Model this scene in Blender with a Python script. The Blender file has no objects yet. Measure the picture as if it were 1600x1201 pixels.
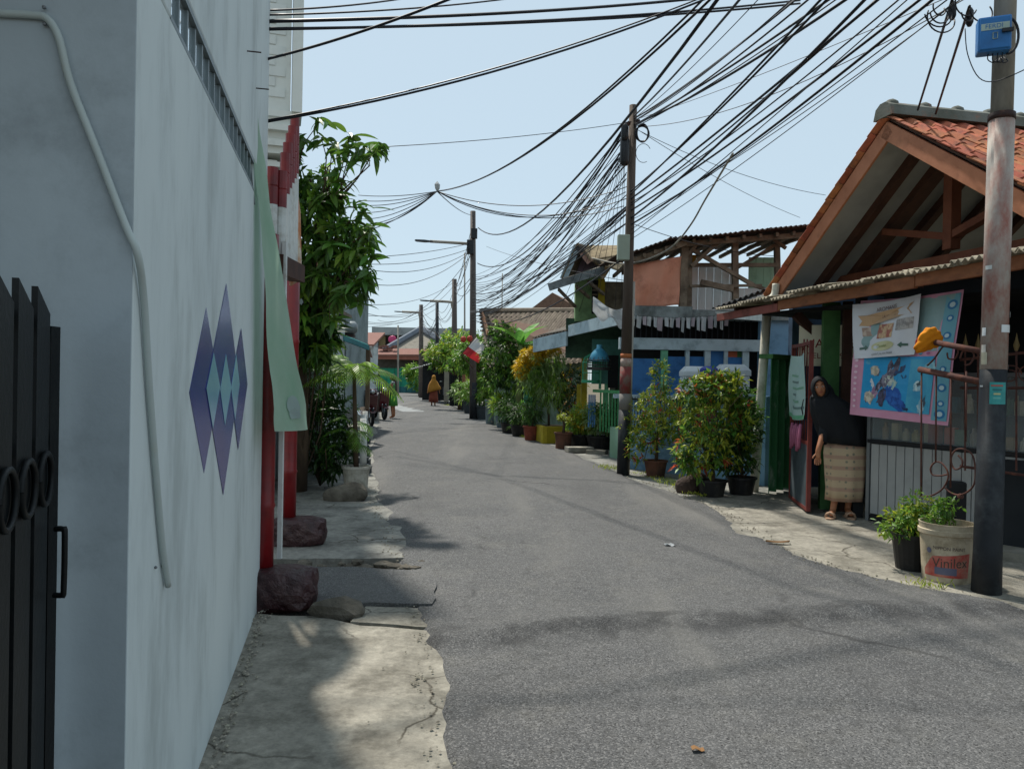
import bpy, bmesh, math, random
import numpy as np
from mathutils import Vector, Matrix
V = Vector
R = math.radians
scene = bpy.context.scene
COL = scene.collection

# ---------------------------------------------------------------- camera
F, CAMH, PITCH, ROLL = 1200.0, 1.5, -0.39, 1.1
cam_d = bpy.data.cameras.new('camera'); cam = bpy.data.objects.new('camera', cam_d); COL.objects.link(cam)
cam_d.sensor_fit = 'HORIZONTAL'; cam_d.sensor_width = 36.0; cam_d.lens = F / 1600 * 36.0
cam_d.clip_start = 0.05; cam_d.clip_end = 2000
CR = Matrix.Rotation(R(90 + PITCH), 3, 'X') @ Matrix.Rotation(R(ROLL), 3, 'Z')
cam.matrix_world = Matrix.Translation((0, 0, CAMH)) @ CR.to_4x4()
scene.camera = cam

# ---------------------------------------------------------------- sky, sun, exposure
SUN_AZ, SUN_EL = -27.2, 61.3          # degrees left of the street axis, height
world = bpy.data.worlds.new('World'); scene.world = world; world.use_nodes = True
wn, wl = world.node_tree.nodes, world.node_tree.links
bg = wn['Background']; bg.inputs['Strength'].default_value = 0.1
sky = wn.new('ShaderNodeTexSky'); sky.sky_type = 'NISHITA'; sky.sun_disc = False
sky.sun_elevation = R(SUN_EL); sky.sun_rotation = R(SUN_AZ)
sky.altitude = 0; sky.air_density = 1.0; sky.dust_density = 0.6; sky.ozone_density = 1.5
hz = wn.new('ShaderNodeMix'); hz.data_type = 'RGBA'; hz.inputs[0].default_value = 0.80      # humid white haze over the clear sky
hz.inputs[7].default_value = (5.0, 6.15, 6.85, 1)
wl.new(sky.outputs[0], hz.inputs[6]); wl.new(hz.outputs[2], bg.inputs['Color'])
sun_d = bpy.data.lights.new('sun', 'SUN'); sun = bpy.data.objects.new('sun', sun_d); COL.objects.link(sun)
sun_d.energy = 4.2; sun_d.angle = R(2.0); sun_d.color = (1.0, 0.95, 0.86)
_e, _a = R(SUN_EL), R(SUN_AZ)
SUNV = V((math.sin(_a) * math.cos(_e), math.cos(_a) * math.cos(_e), math.sin(_e)))
sun.rotation_euler = (-SUNV).to_track_quat('-Z', 'Y').to_euler()
sun.location = SUNV * 60
vs = scene.view_settings
scene.display_settings.display_device = 'sRGB'
vs.view_transform = 'Standard'; vs.look = 'None'; vs.exposure = 0.34; vs.gamma = 1.0; vs.use_curve_mapping = False

# ---------------------------------------------------------------- survey helpers (photo bearing -> point of the place)
def ray(u, v):
    return CR @ V(((u - 800) / F, -(v - 600.5) / F, -1.0))
def P(u, v, Y):
    d = ray(u, v); return V((0, 0, CAMH)) + d * (Y / d.y)
def G(u, v, z=0.0):
    d = ray(u, v); return V((0, 0, CAMH)) + d * ((z - CAMH) / d.z)
def onwall(u, v, A, d):
    """point of the vertical plane through A along horizontal d, seen at (u,v)"""
    n = V((-d[1], d[0], 0)); r = ray(u, v); C = V((0, 0, CAMH))
    return C + r * ((V((A[0], A[1], 0)) - C).dot(n) / r.dot(n))
def v2(x, y): return V((x, y, 0))

# ---------------------------------------------------------------- materials
def lin(c):
    if isinstance(c, str):
        c = [int(c[i:i + 2], 16) / 255 for i in (0, 2, 4)]
        c = [x / 12.92 if x <= 0.04045 else ((x + 0.055) / 1.055) ** 2.4 for x in c]
    return (c[0], c[1], c[2], 1.0)
MATS = {}
def mat(name, c, c2=None, rough=0.8, scale=3.0, detail=6, contrast=0.25, bump=0.0, bscale=40.0, bdist=0.01,
        dirt=None, dscale=1.5, damt=0.35, spec=0.3, metal=0.0, island=0.0, orand=0.0, trans=0.0, stretch=(1, 1, 1),
        coat=0.0, alpha=1.0):
    if name in MATS: return MATS[name]
    m = bpy.data.materials.new(name); m.use_nodes = True; MATS[name] = m
    nt = m.node_tree; N, L = nt.nodes, nt.links
    bs = N['Principled BSDF']; out = N['Material Output']
    bs.inputs['Roughness'].default_value = rough; bs.inputs['Metallic'].default_value = metal
    bs.inputs['Specular IOR Level'].default_value = spec
    if coat: bs.inputs['Coat Weight'].default_value = coat; bs.inputs['Coat Roughness'].default_value = 0.15
    tc = N.new('ShaderNodeTexCoord'); mp = N.new('ShaderNodeMapping'); L.new(tc.outputs['Object'], mp.inputs[0])
    mp.inputs['Scale'].default_value = stretch
    co = mp.outputs[0]
    if orand:
        oi = N.new('ShaderNodeObjectInfo'); vm = N.new('ShaderNodeVectorMath'); vm.operation = 'ADD'
        cx = N.new('ShaderNodeCombineXYZ'); ml = N.new('ShaderNodeMath'); ml.operation = 'MULTIPLY'; ml.inputs[1].default_value = 37.0
        L.new(oi.outputs['Random'], ml.inputs[0]); L.new(ml.outputs[0], cx.inputs[0]); L.new(ml.outputs[0], cx.inputs[2])
        L.new(co, vm.inputs[0]); L.new(cx.outputs[0], vm.inputs[1]); co = vm.outputs[0]
    def noise(sc, det=detail, ro=0.6):
        n = N.new('ShaderNodeTexNoise'); n.inputs['Scale'].default_value = sc; n.inputs['Detail'].default_value = det
        n.inputs['Roughness'].default_value = ro; L.new(co, n.inputs['Vector']); return n.outputs['Fac']
    def ramp(fac, a, b):
        mr = N.new('ShaderNodeMapRange'); mr.inputs[1].default_value = a; mr.inputs[2].default_value = b
        mr.interpolation_type = 'SMOOTHSTEP'; L.new(fac, mr.inputs[0]); return mr.outputs[0]
    def mix(fac, A, B):
        x = N.new('ShaderNodeMix'); x.data_type = 'RGBA'
        if isinstance(fac, (int, float)): x.inputs[0].default_value = fac
        else: L.new(fac, x.inputs[0])
        for sock, val in ((x.inputs[6], A), (x.inputs[7], B)):
            if isinstance(val, tuple): sock.default_value = val
            else: L.new(val, sock)
        return x.outputs[2]
    a = lin(c)
    b = lin(c2) if c2 else (a[0] * 0.8, a[1] * 0.8, a[2] * 0.8, 1)
    col = mix(ramp(noise(scale), 0.5 - contrast, 0.5 + contrast), a, b)
    if dirt:
        f = ramp(noise(dscale, 8, 0.7), 0.62 - damt * 0.5, 0.70)
        m1 = N.new('ShaderNodeMath'); m1.operation = 'MULTIPLY'; m1.inputs[1].default_value = min(1.0, damt * 2); L.new(f, m1.inputs[0])
        col = mix(m1.outputs[0], col, lin(dirt))
    for amt, kind in ((island, 'i'), (orand, 'o')):
        if amt:
            if kind == 'i':
                g = N.new('ShaderNodeNewGeometry'); src = g.outputs['Random Per Island']
            else:
                g = N.new('ShaderNodeObjectInfo'); src = g.outputs['Random']
            mr = N.new('ShaderNodeMapRange'); mr.inputs[3].default_value = 1 - amt; mr.inputs[4].default_value = 1 + amt
            L.new(src, mr.inputs[0]); hs = N.new('ShaderNodeHueSaturation')
            L.new(mr.outputs[0], hs.inputs['Value']); L.new(col, hs.inputs['Color']); col = hs.outputs[0]
            mh = N.new('ShaderNodeMapRange'); mh.inputs[3].default_value = 0.5 - amt * 0.06; mh.inputs[4].default_value = 0.5 + amt * 0.06
            ad = N.new('ShaderNodeMath'); ad.operation = 'FRACT'; m3 = N.new('ShaderNodeMath'); m3.operation = 'MULTIPLY'; m3.inputs[1].default_value = 7.31
            L.new(src, m3.inputs[0]); L.new(m3.outputs[0], ad.inputs[0]); L.new(ad.outputs[0], mh.inputs[0]); L.new(mh.outputs[0], hs.inputs['Hue'])
    L.new(col, bs.inputs['Base Color'])
    if bump:
        bp = N.new('ShaderNodeBump'); bp.inputs['Strength'].default_value = bump; bp.inputs['Distance'].default_value = bdist
        L.new(noise(bscale, 4, 0.65), bp.inputs['Height']); L.new(bp.outputs[0], bs.inputs['Normal'])
    if trans:
        tr = N.new('ShaderNodeBsdfTranslucent'); L.new(col, tr.inputs[0])
        ms = N.new('ShaderNodeMixShader'); ms.inputs[0].default_value = trans
        L.new(bs.outputs[0], ms.inputs[1]); L.new(tr.outputs[0], ms.inputs[2]); L.new(ms.outputs[0], out.inputs[0])
    if alpha < 1: bs.inputs['Alpha'].default_value = alpha
    return m

# ---------------------------------------------------------------- mesh builder
ORI = {}
class MB:
    def __init__(s): s.v = []; s.f = []
    def add(s, vs_, fs):
        o = len(s.v); s.v.extend([V(p) for p in vs_]); s.f.extend([tuple(i + o for i in f) for f in fs]); return s
    def obox(s, c, ax, ay, az):
        c = V(c); ax, ay, az = V(ax), V(ay), V(az)
        vs_ = [c + i * ax + j * ay + k * az for k in (-1, 1) for j in (-1, 1) for i in (-1, 1)]
        return s.add(vs_, [(0, 2, 3, 1), (4, 5, 7, 6), (0, 1, 5, 4), (2, 6, 7, 3), (0, 4, 6, 2), (1, 3, 7, 5)])
    def box(s, c, size, rz=0.0):
        cs, sn = math.cos(rz), math.sin(rz)
        return s.obox(c, V((cs, sn, 0)) * (size[0] / 2), V((-sn, cs, 0)) * (size[1] / 2), V((0, 0, size[2] / 2)))
    def beam(s, p0, p1, w, h, up=(0, 0, 1)):
        p0, p1 = V(p0), V(p1); d = (p1 - p0); ln = d.length; d.normalize(); up = V(up)
        sd = d.cross(up)
        if sd.length < 1e-4: sd = d.cross(V((0, 1, 0)))
        sd.normalize(); u = sd.cross(d)
        return s.obox((p0 + p1) / 2, d * ln / 2, sd * w / 2, u * h / 2)
    def wallseg(s, a, b, z0, z1, t, side=1):
        """upright slab from a to b (xy), thickness t growing to the left (side=1) or right (-1) of a->b"""
        a, b = v2(a[0], a[1]), v2(b[0], b[1]); d = (b - a).normalized(); n = V((-d.y, d.x, 0)) * side
        c = (a + b) / 2 + n * t / 2; c.z = (z0 + z1) / 2
        return s.obox(c, (b - a) / 2, n * t / 2, V((0, 0, (z1 - z0) / 2)))
    def tube(s, pts, r, n=8, cap=True):
        pts = [V(p) for p in pts]; m = len(pts); rs = r if isinstance(r, (list, tuple)) else [r] * m
        prev = None; rings = []
        for i, p in enumerate(pts):
            t = (pts[min(i + 1, m - 1)] - pts[max(i - 1, 0)]).normalized()
            if prev is None:
                a = t.cross(V((0, 0, 1)))
                if a.length < 0.05: a = t.cross(V((0, 1, 0)))
            else: a = prev - t * prev.dot(t)
            a.normalize(); prev = a; b = t.cross(a)
            rings.append([p + (a * math.cos(2 * math.pi * k / n) + b * math.sin(2 * math.pi * k / n)) * rs[i] for k in range(n)])
        vs_ = [q for rg in rings for q in rg]; fs = []
        for i in range(m - 1):
            for k in range(n):
                fs.append((i * n + k, i * n + (k + 1) % n, (i + 1) * n + (k + 1) % n, (i + 1) * n + k))
        if cap: fs.append(tuple(range(n))[::-1]); fs.append(tuple((m - 1) * n + k for k in range(n)))
        return s.add(vs_, fs)
    def lathe(s, c, prof, n=20, capb=True, capt=False, ax=None):
        c = V(c); vs_ = []; fs = []; m = len(prof)
        for r, z in prof:
            for k in range(n):
                a = 2 * math.pi * k / n; vs_.append(c + V((r * math.cos(a), r * math.sin(a), z)))
        for i in range(m - 1):
            for k in range(n): fs.append((i * n + k, i * n + (k + 1) % n, (i + 1) * n + (k + 1) % n, (i + 1) * n + k))
        if capb: fs.append(tuple(range(n))[::-1])
        if capt: fs.append(tuple((m - 1) * n + k for k in range(n)))
        return s.add(vs_, fs)
    def prism(s, poly, ext):
        poly = [V(p) for p in poly]; ext = V(ext); n = len(poly)
        fs = [tuple(range(n))[::-1], tuple(range(n, 2 * n))]
        for i in range(n): fs.append((i, (i + 1) % n, n + (i + 1) % n, n + i))
        return s.add(poly + [p + ext for p in poly], fs)
    def grid(s, fn, nu, nv):
        vs_ = [fn(i / nu, j / nv) for j in range(nv + 1) for i in range(nu + 1)]
        fs = [(j * (nu + 1) + i, j * (nu + 1) + i + 1, (j + 1) * (nu + 1) + i + 1, (j + 1) * (nu + 1) + i) for j in range(nv) for i in range(nu)]
        return s.add(vs_, fs)
    def ico(s, c, r, sub=2, scale=(1, 1, 1), noise=0.0, rng=None, seed=0):
        bm = bmesh.new(); bmesh.ops.create_icosphere(bm, subdivisions=sub, radius=1.0)
        rg = random.Random(seed)
        ph = [(V((rg.uniform(-3, 3), rg.uniform(-3, 3), rg.uniform(-3, 3))), rg.uniform(0, 6)) for _ in range(5)]
        c = V(c); vs_ = []
        for q in bm.verts:
            k = 1 + noise * sum(math.sin(a.dot(q.co) + b) for a, b in ph) / 2.5
            vs_.append(c + V((q.co.x * scale[0], q.co.y * scale[1], q.co.z * scale[2])) * r * k)
        fs = [tuple(x.index for x in f.verts) for f in bm.faces]; bm.free()
        return s.add(vs_, fs)
    def build(s, name, m, parent=None, smooth=False, bevel=0.0, solid=0.0, origin=None):
        o0 = V(origin) if origin is not None else (ORI[parent] if parent else V((0, 0, 0)))
        me = bpy.data.meshes.new(name)
        me.from_pydata([tuple(p - o0) for p in s.v], [], s.f); me.update()
        if isinstance(m, (list, tuple)):
            for x in m: me.materials.append(x)
        else: me.materials.append(m)
        if smooth: me.polygons.foreach_set('use_smooth', [True] * len(me.polygons))
        ob = bpy.data.objects.new(name, me); COL.objects.link(ob)
        if parent: ob.parent = parent; ob.location = o0 - ORI[parent]; ORI[ob] = V(o0)
        else: ob.location = o0; ORI[ob] = o0
        if solid:
            md = ob.modifiers.new('thick', 'SOLIDIFY'); md.thickness = solid; md.offset = 0
        if bevel:
            md = ob.modifiers.new('bevel', 'BEVEL'); md.width = bevel; md.segments = 2; md.limit_method = 'ANGLE'
        return ob
def tag(o, label=None, cat=None, group=None, kind=None):
    if label: o['label'] = label
    if cat: o['category'] = cat
    if group: o['group'] = group
    if kind: o['kind'] = kind
    return o
def T(name, loc, label, cat, group=None, rz=0.0):
    o = bpy.data.objects.new(name, None); COL.objects.link(o); o.location = V(loc); o.rotation_euler = (0, 0, rz)
    o.empty_display_size = 0.1; ORI[o] = V(loc); return tag(o, label, cat, group)
def copy_tree(o, parent=None):
    c = o.copy(); COL.objects.link(c); c.parent = parent; ORI[c] = ORI.get(o, V((0, 0, 0)))
    for ch in list(o.children): copy_tree(ch, c)
    return c
def inst(me, name, parent, M4):
    """a piece that shares mesh data; M4 is a world matrix"""
    ob = bpy.data.objects.new(name, me); COL.objects.link(ob)
    if parent: ob.parent = parent; M4 = Matrix.Translation(-ORI[parent]) @ M4
    ob.matrix_basis = M4; return ob
def proto(mb, name, m):
    o = mb.build(name, m); me = o.data; bpy.data.objects.remove(o); return me
def text(mb, s, size, org, xd, yd, bend=None):
    cu = bpy.data.curves.new('t', 'FONT'); cu.body = s; cu.size = size; cu.align_x = 'CENTER'; cu.align_y = 'CENTER'
    ob = bpy.data.objects.new('t', cu); COL.objects.link(ob)
    dg = bpy.context.evaluated_depsgraph_get(); ev = ob.evaluated_get(dg); me = ev.to_mesh()
    org, xd, yd = V(org), V(xd), V(yd)
    if bend: vs_ = [bend(v.co.x, v.co.y) for v in me.vertices]
    else: vs_ = [org + xd * v.co.x + yd * v.co.y for v in me.vertices]
    fs = [tuple(p.vertices) for p in me.polygons]
    mb.add(vs_, fs); ev.to_mesh_clear(); bpy.data.objects.remove(ob); bpy.data.curves.remove(cu)

# ---------------------------------------------------------------- foliage
def leafmesh(name, pos, dirs, L, W, m, parent, rng, fold=0.25, curl=0.15, kind=None):
    """many small folded leaves as one mesh; pos, dirs: (n,3); L, W: (n,) or scalars"""
    pos = np.asarray(pos, float); n = len(pos); dirs = np.asarray(dirs, float)
    dirs = dirs / (np.linalg.norm(dirs, axis=1, keepdims=True) + 1e-9)
    L = np.broadcast_to(np.asarray(L, float), (n,))[:, None]; W = np.broadcast_to(np.asarray(W, float), (n,))[:, None]
    up = np.array([0, 0, 1.0]) + rng.normal(0, 0.55, (n, 3))
    sd = np.cross(dirs, up); sd /= (np.linalg.norm(sd, axis=1, keepdims=True) + 1e-9); nr = np.cross(sd, dirs)
    dz = np.array([0, 0, 1.0])
    b = pos; tip = pos + dirs * L - dz * curl * L
    mid = pos + dirs * L * 0.5 - dz * curl * L * 0.25
    r = mid + sd * W * 0.5 + nr * W * fold; l = mid - sd * W * 0.5 + nr * W * fold
    vv = np.stack([b, r, tip, l, mid], 1).reshape(-1, 3)
    o0 = np.array(ORI[parent]) if parent else np.zeros(3)
    vv = vv - o0
    base = (np.arange(n) * 5)[:, None]
    tr = np.concatenate([base + np.array([[0, 1, 4]]), base + np.array([[1, 2, 4]]), base + np.array([[0, 4, 3]]), base + np.array([[4, 2, 3]])], 1).reshape(-1, 3)
    me = bpy.data.meshes.new(name); me.vertices.add(n * 5); me.vertices.foreach_set('co', vv.ravel())
    k = len(tr); me.loops.add(k * 3); me.loops.foreach_set('vertex_index', tr.ravel().astype(np.int32))
    me.polygons.add(k); me.polygons.foreach_set('loop_start', (np.arange(k) * 3).astype(np.int32))
    try: me.polygons.foreach_set('loop_total', np.full(k, 3, np.int32))
    except Exception: pass
    me.update(calc_edges=True); me.validate(); me.materials.append(m)
    ob = bpy.data.objects.new(name, me); COL.objects.link(ob)
    if parent: ob.parent = parent; ORI[ob] = ORI[parent]
    if kind: ob['kind'] = kind
    return ob
def sprigs(rng, blobs, ntw, per, spread=1.0, outward=0.6, droop=0.1):
    """twig tips through ellipsoids [(c, (rx,ry,rz), weight)], each with a whorl of leaves -> pos, dirs"""
    w = np.array([b[2] for b in blobs], float); w /= w.sum(); ps, ds = [], []
    idx = rng.choice(len(blobs), ntw, p=w)
    for bi in range(len(blobs)):
        k = int((idx == bi).sum())
        if not k: continue
        c = np.array(blobs[bi][0]); rr = np.array(blobs[bi][1])
        q = rng.normal(size=(k, 3)); q /= np.linalg.norm(q, axis=1, keepdims=True)
        rad = rng.uniform(0.25, 1.0, (k, 1)) ** 0.5 * (1 + rng.normal(0, 0.10, (k, 1)))
        p = c + q * rad * rr
        for j in range(per):
            d = q * outward + rng.normal(0, spread * 0.6, (k, 3)); d[:, 2] -= droop
            ps.append(p + rng.normal(0, 0.02, (k, 3))); ds.append(d)
    return np.concatenate(ps), np.concatenate(ds)
def limbs(mb, rng, base, tips, r0, r1=0.006, bow=0.12, n=6):
    base = V(base)
    for t in tips:
        t = V(t); m1 = base.lerp(t, 0.35) + V(rng.normal(0, bow, 3)); m2 = base.lerp(t, 0.7) + V(rng.normal(0, bow, 3))
        pts = [base, m1, m2, t]; mb.tube(pts, [r0, r0 * 0.75, r0 * 0.45, r1], n)

# ---------------------------------------------------------------- palette
def leafmat(name, c, c2, isl=0.35, rough=0.42, trans=0.45):
    return mat(name, c, c2, rough=rough, scale=1.5, island=isl, spec=0.5, trans=trans)
LF_MANGO = leafmat('leaf mango', '55772c', '3b5c22'); LF_DARK = leafmat('leaf dark', '3a5a2a', '26431d', 0.3)
LF_MID = leafmat('leaf mid', '648c36', '4a702b'); LF_BRIGHT = leafmat('leaf bright', '8fb344', '6c9436')
LF_YEL = leafmat('leaf yellow green', 'a9b03a', '8c9c34', 0.3); LF_GOLD = leafmat('leaf gold', 'd2ad22', 'b9a02a', 0.3)
LF_RED = leafmat('leaf new red', 'c0643a', 'b05a34', 0.25); LF_PALE = leafmat('leaf variegated', 'a3b980', '78985a', 0.3)
BARK = mat('bark', '5a4a3a', '3e3228', rough=0.9, scale=8, bump=0.6, bscale=30, stretch=(1, 1, .3))
WHITE_W = mat('white wall paint', 'd0d8d7', 'c5cecf', rough=0.75, scale=1.6, contrast=.3, bump=0.5, bscale=9, bdist=0.006, dirt='a3aba9', dscale=3.1, damt=0.34, stretch=(1, 1, .3))
CONC = mat('concrete', '9c978c', '7d796e', rough=0.9, scale=2.5, contrast=.3, bump=.7, bscale=45, bdist=.008, dirt='5f5b50', dscale=2.2, damt=.35)
DRUST = mat('dark rusty iron', '3a2a26', '241a19', rough=.7, scale=14, bump=.3, bscale=60, dirt='5c3424', dscale=9, damt=.4)
WOOD = mat('timber brown', '96583a', '7c4529', rough=.75, scale=5, bump=.25, bscale=30, stretch=(1, 1, 4), dirt='5a3524', dscale=4, damt=.25)
DWOOD = mat('timber dark', '4f3328', '3a2620', rough=.8, scale=6, bump=.25, bscale=30)
GREYW = mat('timber weathered grey', '8a7d6c', '5f5346', rough=.9, scale=5, bump=.4, bscale=30, dirt='3c342c', dscale=4, damt=.3)
BLACKP = mat('black plastic', '1c1c1d', '262524', rough=.5, scale=6, dirt='4a463e', dscale=5, damt=.3)
SOIL = mat('soil', '3b2f25', '2a2019', rough=1, scale=20, bump=.8, bscale=40)
CABLE = mat('cable black', '17171c', '1e1e26', rough=.5)
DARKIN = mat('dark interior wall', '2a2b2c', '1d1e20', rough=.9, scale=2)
STONE = mat('field stone', '6d675d', '4c473f', rough=.95, scale=6, bump=1.0, bscale=18, bdist=.02, dirt='3a352d', dscale=4, damt=.3)
STEELG = mat('grey steel', '7c8083', '66696c', rough=.5, metal=.5, scale=6)

# ================================================================ GROUND
def asphalt_mat():
    m = bpy.data.materials.new('asphalt'); m.use_nodes = True; nt = m.node_tree; N, L = nt.nodes, nt.links
    bs = N['Principled BSDF']; bs.inputs['Roughness'].default_value = .82; bs.inputs['Specular IOR Level'].default_value = .35
    tc = N.new('ShaderNodeTexCoord'); co = tc.outputs['Object']
    def noise(sc, det=5, ro=.6):
        n = N.new('ShaderNodeTexNoise'); n.inputs['Scale'].default_value = sc; n.inputs['Detail'].default_value = det; n.inputs['Roughness'].default_value = ro
        L.new(co, n.inputs['Vector']); return n.outputs['Fac']
    def rng(f, a, b, c=0., d=1.):
        r = N.new('ShaderNodeMapRange'); r.interpolation_type = 'SMOOTHSTEP'
        for i, x in enumerate((a, b, c, d)): r.inputs[i + 1].default_value = x
        L.new(f, r.inputs[0]); return r.outputs[0]
    def mix(f, A, B, bt='MIX'):
        x = N.new('ShaderNodeMix'); x.data_type = 'RGBA'; x.blend_type = bt
        if isinstance(f, float): x.inputs[0].default_value = f
        else: L.new(f, x.inputs[0])
        for s, val in ((x.inputs[6], A), (x.inputs[7], B)):
            if isinstance(val, tuple): s.default_value = val
            else: L.new(val, s)
        return x.outputs[2]
    def math_(op, a, b):
        x = N.new('ShaderNodeMath'); x.operation = op
        for i, q in enumerate((a, b)):
            if isinstance(q, (int, float)): x.inputs[i].default_value = q
            else: L.new(q, x.inputs[i])
        return x.outputs[0]
    vo = N.new('ShaderNodeTexVoronoi'); vo.inputs['Scale'].default_value = 150; L.new(co, vo.inputs['Vector'])
    vcol = N.new('ShaderNodeSeparateColor'); L.new(vo.outputs['Color'], vcol.inputs[0])
    base = mix(rng(noise(.55, 4), .35, .68), lin('535353'), lin('454647'))
    base = mix(rng(noise(2.3, 6, .7), .50, .72), base, lin('5c5b58'))
    agg = mix(rng(vcol.outputs[0], .55, 1.0), base, lin('727170'))
    agg = mix(rng(vcol.outputs[1], .68, 1.0), agg, lin('303030'))
    dk = mix(rng(noise(11, 6, .8), .50, .74), agg, lin('3a3a39'))
    # coarse ridge of old surfacing that crosses the street
    sp = N.new('ShaderNodeSeparateXYZ'); L.new(co, sp.inputs[0])
    ln = math_('SUBTRACT', sp.outputs[1], math_('ADD', math_('MULTIPLY', sp.outputs[0], .21), 4.50))
    ln = math_('ADD', ln, math_('MULTIPLY', math_('SUBTRACT', noise(1.4, 4), .5), .5))
    band = math_('MULTIPLY', rng(ln, -.34, -.12), rng(ln, .14, .02))
    coarse = math_('MULTIPLY', band, rng(noise(4, 4), .36, .6))
    # dusty pale drifts, darker oil-worn middle, hairline cracks
    mpw = N.new('ShaderNodeMapping'); mpw.inputs['Scale'].default_value = (1.1, .16, 1); L.new(co, mpw.inputs[0]); nw_ = N.new('ShaderNodeTexNoise'); nw_.inputs['Scale'].default_value = 1.0; nw_.inputs['Detail'].default_value = 5; L.new(mpw.outputs[0], nw_.inputs['Vector'])
    dk = mix(rng(nw_.outputs['Fac'], .50, .70, 0., .55), dk, lin('6c6a66')); dk = mix(rng(nw_.outputs['Fac'], .46, .30, 0., .3), dk, lin('3d3c3c'))
    nzc = N.new('ShaderNodeTexNoise'); nzc.inputs['Scale'].default_value = 2.2; nzc.inputs['Detail'].default_value = 6; L.new(co, nzc.inputs['Vector'])
    mxv = N.new('ShaderNodeMix'); mxv.data_type = 'VECTOR'; mxv.inputs[0].default_value = .35; L.new(co, mxv.inputs[4]); L.new(nzc.outputs['Color'], mxv.inputs[5])
    vc = N.new('ShaderNodeTexVoronoi'); vc.feature = 'DISTANCE_TO_EDGE'; vc.inputs['Scale'].default_value = .55; L.new(mxv.outputs[1], vc.inputs['Vector'])
    crk = math_('MULTIPLY', rng(vc.outputs['Distance'], .012, .0), rng(noise(.7, 3), .52, .62))
    dk = mix(math_('MULTIPLY', crk, .7), dk, lin('252525'))
    dk2 = mix(math_('MULTIPLY', coarse, .55), dk, lin('2f2f30'))
    L.new(dk2, bs.inputs['Base Color'])
    h = math_('ADD', math_('MULTIPLY', rng(vo.outputs['Distance'], 0., .6, 1., 0.), .55), math_('MULTIPLY', noise(38, 4, .7), 1.0))
    bp = N.new('ShaderNodeBump'); bp.inputs['Distance'].default_value = .010
    L.new(math_('ADD', .55, math_('MULTIPLY', coarse, .45)), bp.inputs['Strength']); L.new(h, bp.inputs['Height']); L.new(bp.outputs[0], bs.inputs['Normal'])
    return m
ASPH = asphalt_mat()
EARTH = mat('packed earth', '6f6658', '57503f', rough=1, scale=1.2, bump=.6, bscale=12, dirt='47422f', dscale=.7, damt=.4)
ground = MB().add([(-400, -400, -.12), (400, -400, -.12), (400, 500, -.12), (-400, 500, -.12)], [(0, 1, 2, 3)]).build('ground', EARTH)
tag(ground, kind='structure')
LE = [(-.2, -8), (-.1, 0), (-.24, 2.94), (-.5, 4.38), (-.62, 4.85), (-.70, 5.8), (-1.02, 6.63), (-1.46, 8.5), (-1.89, 10.5), (-2.99, 16.1), (-4.37, 25.1), (-5.6, 35.1), (-8.3, 50), (-11, 64), (-14.5, 80)]
RE = [(5.2, -8), (4.6, 0), (4.2, 4), (3.54, 5.25), (3.27, 5.54), (2.91, 5.96), (2.54, 6.68), (2.45, 9.38), (1.84, 12.06), (1.16, 16.95), (-.37, 23.66), (-2.42, 36.6), (-4.47, 48.9), (-7.3, 64), (-10.5, 80)]
def edge_x(E, y):
    for (x0, y0), (x1, y1) in zip(E, E[1:]):
        if y0 <= y <= y1: return x0 + (x1 - x0) * (y - y0) / (y1 - y0)
    return E[-1][0]
ys = []
y = -8.0
while y < 80:
    ys.append(y); y += .06 if 2 < y < 8 else (.12 if 0 < y < 14 else .5)
rr = random.Random(4)
def wob(y, ph): return .012 * math.sin(y * 7.1 + ph) + .009 * math.sin(y * 15.7 + ph * 2) + .008 * math.sin(y * 33 + ph) + .007 * math.sin(y * 71 + 2 * ph) + .004 * math.sin(y * 133 + ph) + .04 * math.sin(y * 1.9 + ph)
def ridge(x, y):
    c = 4.50 + .21 * x + .07 * math.sin(x * 2.3) + .03 * math.sin(x * 6.1)
    d = y - c
    s = .10 if d < 0 else .34
    h = .036 + .010 * math.sin(x * 3.1 + 1)
    return h * math.exp(-(d / s) ** 2)
rv, rf = [], []
NX = 64
for y in ys:
    xl = edge_x(LE, y) + wob(y, 0) ; xr = edge_x(RE, y) + wob(y, 2.0)
    for i in range(NX + 1):
        t = i / NX; x = xl + (xr - xl) * t
        z = .02 * math.sin(math.pi * t) * 1.2 + .006 * math.sin(x * 1.7 + y * .9) + .004 * math.sin(x * 4.3 - y * 3.1)
        z += ridge(x, y) if 3 < y < 7 else 0
        z += .012
        if i == 0 or i == NX: z -= .05
        rv.append((x, y, z))
for j in range(len(ys) - 1):
    for i in range(NX): a = j * (NX + 1) + i; rf.append((a, a + 1, a + NX + 2, a + NX + 1))
road = MB().add(rv, rf).build('road', ASPH, smooth=True); tag(road, kind='structure')

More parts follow.
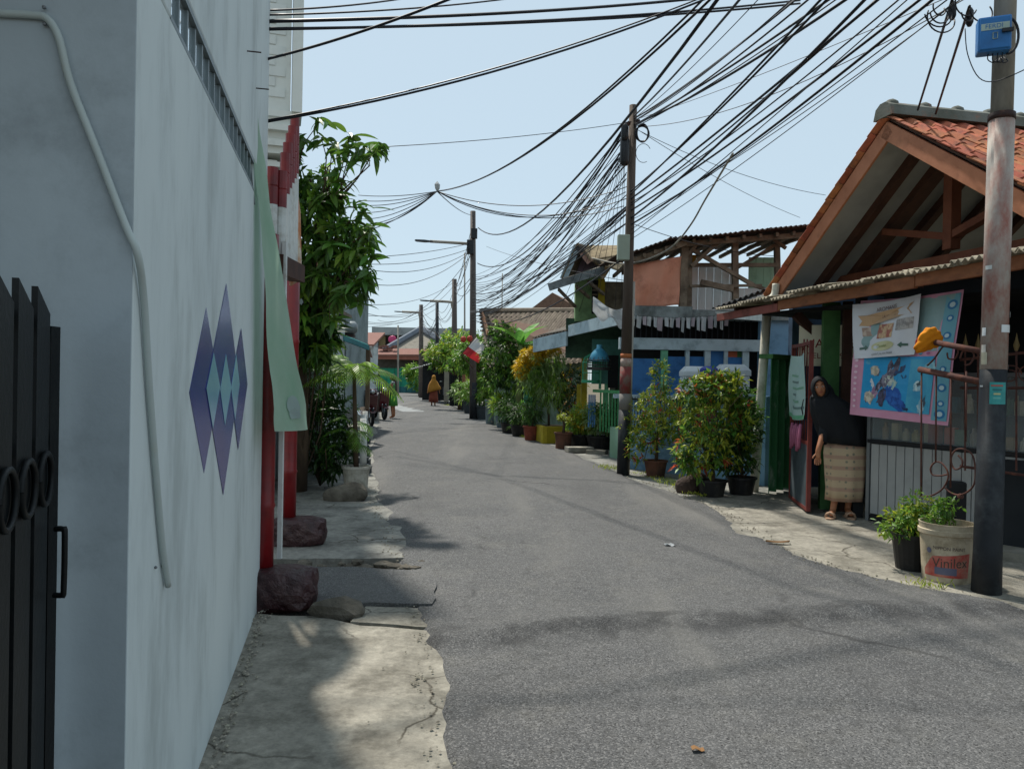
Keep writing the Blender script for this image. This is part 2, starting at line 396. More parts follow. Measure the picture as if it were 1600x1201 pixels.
# ---- left footway: cracked cement slabs, an asphalt patch, then a second slab
def slab_mat(name, c, c2, drt):
    m = mat(name, c, c2, rough=.9, scale=3.2, contrast=.22, bump=.75, bscale=38, bdist=.01, dirt=drt, dscale=2.6, damt=.42)
    nt = m.node_tree; N, L = nt.nodes, nt.links; bs = N['Principled BSDF']
    old = bs.inputs['Base Color'].links[0].from_socket
    tc = N.new('ShaderNodeTexCoord'); nz = N.new('ShaderNodeTexNoise'); nz.inputs['Scale'].default_value = 3; nz.inputs['Detail'].default_value = 6
    L.new(tc.outputs['Object'], nz.inputs['Vector'])
    mx = N.new('ShaderNodeMix'); mx.data_type = 'VECTOR'; mx.inputs[0].default_value = .22
    L.new(tc.outputs['Object'], mx.inputs[4]); L.new(nz.outputs['Color'], mx.inputs[5])
    vo = N.new('ShaderNodeTexVoronoi'); vo.feature = 'DISTANCE_TO_EDGE'; vo.inputs['Scale'].default_value = 1.5; L.new(mx.outputs[1], vo.inputs['Vector'])
    r = N.new('ShaderNodeMapRange'); r.inputs[1].default_value = .0; r.inputs[2].default_value = .012; L.new(vo.outputs['Distance'], r.inputs[0])
    n2 = N.new('ShaderNodeTexNoise'); n2.inputs['Scale'].default_value = 1.1; L.new(tc.outputs['Object'], n2.inputs['Vector']); r2 = N.new('ShaderNodeMapRange'); r2.inputs[1].default_value = .46; r2.inputs[2].default_value = .54; r2.inputs[3].default_value = 1.0; r2.inputs[4].default_value = 0.0; L.new(n2.outputs['Fac'], r2.inputs[0]); mxx = N.new('ShaderNodeMath'); mxx.operation = 'MAXIMUM'; L.new(r.outputs[0], mxx.inputs[0]); L.new(r2.outputs[0], mxx.inputs[1])
    k = N.new('ShaderNodeMix'); k.data_type = 'RGBA'; L.new(mxx.outputs[0], k.inputs[0]); k.inputs[6].default_value = lin('3d382f'); L.new(old, k.inputs[7])
    n3 = N.new('ShaderNodeTexNoise'); n3.inputs['Scale'].default_value = 22; n3.inputs['Detail'].default_value = 6; n3.inputs['Roughness'].default_value = .75; L.new(tc.outputs['Object'], n3.inputs['Vector'])
    r3 = N.new('ShaderNodeMapRange'); r3.inputs[1].default_value = .32; r3.inputs[2].default_value = .68; r3.inputs[3].default_value = .70; r3.inputs[4].default_value = 1.22; L.new(n3.outputs['Fac'], r3.inputs[0])
    n4 = N.new('ShaderNodeTexNoise'); n4.inputs['Scale'].default_value = 5.5; n4.inputs['Detail'].default_value = 8; n4.inputs['Roughness'].default_value = .7; L.new(tc.outputs['Object'], n4.inputs['Vector'])
    r4 = N.new('ShaderNodeMapRange'); r4.inputs[1].default_value = .60; r4.inputs[2].default_value = .70; r4.inputs[3].default_value = 1.0; r4.inputs[4].default_value = .62; L.new(n4.outputs['Fac'], r4.inputs[0])
    mu = N.new('ShaderNodeMath'); mu.operation = 'MULTIPLY'; L.new(r3.outputs[0], mu.inputs[0]); L.new(r4.outputs[0], mu.inputs[1])
    hsv = N.new('ShaderNodeHueSaturation'); L.new(mu.outputs[0], hsv.inputs['Value']); L.new(k.outputs[2], hsv.inputs['Color'])
    L.new(hsv.outputs[0], bs.inputs['Base Color']); return m
SLAB = slab_mat('cracked cement', '9b968a', '7f7b71', '59554c')
SLAB2 = slab_mat('grey cement', '8d8c85', '767570', '52514d')
def irregular(poly, step=.12, amp=.02, seed=1):
    r = random.Random(seed); out = []
    for i in range(len(poly)):
        a, b = V(poly[i] + (0,)), V(poly[(i + 1) % len(poly)] + (0,)); n = max(1, int((b - a).length / step))
        for k in range(n):
            p = a.lerp(b, k / n); out.append((p.x + r.uniform(-amp, amp), p.y + r.uniform(-amp, amp)))
    return out
def plate(mb, poly, z0, z1, seed=1, amp=.02):
    q = irregular(poly, seed=seed, amp=amp); mb.prism([(x, y, z0) for x, y in q], (0, 0, z1 - z0))
fw = tag(bpy.data.objects.new('left_footway', None), kind='structure'); COL.objects.link(fw); ORI[fw] = V((0, 0, 0))
mb = MB(); plate(mb, [(-2.4, -2), (.25, -2), (.3, 0), (.0, 2.9), (-.25, 4.15), (-.45, 4.55), (-.9, 4.62), (-1.2, 4.78), (-2.4, 4.8)], -.11, .004, 3); mb.build('slab', SLAB, fw)
mb = MB(); plate(mb, [(-.96, 4.66), (-.40, 4.58), (-.38, 4.95), (-.93, 5.0)], -.11, .007, 5, .012); mb.build('slab', SLAB, fw)
mb = MB(); plate(mb, [(-2.3, 4.95), (-1.1, 4.98), (-.5, 5.0), (-.5, 5.4), (-.6, 5.85), (-1.2, 5.92), (-2.3, 5.9)], -.11, .030, 6); mb.build('asphalt_patch', ASPH, fw)
mb = MB(); plate(mb, [(-3.2, 6.25), (-1.7, 6.22), (-.8, 6.35), (-.9, 6.75), (-1.2, 8.2), (-1.55, 9.2), (-3.4, 9.2)], -.11, .010, 7); mb.build('slab', SLAB2, fw)
mb = MB(); plate(mb, [(-3.3, 9.22), (-1.5, 9.22), (-1.7, 10.6), (-2.8, 16.0), (-4.2, 25.0), (-5.7, 35.0), (-11.2, 64), (-15, 80), (-17, 80), (-7.5, 35), (-6.2, 25), (-4.6, 16)], -.11, .006, 8); mb.build('slab', SLAB2, fw)
rb = MB(); r = random.Random(9)
for k in range(26):
    t = r.random(); p = (-1.75 + 1.05 * t, 6.06 + r.uniform(-.1, .12) + .05 * t, .0); rb.ico(p, r.uniform(.03, .075), 1, (1, .8, .55), .3, seed=k)
rubble = rb.build('broken_kerb_rubble', STONE, fw)
mb = MB().ico((-1.06, 4.80, .03), .13, 2, (1.25, .6, .62), .25, seed=44); mb.build('broken_kerb_stone', STONE, fw, smooth=False)

# ---- right apron (cement in front of the shop) and drain edge
ap = tag(bpy.data.objects.new('right_apron', None), kind='structure'); COL.objects.link(ap); ORI[ap] = V((0, 0, 0))
mb = MB(); plate(mb, [(3.5, 4.95), (3.1, 5.4), (2.7, 5.9), (2.35, 6.6), (2.25, 8.2), (2.27, 8.22), (4.6, 8.3), (5.4, 6.6), (5.0, 5.5), (4.1, 5.5)], -.11, .006, 11, .012); mb.build('slab', SLAB, ap)
mb = MB(); plate(mb, [(2.25, 8.24), (2.2, 9.45), (2.1, 10.0), (3.9, 10.6), (4.6, 8.32)], -.11, .004, 12, .012); mb.build('slab', SLAB, ap)
mb = MB(); plate(mb, [(2.15, 9.9), (1.65, 12.05), (.95, 16.95), (-.6, 23.7), (-2.35, 36.6), (-4.4, 49), (-7.2, 64), (-10.4, 80), (-6, 80), (-1, 49), (1.6, 36), (3, 24), (4, 17), (4.2, 10.4)], -.11, .002, 13, .02); mb.build('slab', SLAB2, ap)
# open roadside drain beside the near pole
mb = MB()
mb.wallseg((3.92, 5.2), (4.6, 4.6), -.5, .02, .12); mb.build('drain_kerb', CONC, ap)
# grit and crumbs gathered along the wall foot and the road edges
def grit(nm, lab, line, n, spread, rmax, m, seed):
    r = random.Random(seed); mb_ = MB(); seg = [(V(a + (0,)), V(b + (0,))) for a, b in zip(line, line[1:])]; ws = [(b - a).length for a, b in seg]
    oct_ = [(1, 0, 0), (-1, 0, 0), (0, 1, 0), (0, -1, 0), (0, 0, 1), (0, 0, -1)]; of = [(0, 2, 4), (2, 1, 4), (1, 3, 4), (3, 0, 4), (2, 0, 5), (1, 2, 5), (3, 1, 5), (0, 3, 5)]
    for k in range(n):
        a, b = r.choices(seg, ws)[0]; p = a.lerp(b, r.random()) + V((r.gauss(0, spread), r.gauss(0, spread), 0)); s = rmax * r.uniform(.25, 1) ** 1.5; rz = r.uniform(0, 6)
        p.z = .012 + s * .25; c_, s_ = math.cos(rz), math.sin(rz)
        mb_.add([p + V(((x * c_ - y * s_) * s * r.uniform(.7, 1.2), (x * s_ + y * c_) * s * r.uniform(.7, 1.2), z * s * .6)) for x, y, z in oct_], of)
    o = mb_.build(nm, m, None); tag(o, lab, 'gravel', kind='stuff')
GRIT = mat('grit stones', '9a9486', '736e62', rough=.95, scale=30, island=.3)
grit('wall_foot_grit', 'crumbs of plaster and grit along the foot of the white wall', [(-.9, 1.9), (-1.17, 3.2), (-1.55, 4.9)], 380, .022, .013, GRIT, 1)
grit('left_edge_grit', 'loose grit along the left edge of the asphalt', [(-.1, 2.2), (-.24, 2.94), (-.5, 4.38), (-.7, 5.8), (-1.02, 6.63), (-1.46, 8.5), (-1.9, 10.4)], 420, .05, .012, GRIT, 2)
grit('right_edge_grit', 'loose grit along the right edge of the asphalt', [(3.5, 5.25), (2.9, 5.95), (2.54, 6.68), (2.45, 9.38), (1.84, 12.06)], 380, .05, .014, GRIT, 3)
grit('road_grit', 'scattered small stones on the asphalt', [(0, 2.5), (1.0, 4.5), (2.2, 5.0), (.8, 7), (0, 9)], 500, .7, .008, GRIT, 4)
grs = MB(); rng = np.random.default_rng(5)
def tufts(spots, n, h, mtl, nm, lab, cat='grass'):
    ps, ds, Ls = [], [], []
    for (x, y, s) in spots:
        k = int(n * s); q = rng.normal(0, .05 + .05 * s, (k, 2)); ps.append(np.c_[x + q[:, 0], y + q[:, 1], np.full(k, .02)])
        d = rng.normal(0, .5, (k, 3)); d[:, 2] = 1; ds.append(d); Ls.append(rng.uniform(.4, 1.1, k) * h * s)
    o = leafmesh(nm, np.concatenate(ps), np.concatenate(ds), np.concatenate(Ls), .009, mtl, None, rng, kind='stuff'); tag(o, lab, cat)
sp = [(*G(u, v)[:2], s) for u, v, s in ((1447, 918, .7), (955, 735, 1), (1062, 762, 1), (1048, 756, .9), (1072, 768, .8), (1035, 752, .6), (945, 731, .8), (1000, 742, .6), (822, 684, 1), (830, 686, .8), (700, 634, 1.2), (1090, 776, .8), (1020, 748, .5))]
tufts(sp, 90, .10, LF_YEL, 'roadside_grass', 'thin yellowish green grass tufts sprouting along the right road edge')

# ================================================================ LEFT: WHITE HOUSE WITH SLIT WINDOW
C0 = V((-.94, 1.9, 0)); E0 = V((-1.635, 5.06, 0)); dW = (E0 - C0).normalized(); nW = V((dW.y, -dW.x, 0))  # nW towards the street
if nW.x < 0: nW = -nW
def W(u, v): return onwall(u, v, C0, dW)
HW = 6.4
zb = W(340, 180).z; zt = zb + .17
slit0 = W(268, 40); slit1 = W(397, 285)
house = T('white_house', C0, 'white plastered house wall filling the left edge, with slit window', 'house')
def along(a, b, z0, z1, t=.22):
    return MB().wallseg(a, b, z0, z1, t, side=1)
xy = lambda p: (p.x, p.y)
mb = MB(); mb.wallseg(xy(C0), xy(E0), -.1, zb, .22, 1); mb.wallseg(xy(C0), xy(E0), zt, HW, .22, 1)
mb.wallseg(xy(C0), xy(slit0), zb, zt, .22, 1); mb.wallseg(xy(slit1), xy(E0), zb, zt, .22, 1)
mb.build('street_wall', WHITE_W, house, bevel=.008)
B0 = C0 - nW * .22
GREYWALL = mat('white wall paint shade tone', 'adb7bc', 'a1abb1', rough=.8, scale=1.4, bump=.4, bscale=16, bdist=.004, dirt='7d8488', dscale=1.8, damt=.3)  # darker copy of the white paint, the gate side's shade put into its colour
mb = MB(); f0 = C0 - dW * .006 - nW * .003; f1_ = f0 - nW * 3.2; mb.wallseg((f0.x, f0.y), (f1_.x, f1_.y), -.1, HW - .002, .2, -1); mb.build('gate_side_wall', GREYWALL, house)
mb = MB(); mb.wallseg((E0.x - .22, E0.y - .21), (E0.x - 3.2, E0.y - .75), -.1, HW - .004, .2, 1); mb.build('rear_wall', WHITE_W, house)
mb = MB(); c = (C0 + E0) / 2 - nW * 1.7; c.z = HW + .02; mb.obox(c, dW * 1.66, nW * 1.5, V((0, 0, .06))); mb.build('roof_slab', CONC, house)
# added slab, out of frame above, that shades the gate-side wall
mb = MB(); mb.obox((-2.25, 1.02, 2.95), (1.3, 0, 0), (0, .85, 0), (0, 0, .06)); mb.build('unseen_shade_slab', CONC, house)
mb = MB(); mb.obox((-3.45, .2, 1.45), (.1, 0, 0), (0, 1.7, 0), (0, 0, 1.45)); mb.build('porch_wall', GREYWALL, house)  # added wall, out of view, keeping light off the gate-side wall
# slit window: recessed panes and bars
win = MB(); PANE = mat('slit window glass', 'dfe9ee', 'd6e2e8', rough=.06, metal=.85, spec=.6)
PANE2 = mat('slit window glass green', '88a79e', '7fa097', rough=.08, metal=.8, spec=.6)
GREYMET = mat('window bar grey', '7a8487', '6a7477', rough=.5, metal=.3)
fr = MB(); a = slit0 - nW * .012; b = slit1 - nW * .012
fr.beam((a.x, a.y, zb + .008), (b.x, b.y, zb + .008), .02, .016); fr.beam((a.x, a.y, zt - .010), (b.x, b.y, zt - .010), .022, .020)
wf = fr.build('window_frame', GREYMET, house)
NB = 16
for i in range(NB + 1):
    p = a.lerp(b, i / NB); MB().box((p.x, p.y, (zb + zt) / 2), (.012, .016, zt - zb - .045), math.atan2(dW.y, dW.x) + R(90)).build('window_bar', GREYMET, wf) if 0 < i < NB else None
    if i < NB:
        q = a.lerp(b, (i + .5) / NB) - nW * .006; ln = (b - a).length / NB
        m_ = MB(); m_.obox((q.x, q.y, (zb + zt) / 2), dW * (ln / 2 - .008), nW * .002, V((0, 0, (zt - zb) / 2 - .022))); m_.build('pane', PANE if i < 12 else PANE2, wf)
# cream conduit: front wall, round the corner, down the street wall
CREAM = mat('cream plastic conduit', 'b3bcba', 'a8b1ae', rough=.5, scale=5, dirt='b8b6a0', dscale=5, damt=.2)
front = lambda u, v: onwall(u, v, C0 - dW * .016, nW)
pts = [front(-60, 18), front(0, 21), front(52, 24), front(74, 30), front(92, 60), front(110, 130), front(150, 232), front(196, 352)]
pts2 = [W(207, 398) + nW * .012, W(217, 470) + nW * .012, W(226, 600) + nW * .011, W(237, 740) + nW * .011, W(247, 850) + nW * .011, W(256, 915) + nW * .012]
def smoothpath(pts, n=5):
    out = []
    for i in range(len(pts) - 1):
        p0, p1, p2, p3 = pts[max(i - 1, 0)], pts[i], pts[i + 1], pts[min(i + 2, len(pts) - 1)]
        for k in range(n):
            t = k / n; out.append(.5 * ((2 * p1) + (p2 - p0) * t + (2 * p0 - 5 * p1 + 4 * p2 - p3) * t * t + (3 * p1 - p0 - 3 * p2 + p3) * t ** 3))
    return out + [pts[-1]]
cd = T('wall_conduit', pts[0], 'cream plastic conduit bent round the corner of the white wall', 'conduit')
MB().tube(smoothpath(pts + pts2), .0092, 10).build('pipe', CREAM, cd, smooth=True)
for u, v in ((69, 12), (70, 38)):
    MB().ico(front(u, v), .0055, 1).build('screw', STEELG, cd)
for u, v in ((241, 886), (252, 884)):
    MB().ico(W(u, v) + nW * .004, .005, 1).build('screw', STEELG, cd)
# acrylic diamonds
orn = T('wall_ornament', W(340, 610), 'group of overlapping mirror purple and pale blue diamonds on white wall', 'ornament')
PURP = mat('purple mirror acrylic', '2f458f', '3d3c82', rough=.22, metal=.0, spec=.3, scale=2.0)
AQUA = mat('pale blue mirror acrylic', '8bbcd0', '79a9c4', rough=.15, metal=.0, spec=.4)
def diamond(quad, off, m):
    q = [W(u, v) + nW * off for u, v in quad]
    MB().prism(q, nW * .0008).build('diamond', m, orn)
diamond([(321.7, 480.6), (295.2, 613), (318.2, 739), (342, 605)], .001, PURP)
diamond([(353, 443), (320.5, 606.5), (348, 773), (373, 600)], .002, PURP)
diamond([(376, 513), (358.5, 606), (371.3, 702), (385.7, 600)], .003, PURP)
diamond([(332.3, 551), (320.8, 607), (331, 669), (342.2, 604)], .004, AQUA)
diamond([(351.5, 553), (342.4, 608), (350, 664), (360, 606)], .004, AQUA)
diamond([(367.6, 553), (359.8, 606), (366, 656), (373, 600)], .004, AQUA)
for u, v in ((386, 80), (400, 138)):
    p = W(u, v); MB().tube([p, p + nW * .07], .0035, 6).build('wall_nail', DRUST, house)
# dark metal gate leaf standing open at the frame edge
GATE = mat('gate dark green black', '0c1113', '090d0f', rough=.5, scale=8, bump=.15, bscale=60, spec=.25, dirt='1d2020', dscale=6, damt=.25)
gA = V((-1.055, 1.74, 0)); gd = V((.34, -.94, 0)).normalized(); gn = V((gd.y, -gd.x, 0)); gn = -gn if gn.x < 0 else gn
gate = T('metal_gate', gA, 'dark slatted metal gate with slanted tops and rings at left edge', 'gate')
for i in range(7):
    s0 = .03 + i * .150; s1 = s0 + .118
    a_, b_ = gA + gd * s0, gA + gd * s1
    poly = [(a_.x, a_.y, .06), (b_.x, b_.y, .06), (b_.x, b_.y, 1.675), (a_.x, a_.y, 1.625)]
    MB().prism(poly, gn * .012).build('slat', GATE, gate)
    c = gA + gd * (s0 + .06) + gn * .02; c.z = 1.265
    ring = [c + (gd * math.cos(t) + V((0, 0, 1)) * math.sin(t)) * .055 for t in np.linspace(0, 2 * math.pi, 25)]
    MB().tube(ring, .007, 6, cap=False).build('ring', GATE, gate, smooth=True)
for z in (1.60, 1.345, 1.19, .12):
    a_ = gA + gd * .0 - gn * .008; b_ = gA + gd * 1.08 - gn * .008
    MB().beam((a_.x, a_.y, z), (b_.x, b_.y, z), .014, .035).build('rail', GATE, gate)
a_ = gA - gd * .012; MB().beam((a_.x, a_.y, .04), (a_.x, a_.y, 1.60), .035, .035).build('stile', GATE, gate)
a_ = gA + gd * .55 - gn * .02; m_ = MB(); m_.obox((a_.x, a_.y, .62), gd * .55, gn * .003, V((0, 0, .54))); m_.build('sheet', GATE, gate)
h0 = P(86, 826, 1.72); h1 = P(84, 929, 1.72); o_ = V((.022, 0, 0))
MB().tube(smoothpath([h0, h0 + o_ * .8, h0 + o_ + V((0, 0, -.012)), h1 + o_ + V((0, 0, .012)), h1 + o_ * .8, h1], 4), .0065, 8).build('handle', GATE, gate, smooth=True)
# feather banner
BAN = mat('banner cloth mint', 'c6d8c8', '9cc3a6', rough=.7, scale=1.6, trans=.5, contrast=.35)
banner = T('feather_banner', V((-1.25, 4.3, 1.1)), 'pale green translucent feather banner hanging beside the white wall', 'banner')
prof = [(383, 84, 393, 82), (386, 150, 399, 148), (393, 230, 409, 232), (402, 310, 421, 318), (409, 400, 434, 402), (416, 490, 450, 488), (424, 580, 467, 575), (432, 640, 480, 632), (436, 674, 487, 671)]
def banf(s, t):
    f = t * (len(prof) - 1); i = min(int(f), len(prof) - 2); k = f - i
    a = [prof[i][q] * (1 - k) + prof[i + 1][q] * k for q in range(4)]
    Y = 4.27
    L_, R_ = P(a[0], a[1], Y + .23 * t), P(a[2], a[3], Y + .03 + 1.0 * t)
    q = L_.lerp(R_, s); q += V((1, -.3, 0)) * (.022 * math.sin(s * 6 + t * 5) * t + .008 * math.sin(s * 13 - t * 21) * t + .006 * math.sin(t * 34 + s * 4) * (1 - t)); return q
MB().grid(banf, 8, 40).build('cloth', BAN, banner, smooth=True)
FADE = mat('banner print faded blue', 'a3b5b4', 'a9bab6', rough=.7, trans=.35)
def ban_patch(s0, s1, t0, t1):
    return MB().grid(lambda s, t: banf(s0 + (s1 - s0) * s, t0 + (t1 - t0) * t) + V((.007, -.004, 0)), 6, 8)
def blob_patch(cs, ct, rs, rt):
    m_ = MB(); n = 14; c = banf(cs, ct) + V((.007, -.004, 0))
    m_.add([c] + [banf(cs + rs * math.cos(2 * math.pi * k / n), ct + rt * math.sin(2 * math.pi * k / n)) + V((.007, -.004, 0)) for k in range(n)], [(0, 1 + k, 1 + (k + 1) % n) for k in range(n)]); return m_
m_ = blob_patch(.45, .875, .13, .04); m_.v += []; m_.build('print', FADE, banner)
ban_patch(.33, .56, .90, .935).build('print', FADE, banner)
pole_pts = [P(383 + x, y, 4.26 + .23 * (y - 84) / 590) for x, y in ((-1, 82), (0, 150), (6, 240), (15, 320))]
MB().tube(pole_pts, .004, 6).build('rod', STEELG, banner)

# ================================================================ LEFT: RED AND WHITE NEIGHBOURHOOD GATE POSTS
REDP = mat('red gloss paint', '86181c', '681116', rough=.4, scale=4, bump=.15, bscale=20, dirt='4f1113', dscale=3, damt=.3, spec=.5)
WHP = mat('white paint worn', 'd3d6d4', 'c2c6c4', rough=.6, scale=5, dirt='9a8f80', dscale=5, damt=.28)
PEEL = mat('peeling orange board', 'b5774f', 'c9bfae', rough=.85, scale=7, contrast=.12, bump=.4, bscale=30)
MAROON = mat('maroon painted stone', '36141a', '260c10', rough=.5, scale=7, bump=1.0, bscale=11, bdist=.03, dirt='5c4442', dscale=5, damt=.3, spec=.5)
def gate_post(bx, by, top, lean, label, w, h_, seed):
    t = T('gate_post', (bx, by, 0), label, 'post', 'red posts of the neighbourhood gate')
    st = MB().ico((bx + .10, by - .04, .11), .24, 3, (1.0, .62, .62), .16, seed=seed)
    cc_ = V((bx + .10, by - .04, .11)); rs_ = random.Random(seed)
    for q in st.v:
        w_ = q - cc_; k_ = max(abs(w_.x) / .26, abs(w_.y) / .17, abs(w_.z) / .15, .01); sph = w_.length / .24; q += w_ * min(.5, (1 / k_ - 1)) * .6; q += V((rs_.uniform(-1, 1), rs_.uniform(-1, 1), rs_.uniform(-1, 1))) * .010
        if q.z > .23: q.z = .23 + (q.z - .23) * .35
        if q.z < -.02: q.z = -.02
    st.build('stone_base', MAROON, t)
    b = MB(); zs = [.12, .62, .64, .66, 1.18, 1.20, 1.22, 1.78, 1.80, 1.82, top]
    rs = [w * (1.12 if i in (2, 5, 8) else 1) for i in range(len(zs))]
    b.tube([(bx + lean * z, by, z) for z in zs], rs, 14); b.build('bamboo', REDP, t, smooth=True)
    b = MB(); bx < -1.7 or b.box((bx + w * 1.25, by + .09, top / 2 + .12), (.028, .03, top - .3)); bx < -1.7 or b.build('white_batten', WHP, t)
    return t
p1 = G(411, 942); gate_post(p1.x, p1.y + .02, 2.42, .0, 'near red bamboo gate post on maroon stone, beside white wall', .056, .3, 3)
p2 = G(448, 850); gate_post(p2.x, p2.y + .05, 2.55, .0, 'far red bamboo gate post on maroon stone, behind the banner', .062, .3, 8)
crown = T('picket_row', P(440, 430, 5.6), 'stepped row of red topped white pickets above the red posts', 'pickets')
pk = [(426, 262, 5.12, 400), (440, 268, 5.18, 404), (446, 240, 5.32, 408), (450, 224, 5.42, 410), (454, 210, 5.55, 412), (457.5, 198, 5.68, 413), (461, 184, 5.82, 416)]
for i, (u, v, Y, vb) in enumerate(pk):
    top = P(u, v, Y); bot = P(u - 3, vb, Y); mid = top.lerp(bot, .38 if i > 1 else .42)
    w = .038 if i < 2 else .034
    b = MB(); b.tube([bot, mid], w, 12); o_ = b.build('picket', WHP, crown, smooth=False)
    b = MB(); b.tube([mid + V((0, 0, .001)), mid.lerp(top, .48), mid.lerp(top, .5), mid.lerp(top, .52), top], [w * 1.02, w * 1.02, w * .92, w * 1.02, w * 1.02], 12); b.build('red_cap', REDP, o_)
b = MB(); b.prism([P(463, 300, 5.95), P(467, 330, 5.95), P(469, 435, 5.95), P(452, 446, 5.9), P(455, 380, 5.9)], (0, .05, 0)); b.build('peeling_board', PEEL, crown)
b = MB(); b.beam(P(430, 412, 5.1), P(466, 428, 6.0), .10, .13); b.build('plank', DWOOD, crown)
# ================================================================ LEFT: WHITE BRICK TOWER HOUSE
tw = T('brick_tower_house', (-2.6, 8.6, 0), 'tall off white brick house with cornice rising behind the red pickets', 'house')
TWW = mat('tower plaster', 'd6d8d4', 'cbcfcc', rough=.8, scale=1.5, dirt='a9aba6', dscale=1.2, damt=.25)
a = P(473, 60, 8.6); xr = a.x
TO = V((xr, 8.6, 0)); TM = Matrix.Rotation(R(17), 3, 'Z')
def tbx(nm, cx, cy, cz, sx_, sy_, sz_, m=TWW):      # box in the tower's own frame, measured from its street corner
    c_ = TO + TM @ V((cx, cy, 0)); c_.z = cz; return MB().box(c_, (sx_, sy_, sz_), R(17)).build(nm, m, tw)
tbx('lower_wall', -1.45, 1.8, 1.9, 2.4, 3.4, 4.0); tbx('upper_wall', -1.32, 1.75, 5.9, 2.4, 3.5, 3.9); tbx('pilaster', -.05, .15, 6.2, .11, .5, 3.6)
for k, (z, e) in enumerate(((4.06, .05), (4.22, .09), (4.38, .05))): tbx('cornice', -1.32, 1.75, z, 2.4 + e * 2, 3.5 + e * 2, .07)
for k in range(6): tbx('band', -1.45, 1.8, 3.15 + k * .14, 2.43 + .03 * (k % 2), 3.43 + .03 * (k % 2), .055)
bme = proto(MB().box((0, 0, 0), (.200, .016, .100)), 'brick', mat('white painted brick', 'd3d6d3', 'c6cac8', rough=.8, orand=.05))
for j in range(22):
    for i in range(4):
        c_ = TO + TM @ V((-.28 - i * .215 - (.107 if j % 2 else 0), -.005, 0)); c_.z = 4.62 + j * .115
        inst(bme, 'brick', tw, Matrix.Translation(c_) @ Matrix.Rotation(R(17), 4, 'Z'))

# ================================================================ RIGHT: GABLED SHOP HOUSE
sd_ = V((.2, -.98, 0)).normalized(); sn = V((.98, .2, 0)).normalized()          # along the street towards the camera / away from the street
GL, GA, GR = V((4.0, 12.0, 2.86)), V((4.53, 9.4, 4.72)), V((5.06, 6.8, 2.95))
shop = T('gabled_shop_house', (4.6, 9.4, 0), 'small shop house with orange tiled gable roof and brown barge boards', 'house')
# barge boards
BARGE = mat('barge board orange brown', 'b5795a', 'a2694c', rough=.7, scale=3, bump=.12, bscale=20, dirt='7a4a34', dscale=5, damt=.22)
for a, b in ((GL, GA), (GA, GR + (GR - GA) * .25)):
    d = (b - a).normalized(); up = V((0, 0, 1)) - d * d.z; up.normalize()
    MB().beam(a - d * (.1 if a is GL else -.002) - up * .09, b - up * .09, .035, .20, up).build('barge_board', BARGE, shop, bevel=.004)
DEP = 4.2
CEIL = mat('ceiling panel pale', '9fa3a4', '8d9293', rough=.85, scale=2, dirt='8c9090', dscale=2, damt=.25)
ROOFUND = mat('roof batten underside', '6a5346', '57433a', rough=.9, scale=3)
# roof deck, pale soffit panels between rafters, rafters
for a, b in ((GL, GA), (GA, GR + (GR - GA) * .3)):
    d = (b - a).normalized(); up = V((0, 0, 1)) - d * d.z; up.normalize(); ln = (b - a).length
    c = (a + b) / 2 + sn * (DEP / 2 + .02) + up * .035; m_ = MB(); m_.obox(c, d * ln / 2, sn * DEP / 2, up * .012); m_.build('roof_deck', ROOFUND, shop)
    edges = [.04, .58, 1.05, 1.5, 2.15, 2.9, 3.6, DEP]
    for i, (s0, s1) in enumerate(zip(edges, edges[1:])):
        c = (a + b) / 2 + sn * ((s0 + s1) / 2) - up * .04; m_ = MB(); m_.obox(c, d * (ln / 2 - .01), sn * ((s1 - s0) / 2 - .002), up * .008); m_.build('soffit_panel', CEIL, shop)
        w_ = .10 if i == 0 else (.19 if i == 1 else .11)
        c = a + sn * s1 - up * .105; e = b + sn * s1 - up * .105; MB().beam(c, e, w_, .115, up).build('rafter', DWOOD, shop)
# king post truss just inside
TR = mat('truss brown', '7a4a36', '653a2a', rough=.8, scale=4, bump=.2, bscale=30)
o_ = sn * .93
kt = GA + o_ + V((0, 0, -.18)); kb = V((kt.x, kt.y, 3.22))
MB().beam(kt, kb, .14, .14, sn).build('king_post', TR, shop)
for e in (GL, GR):
    m1 = GA.lerp(e, .46) + o_ + V((0, 0, -.20)); MB().beam(kb + V((0, 0, .16)), m1, .09, .12, sn).build('strut', TR, shop)
a = GL + o_; b = GR + o_; MB().beam((a.x, a.y, 3.08), (b.x, b.y, 3.08), .12, .16).build('tie_beam', TR, shop)
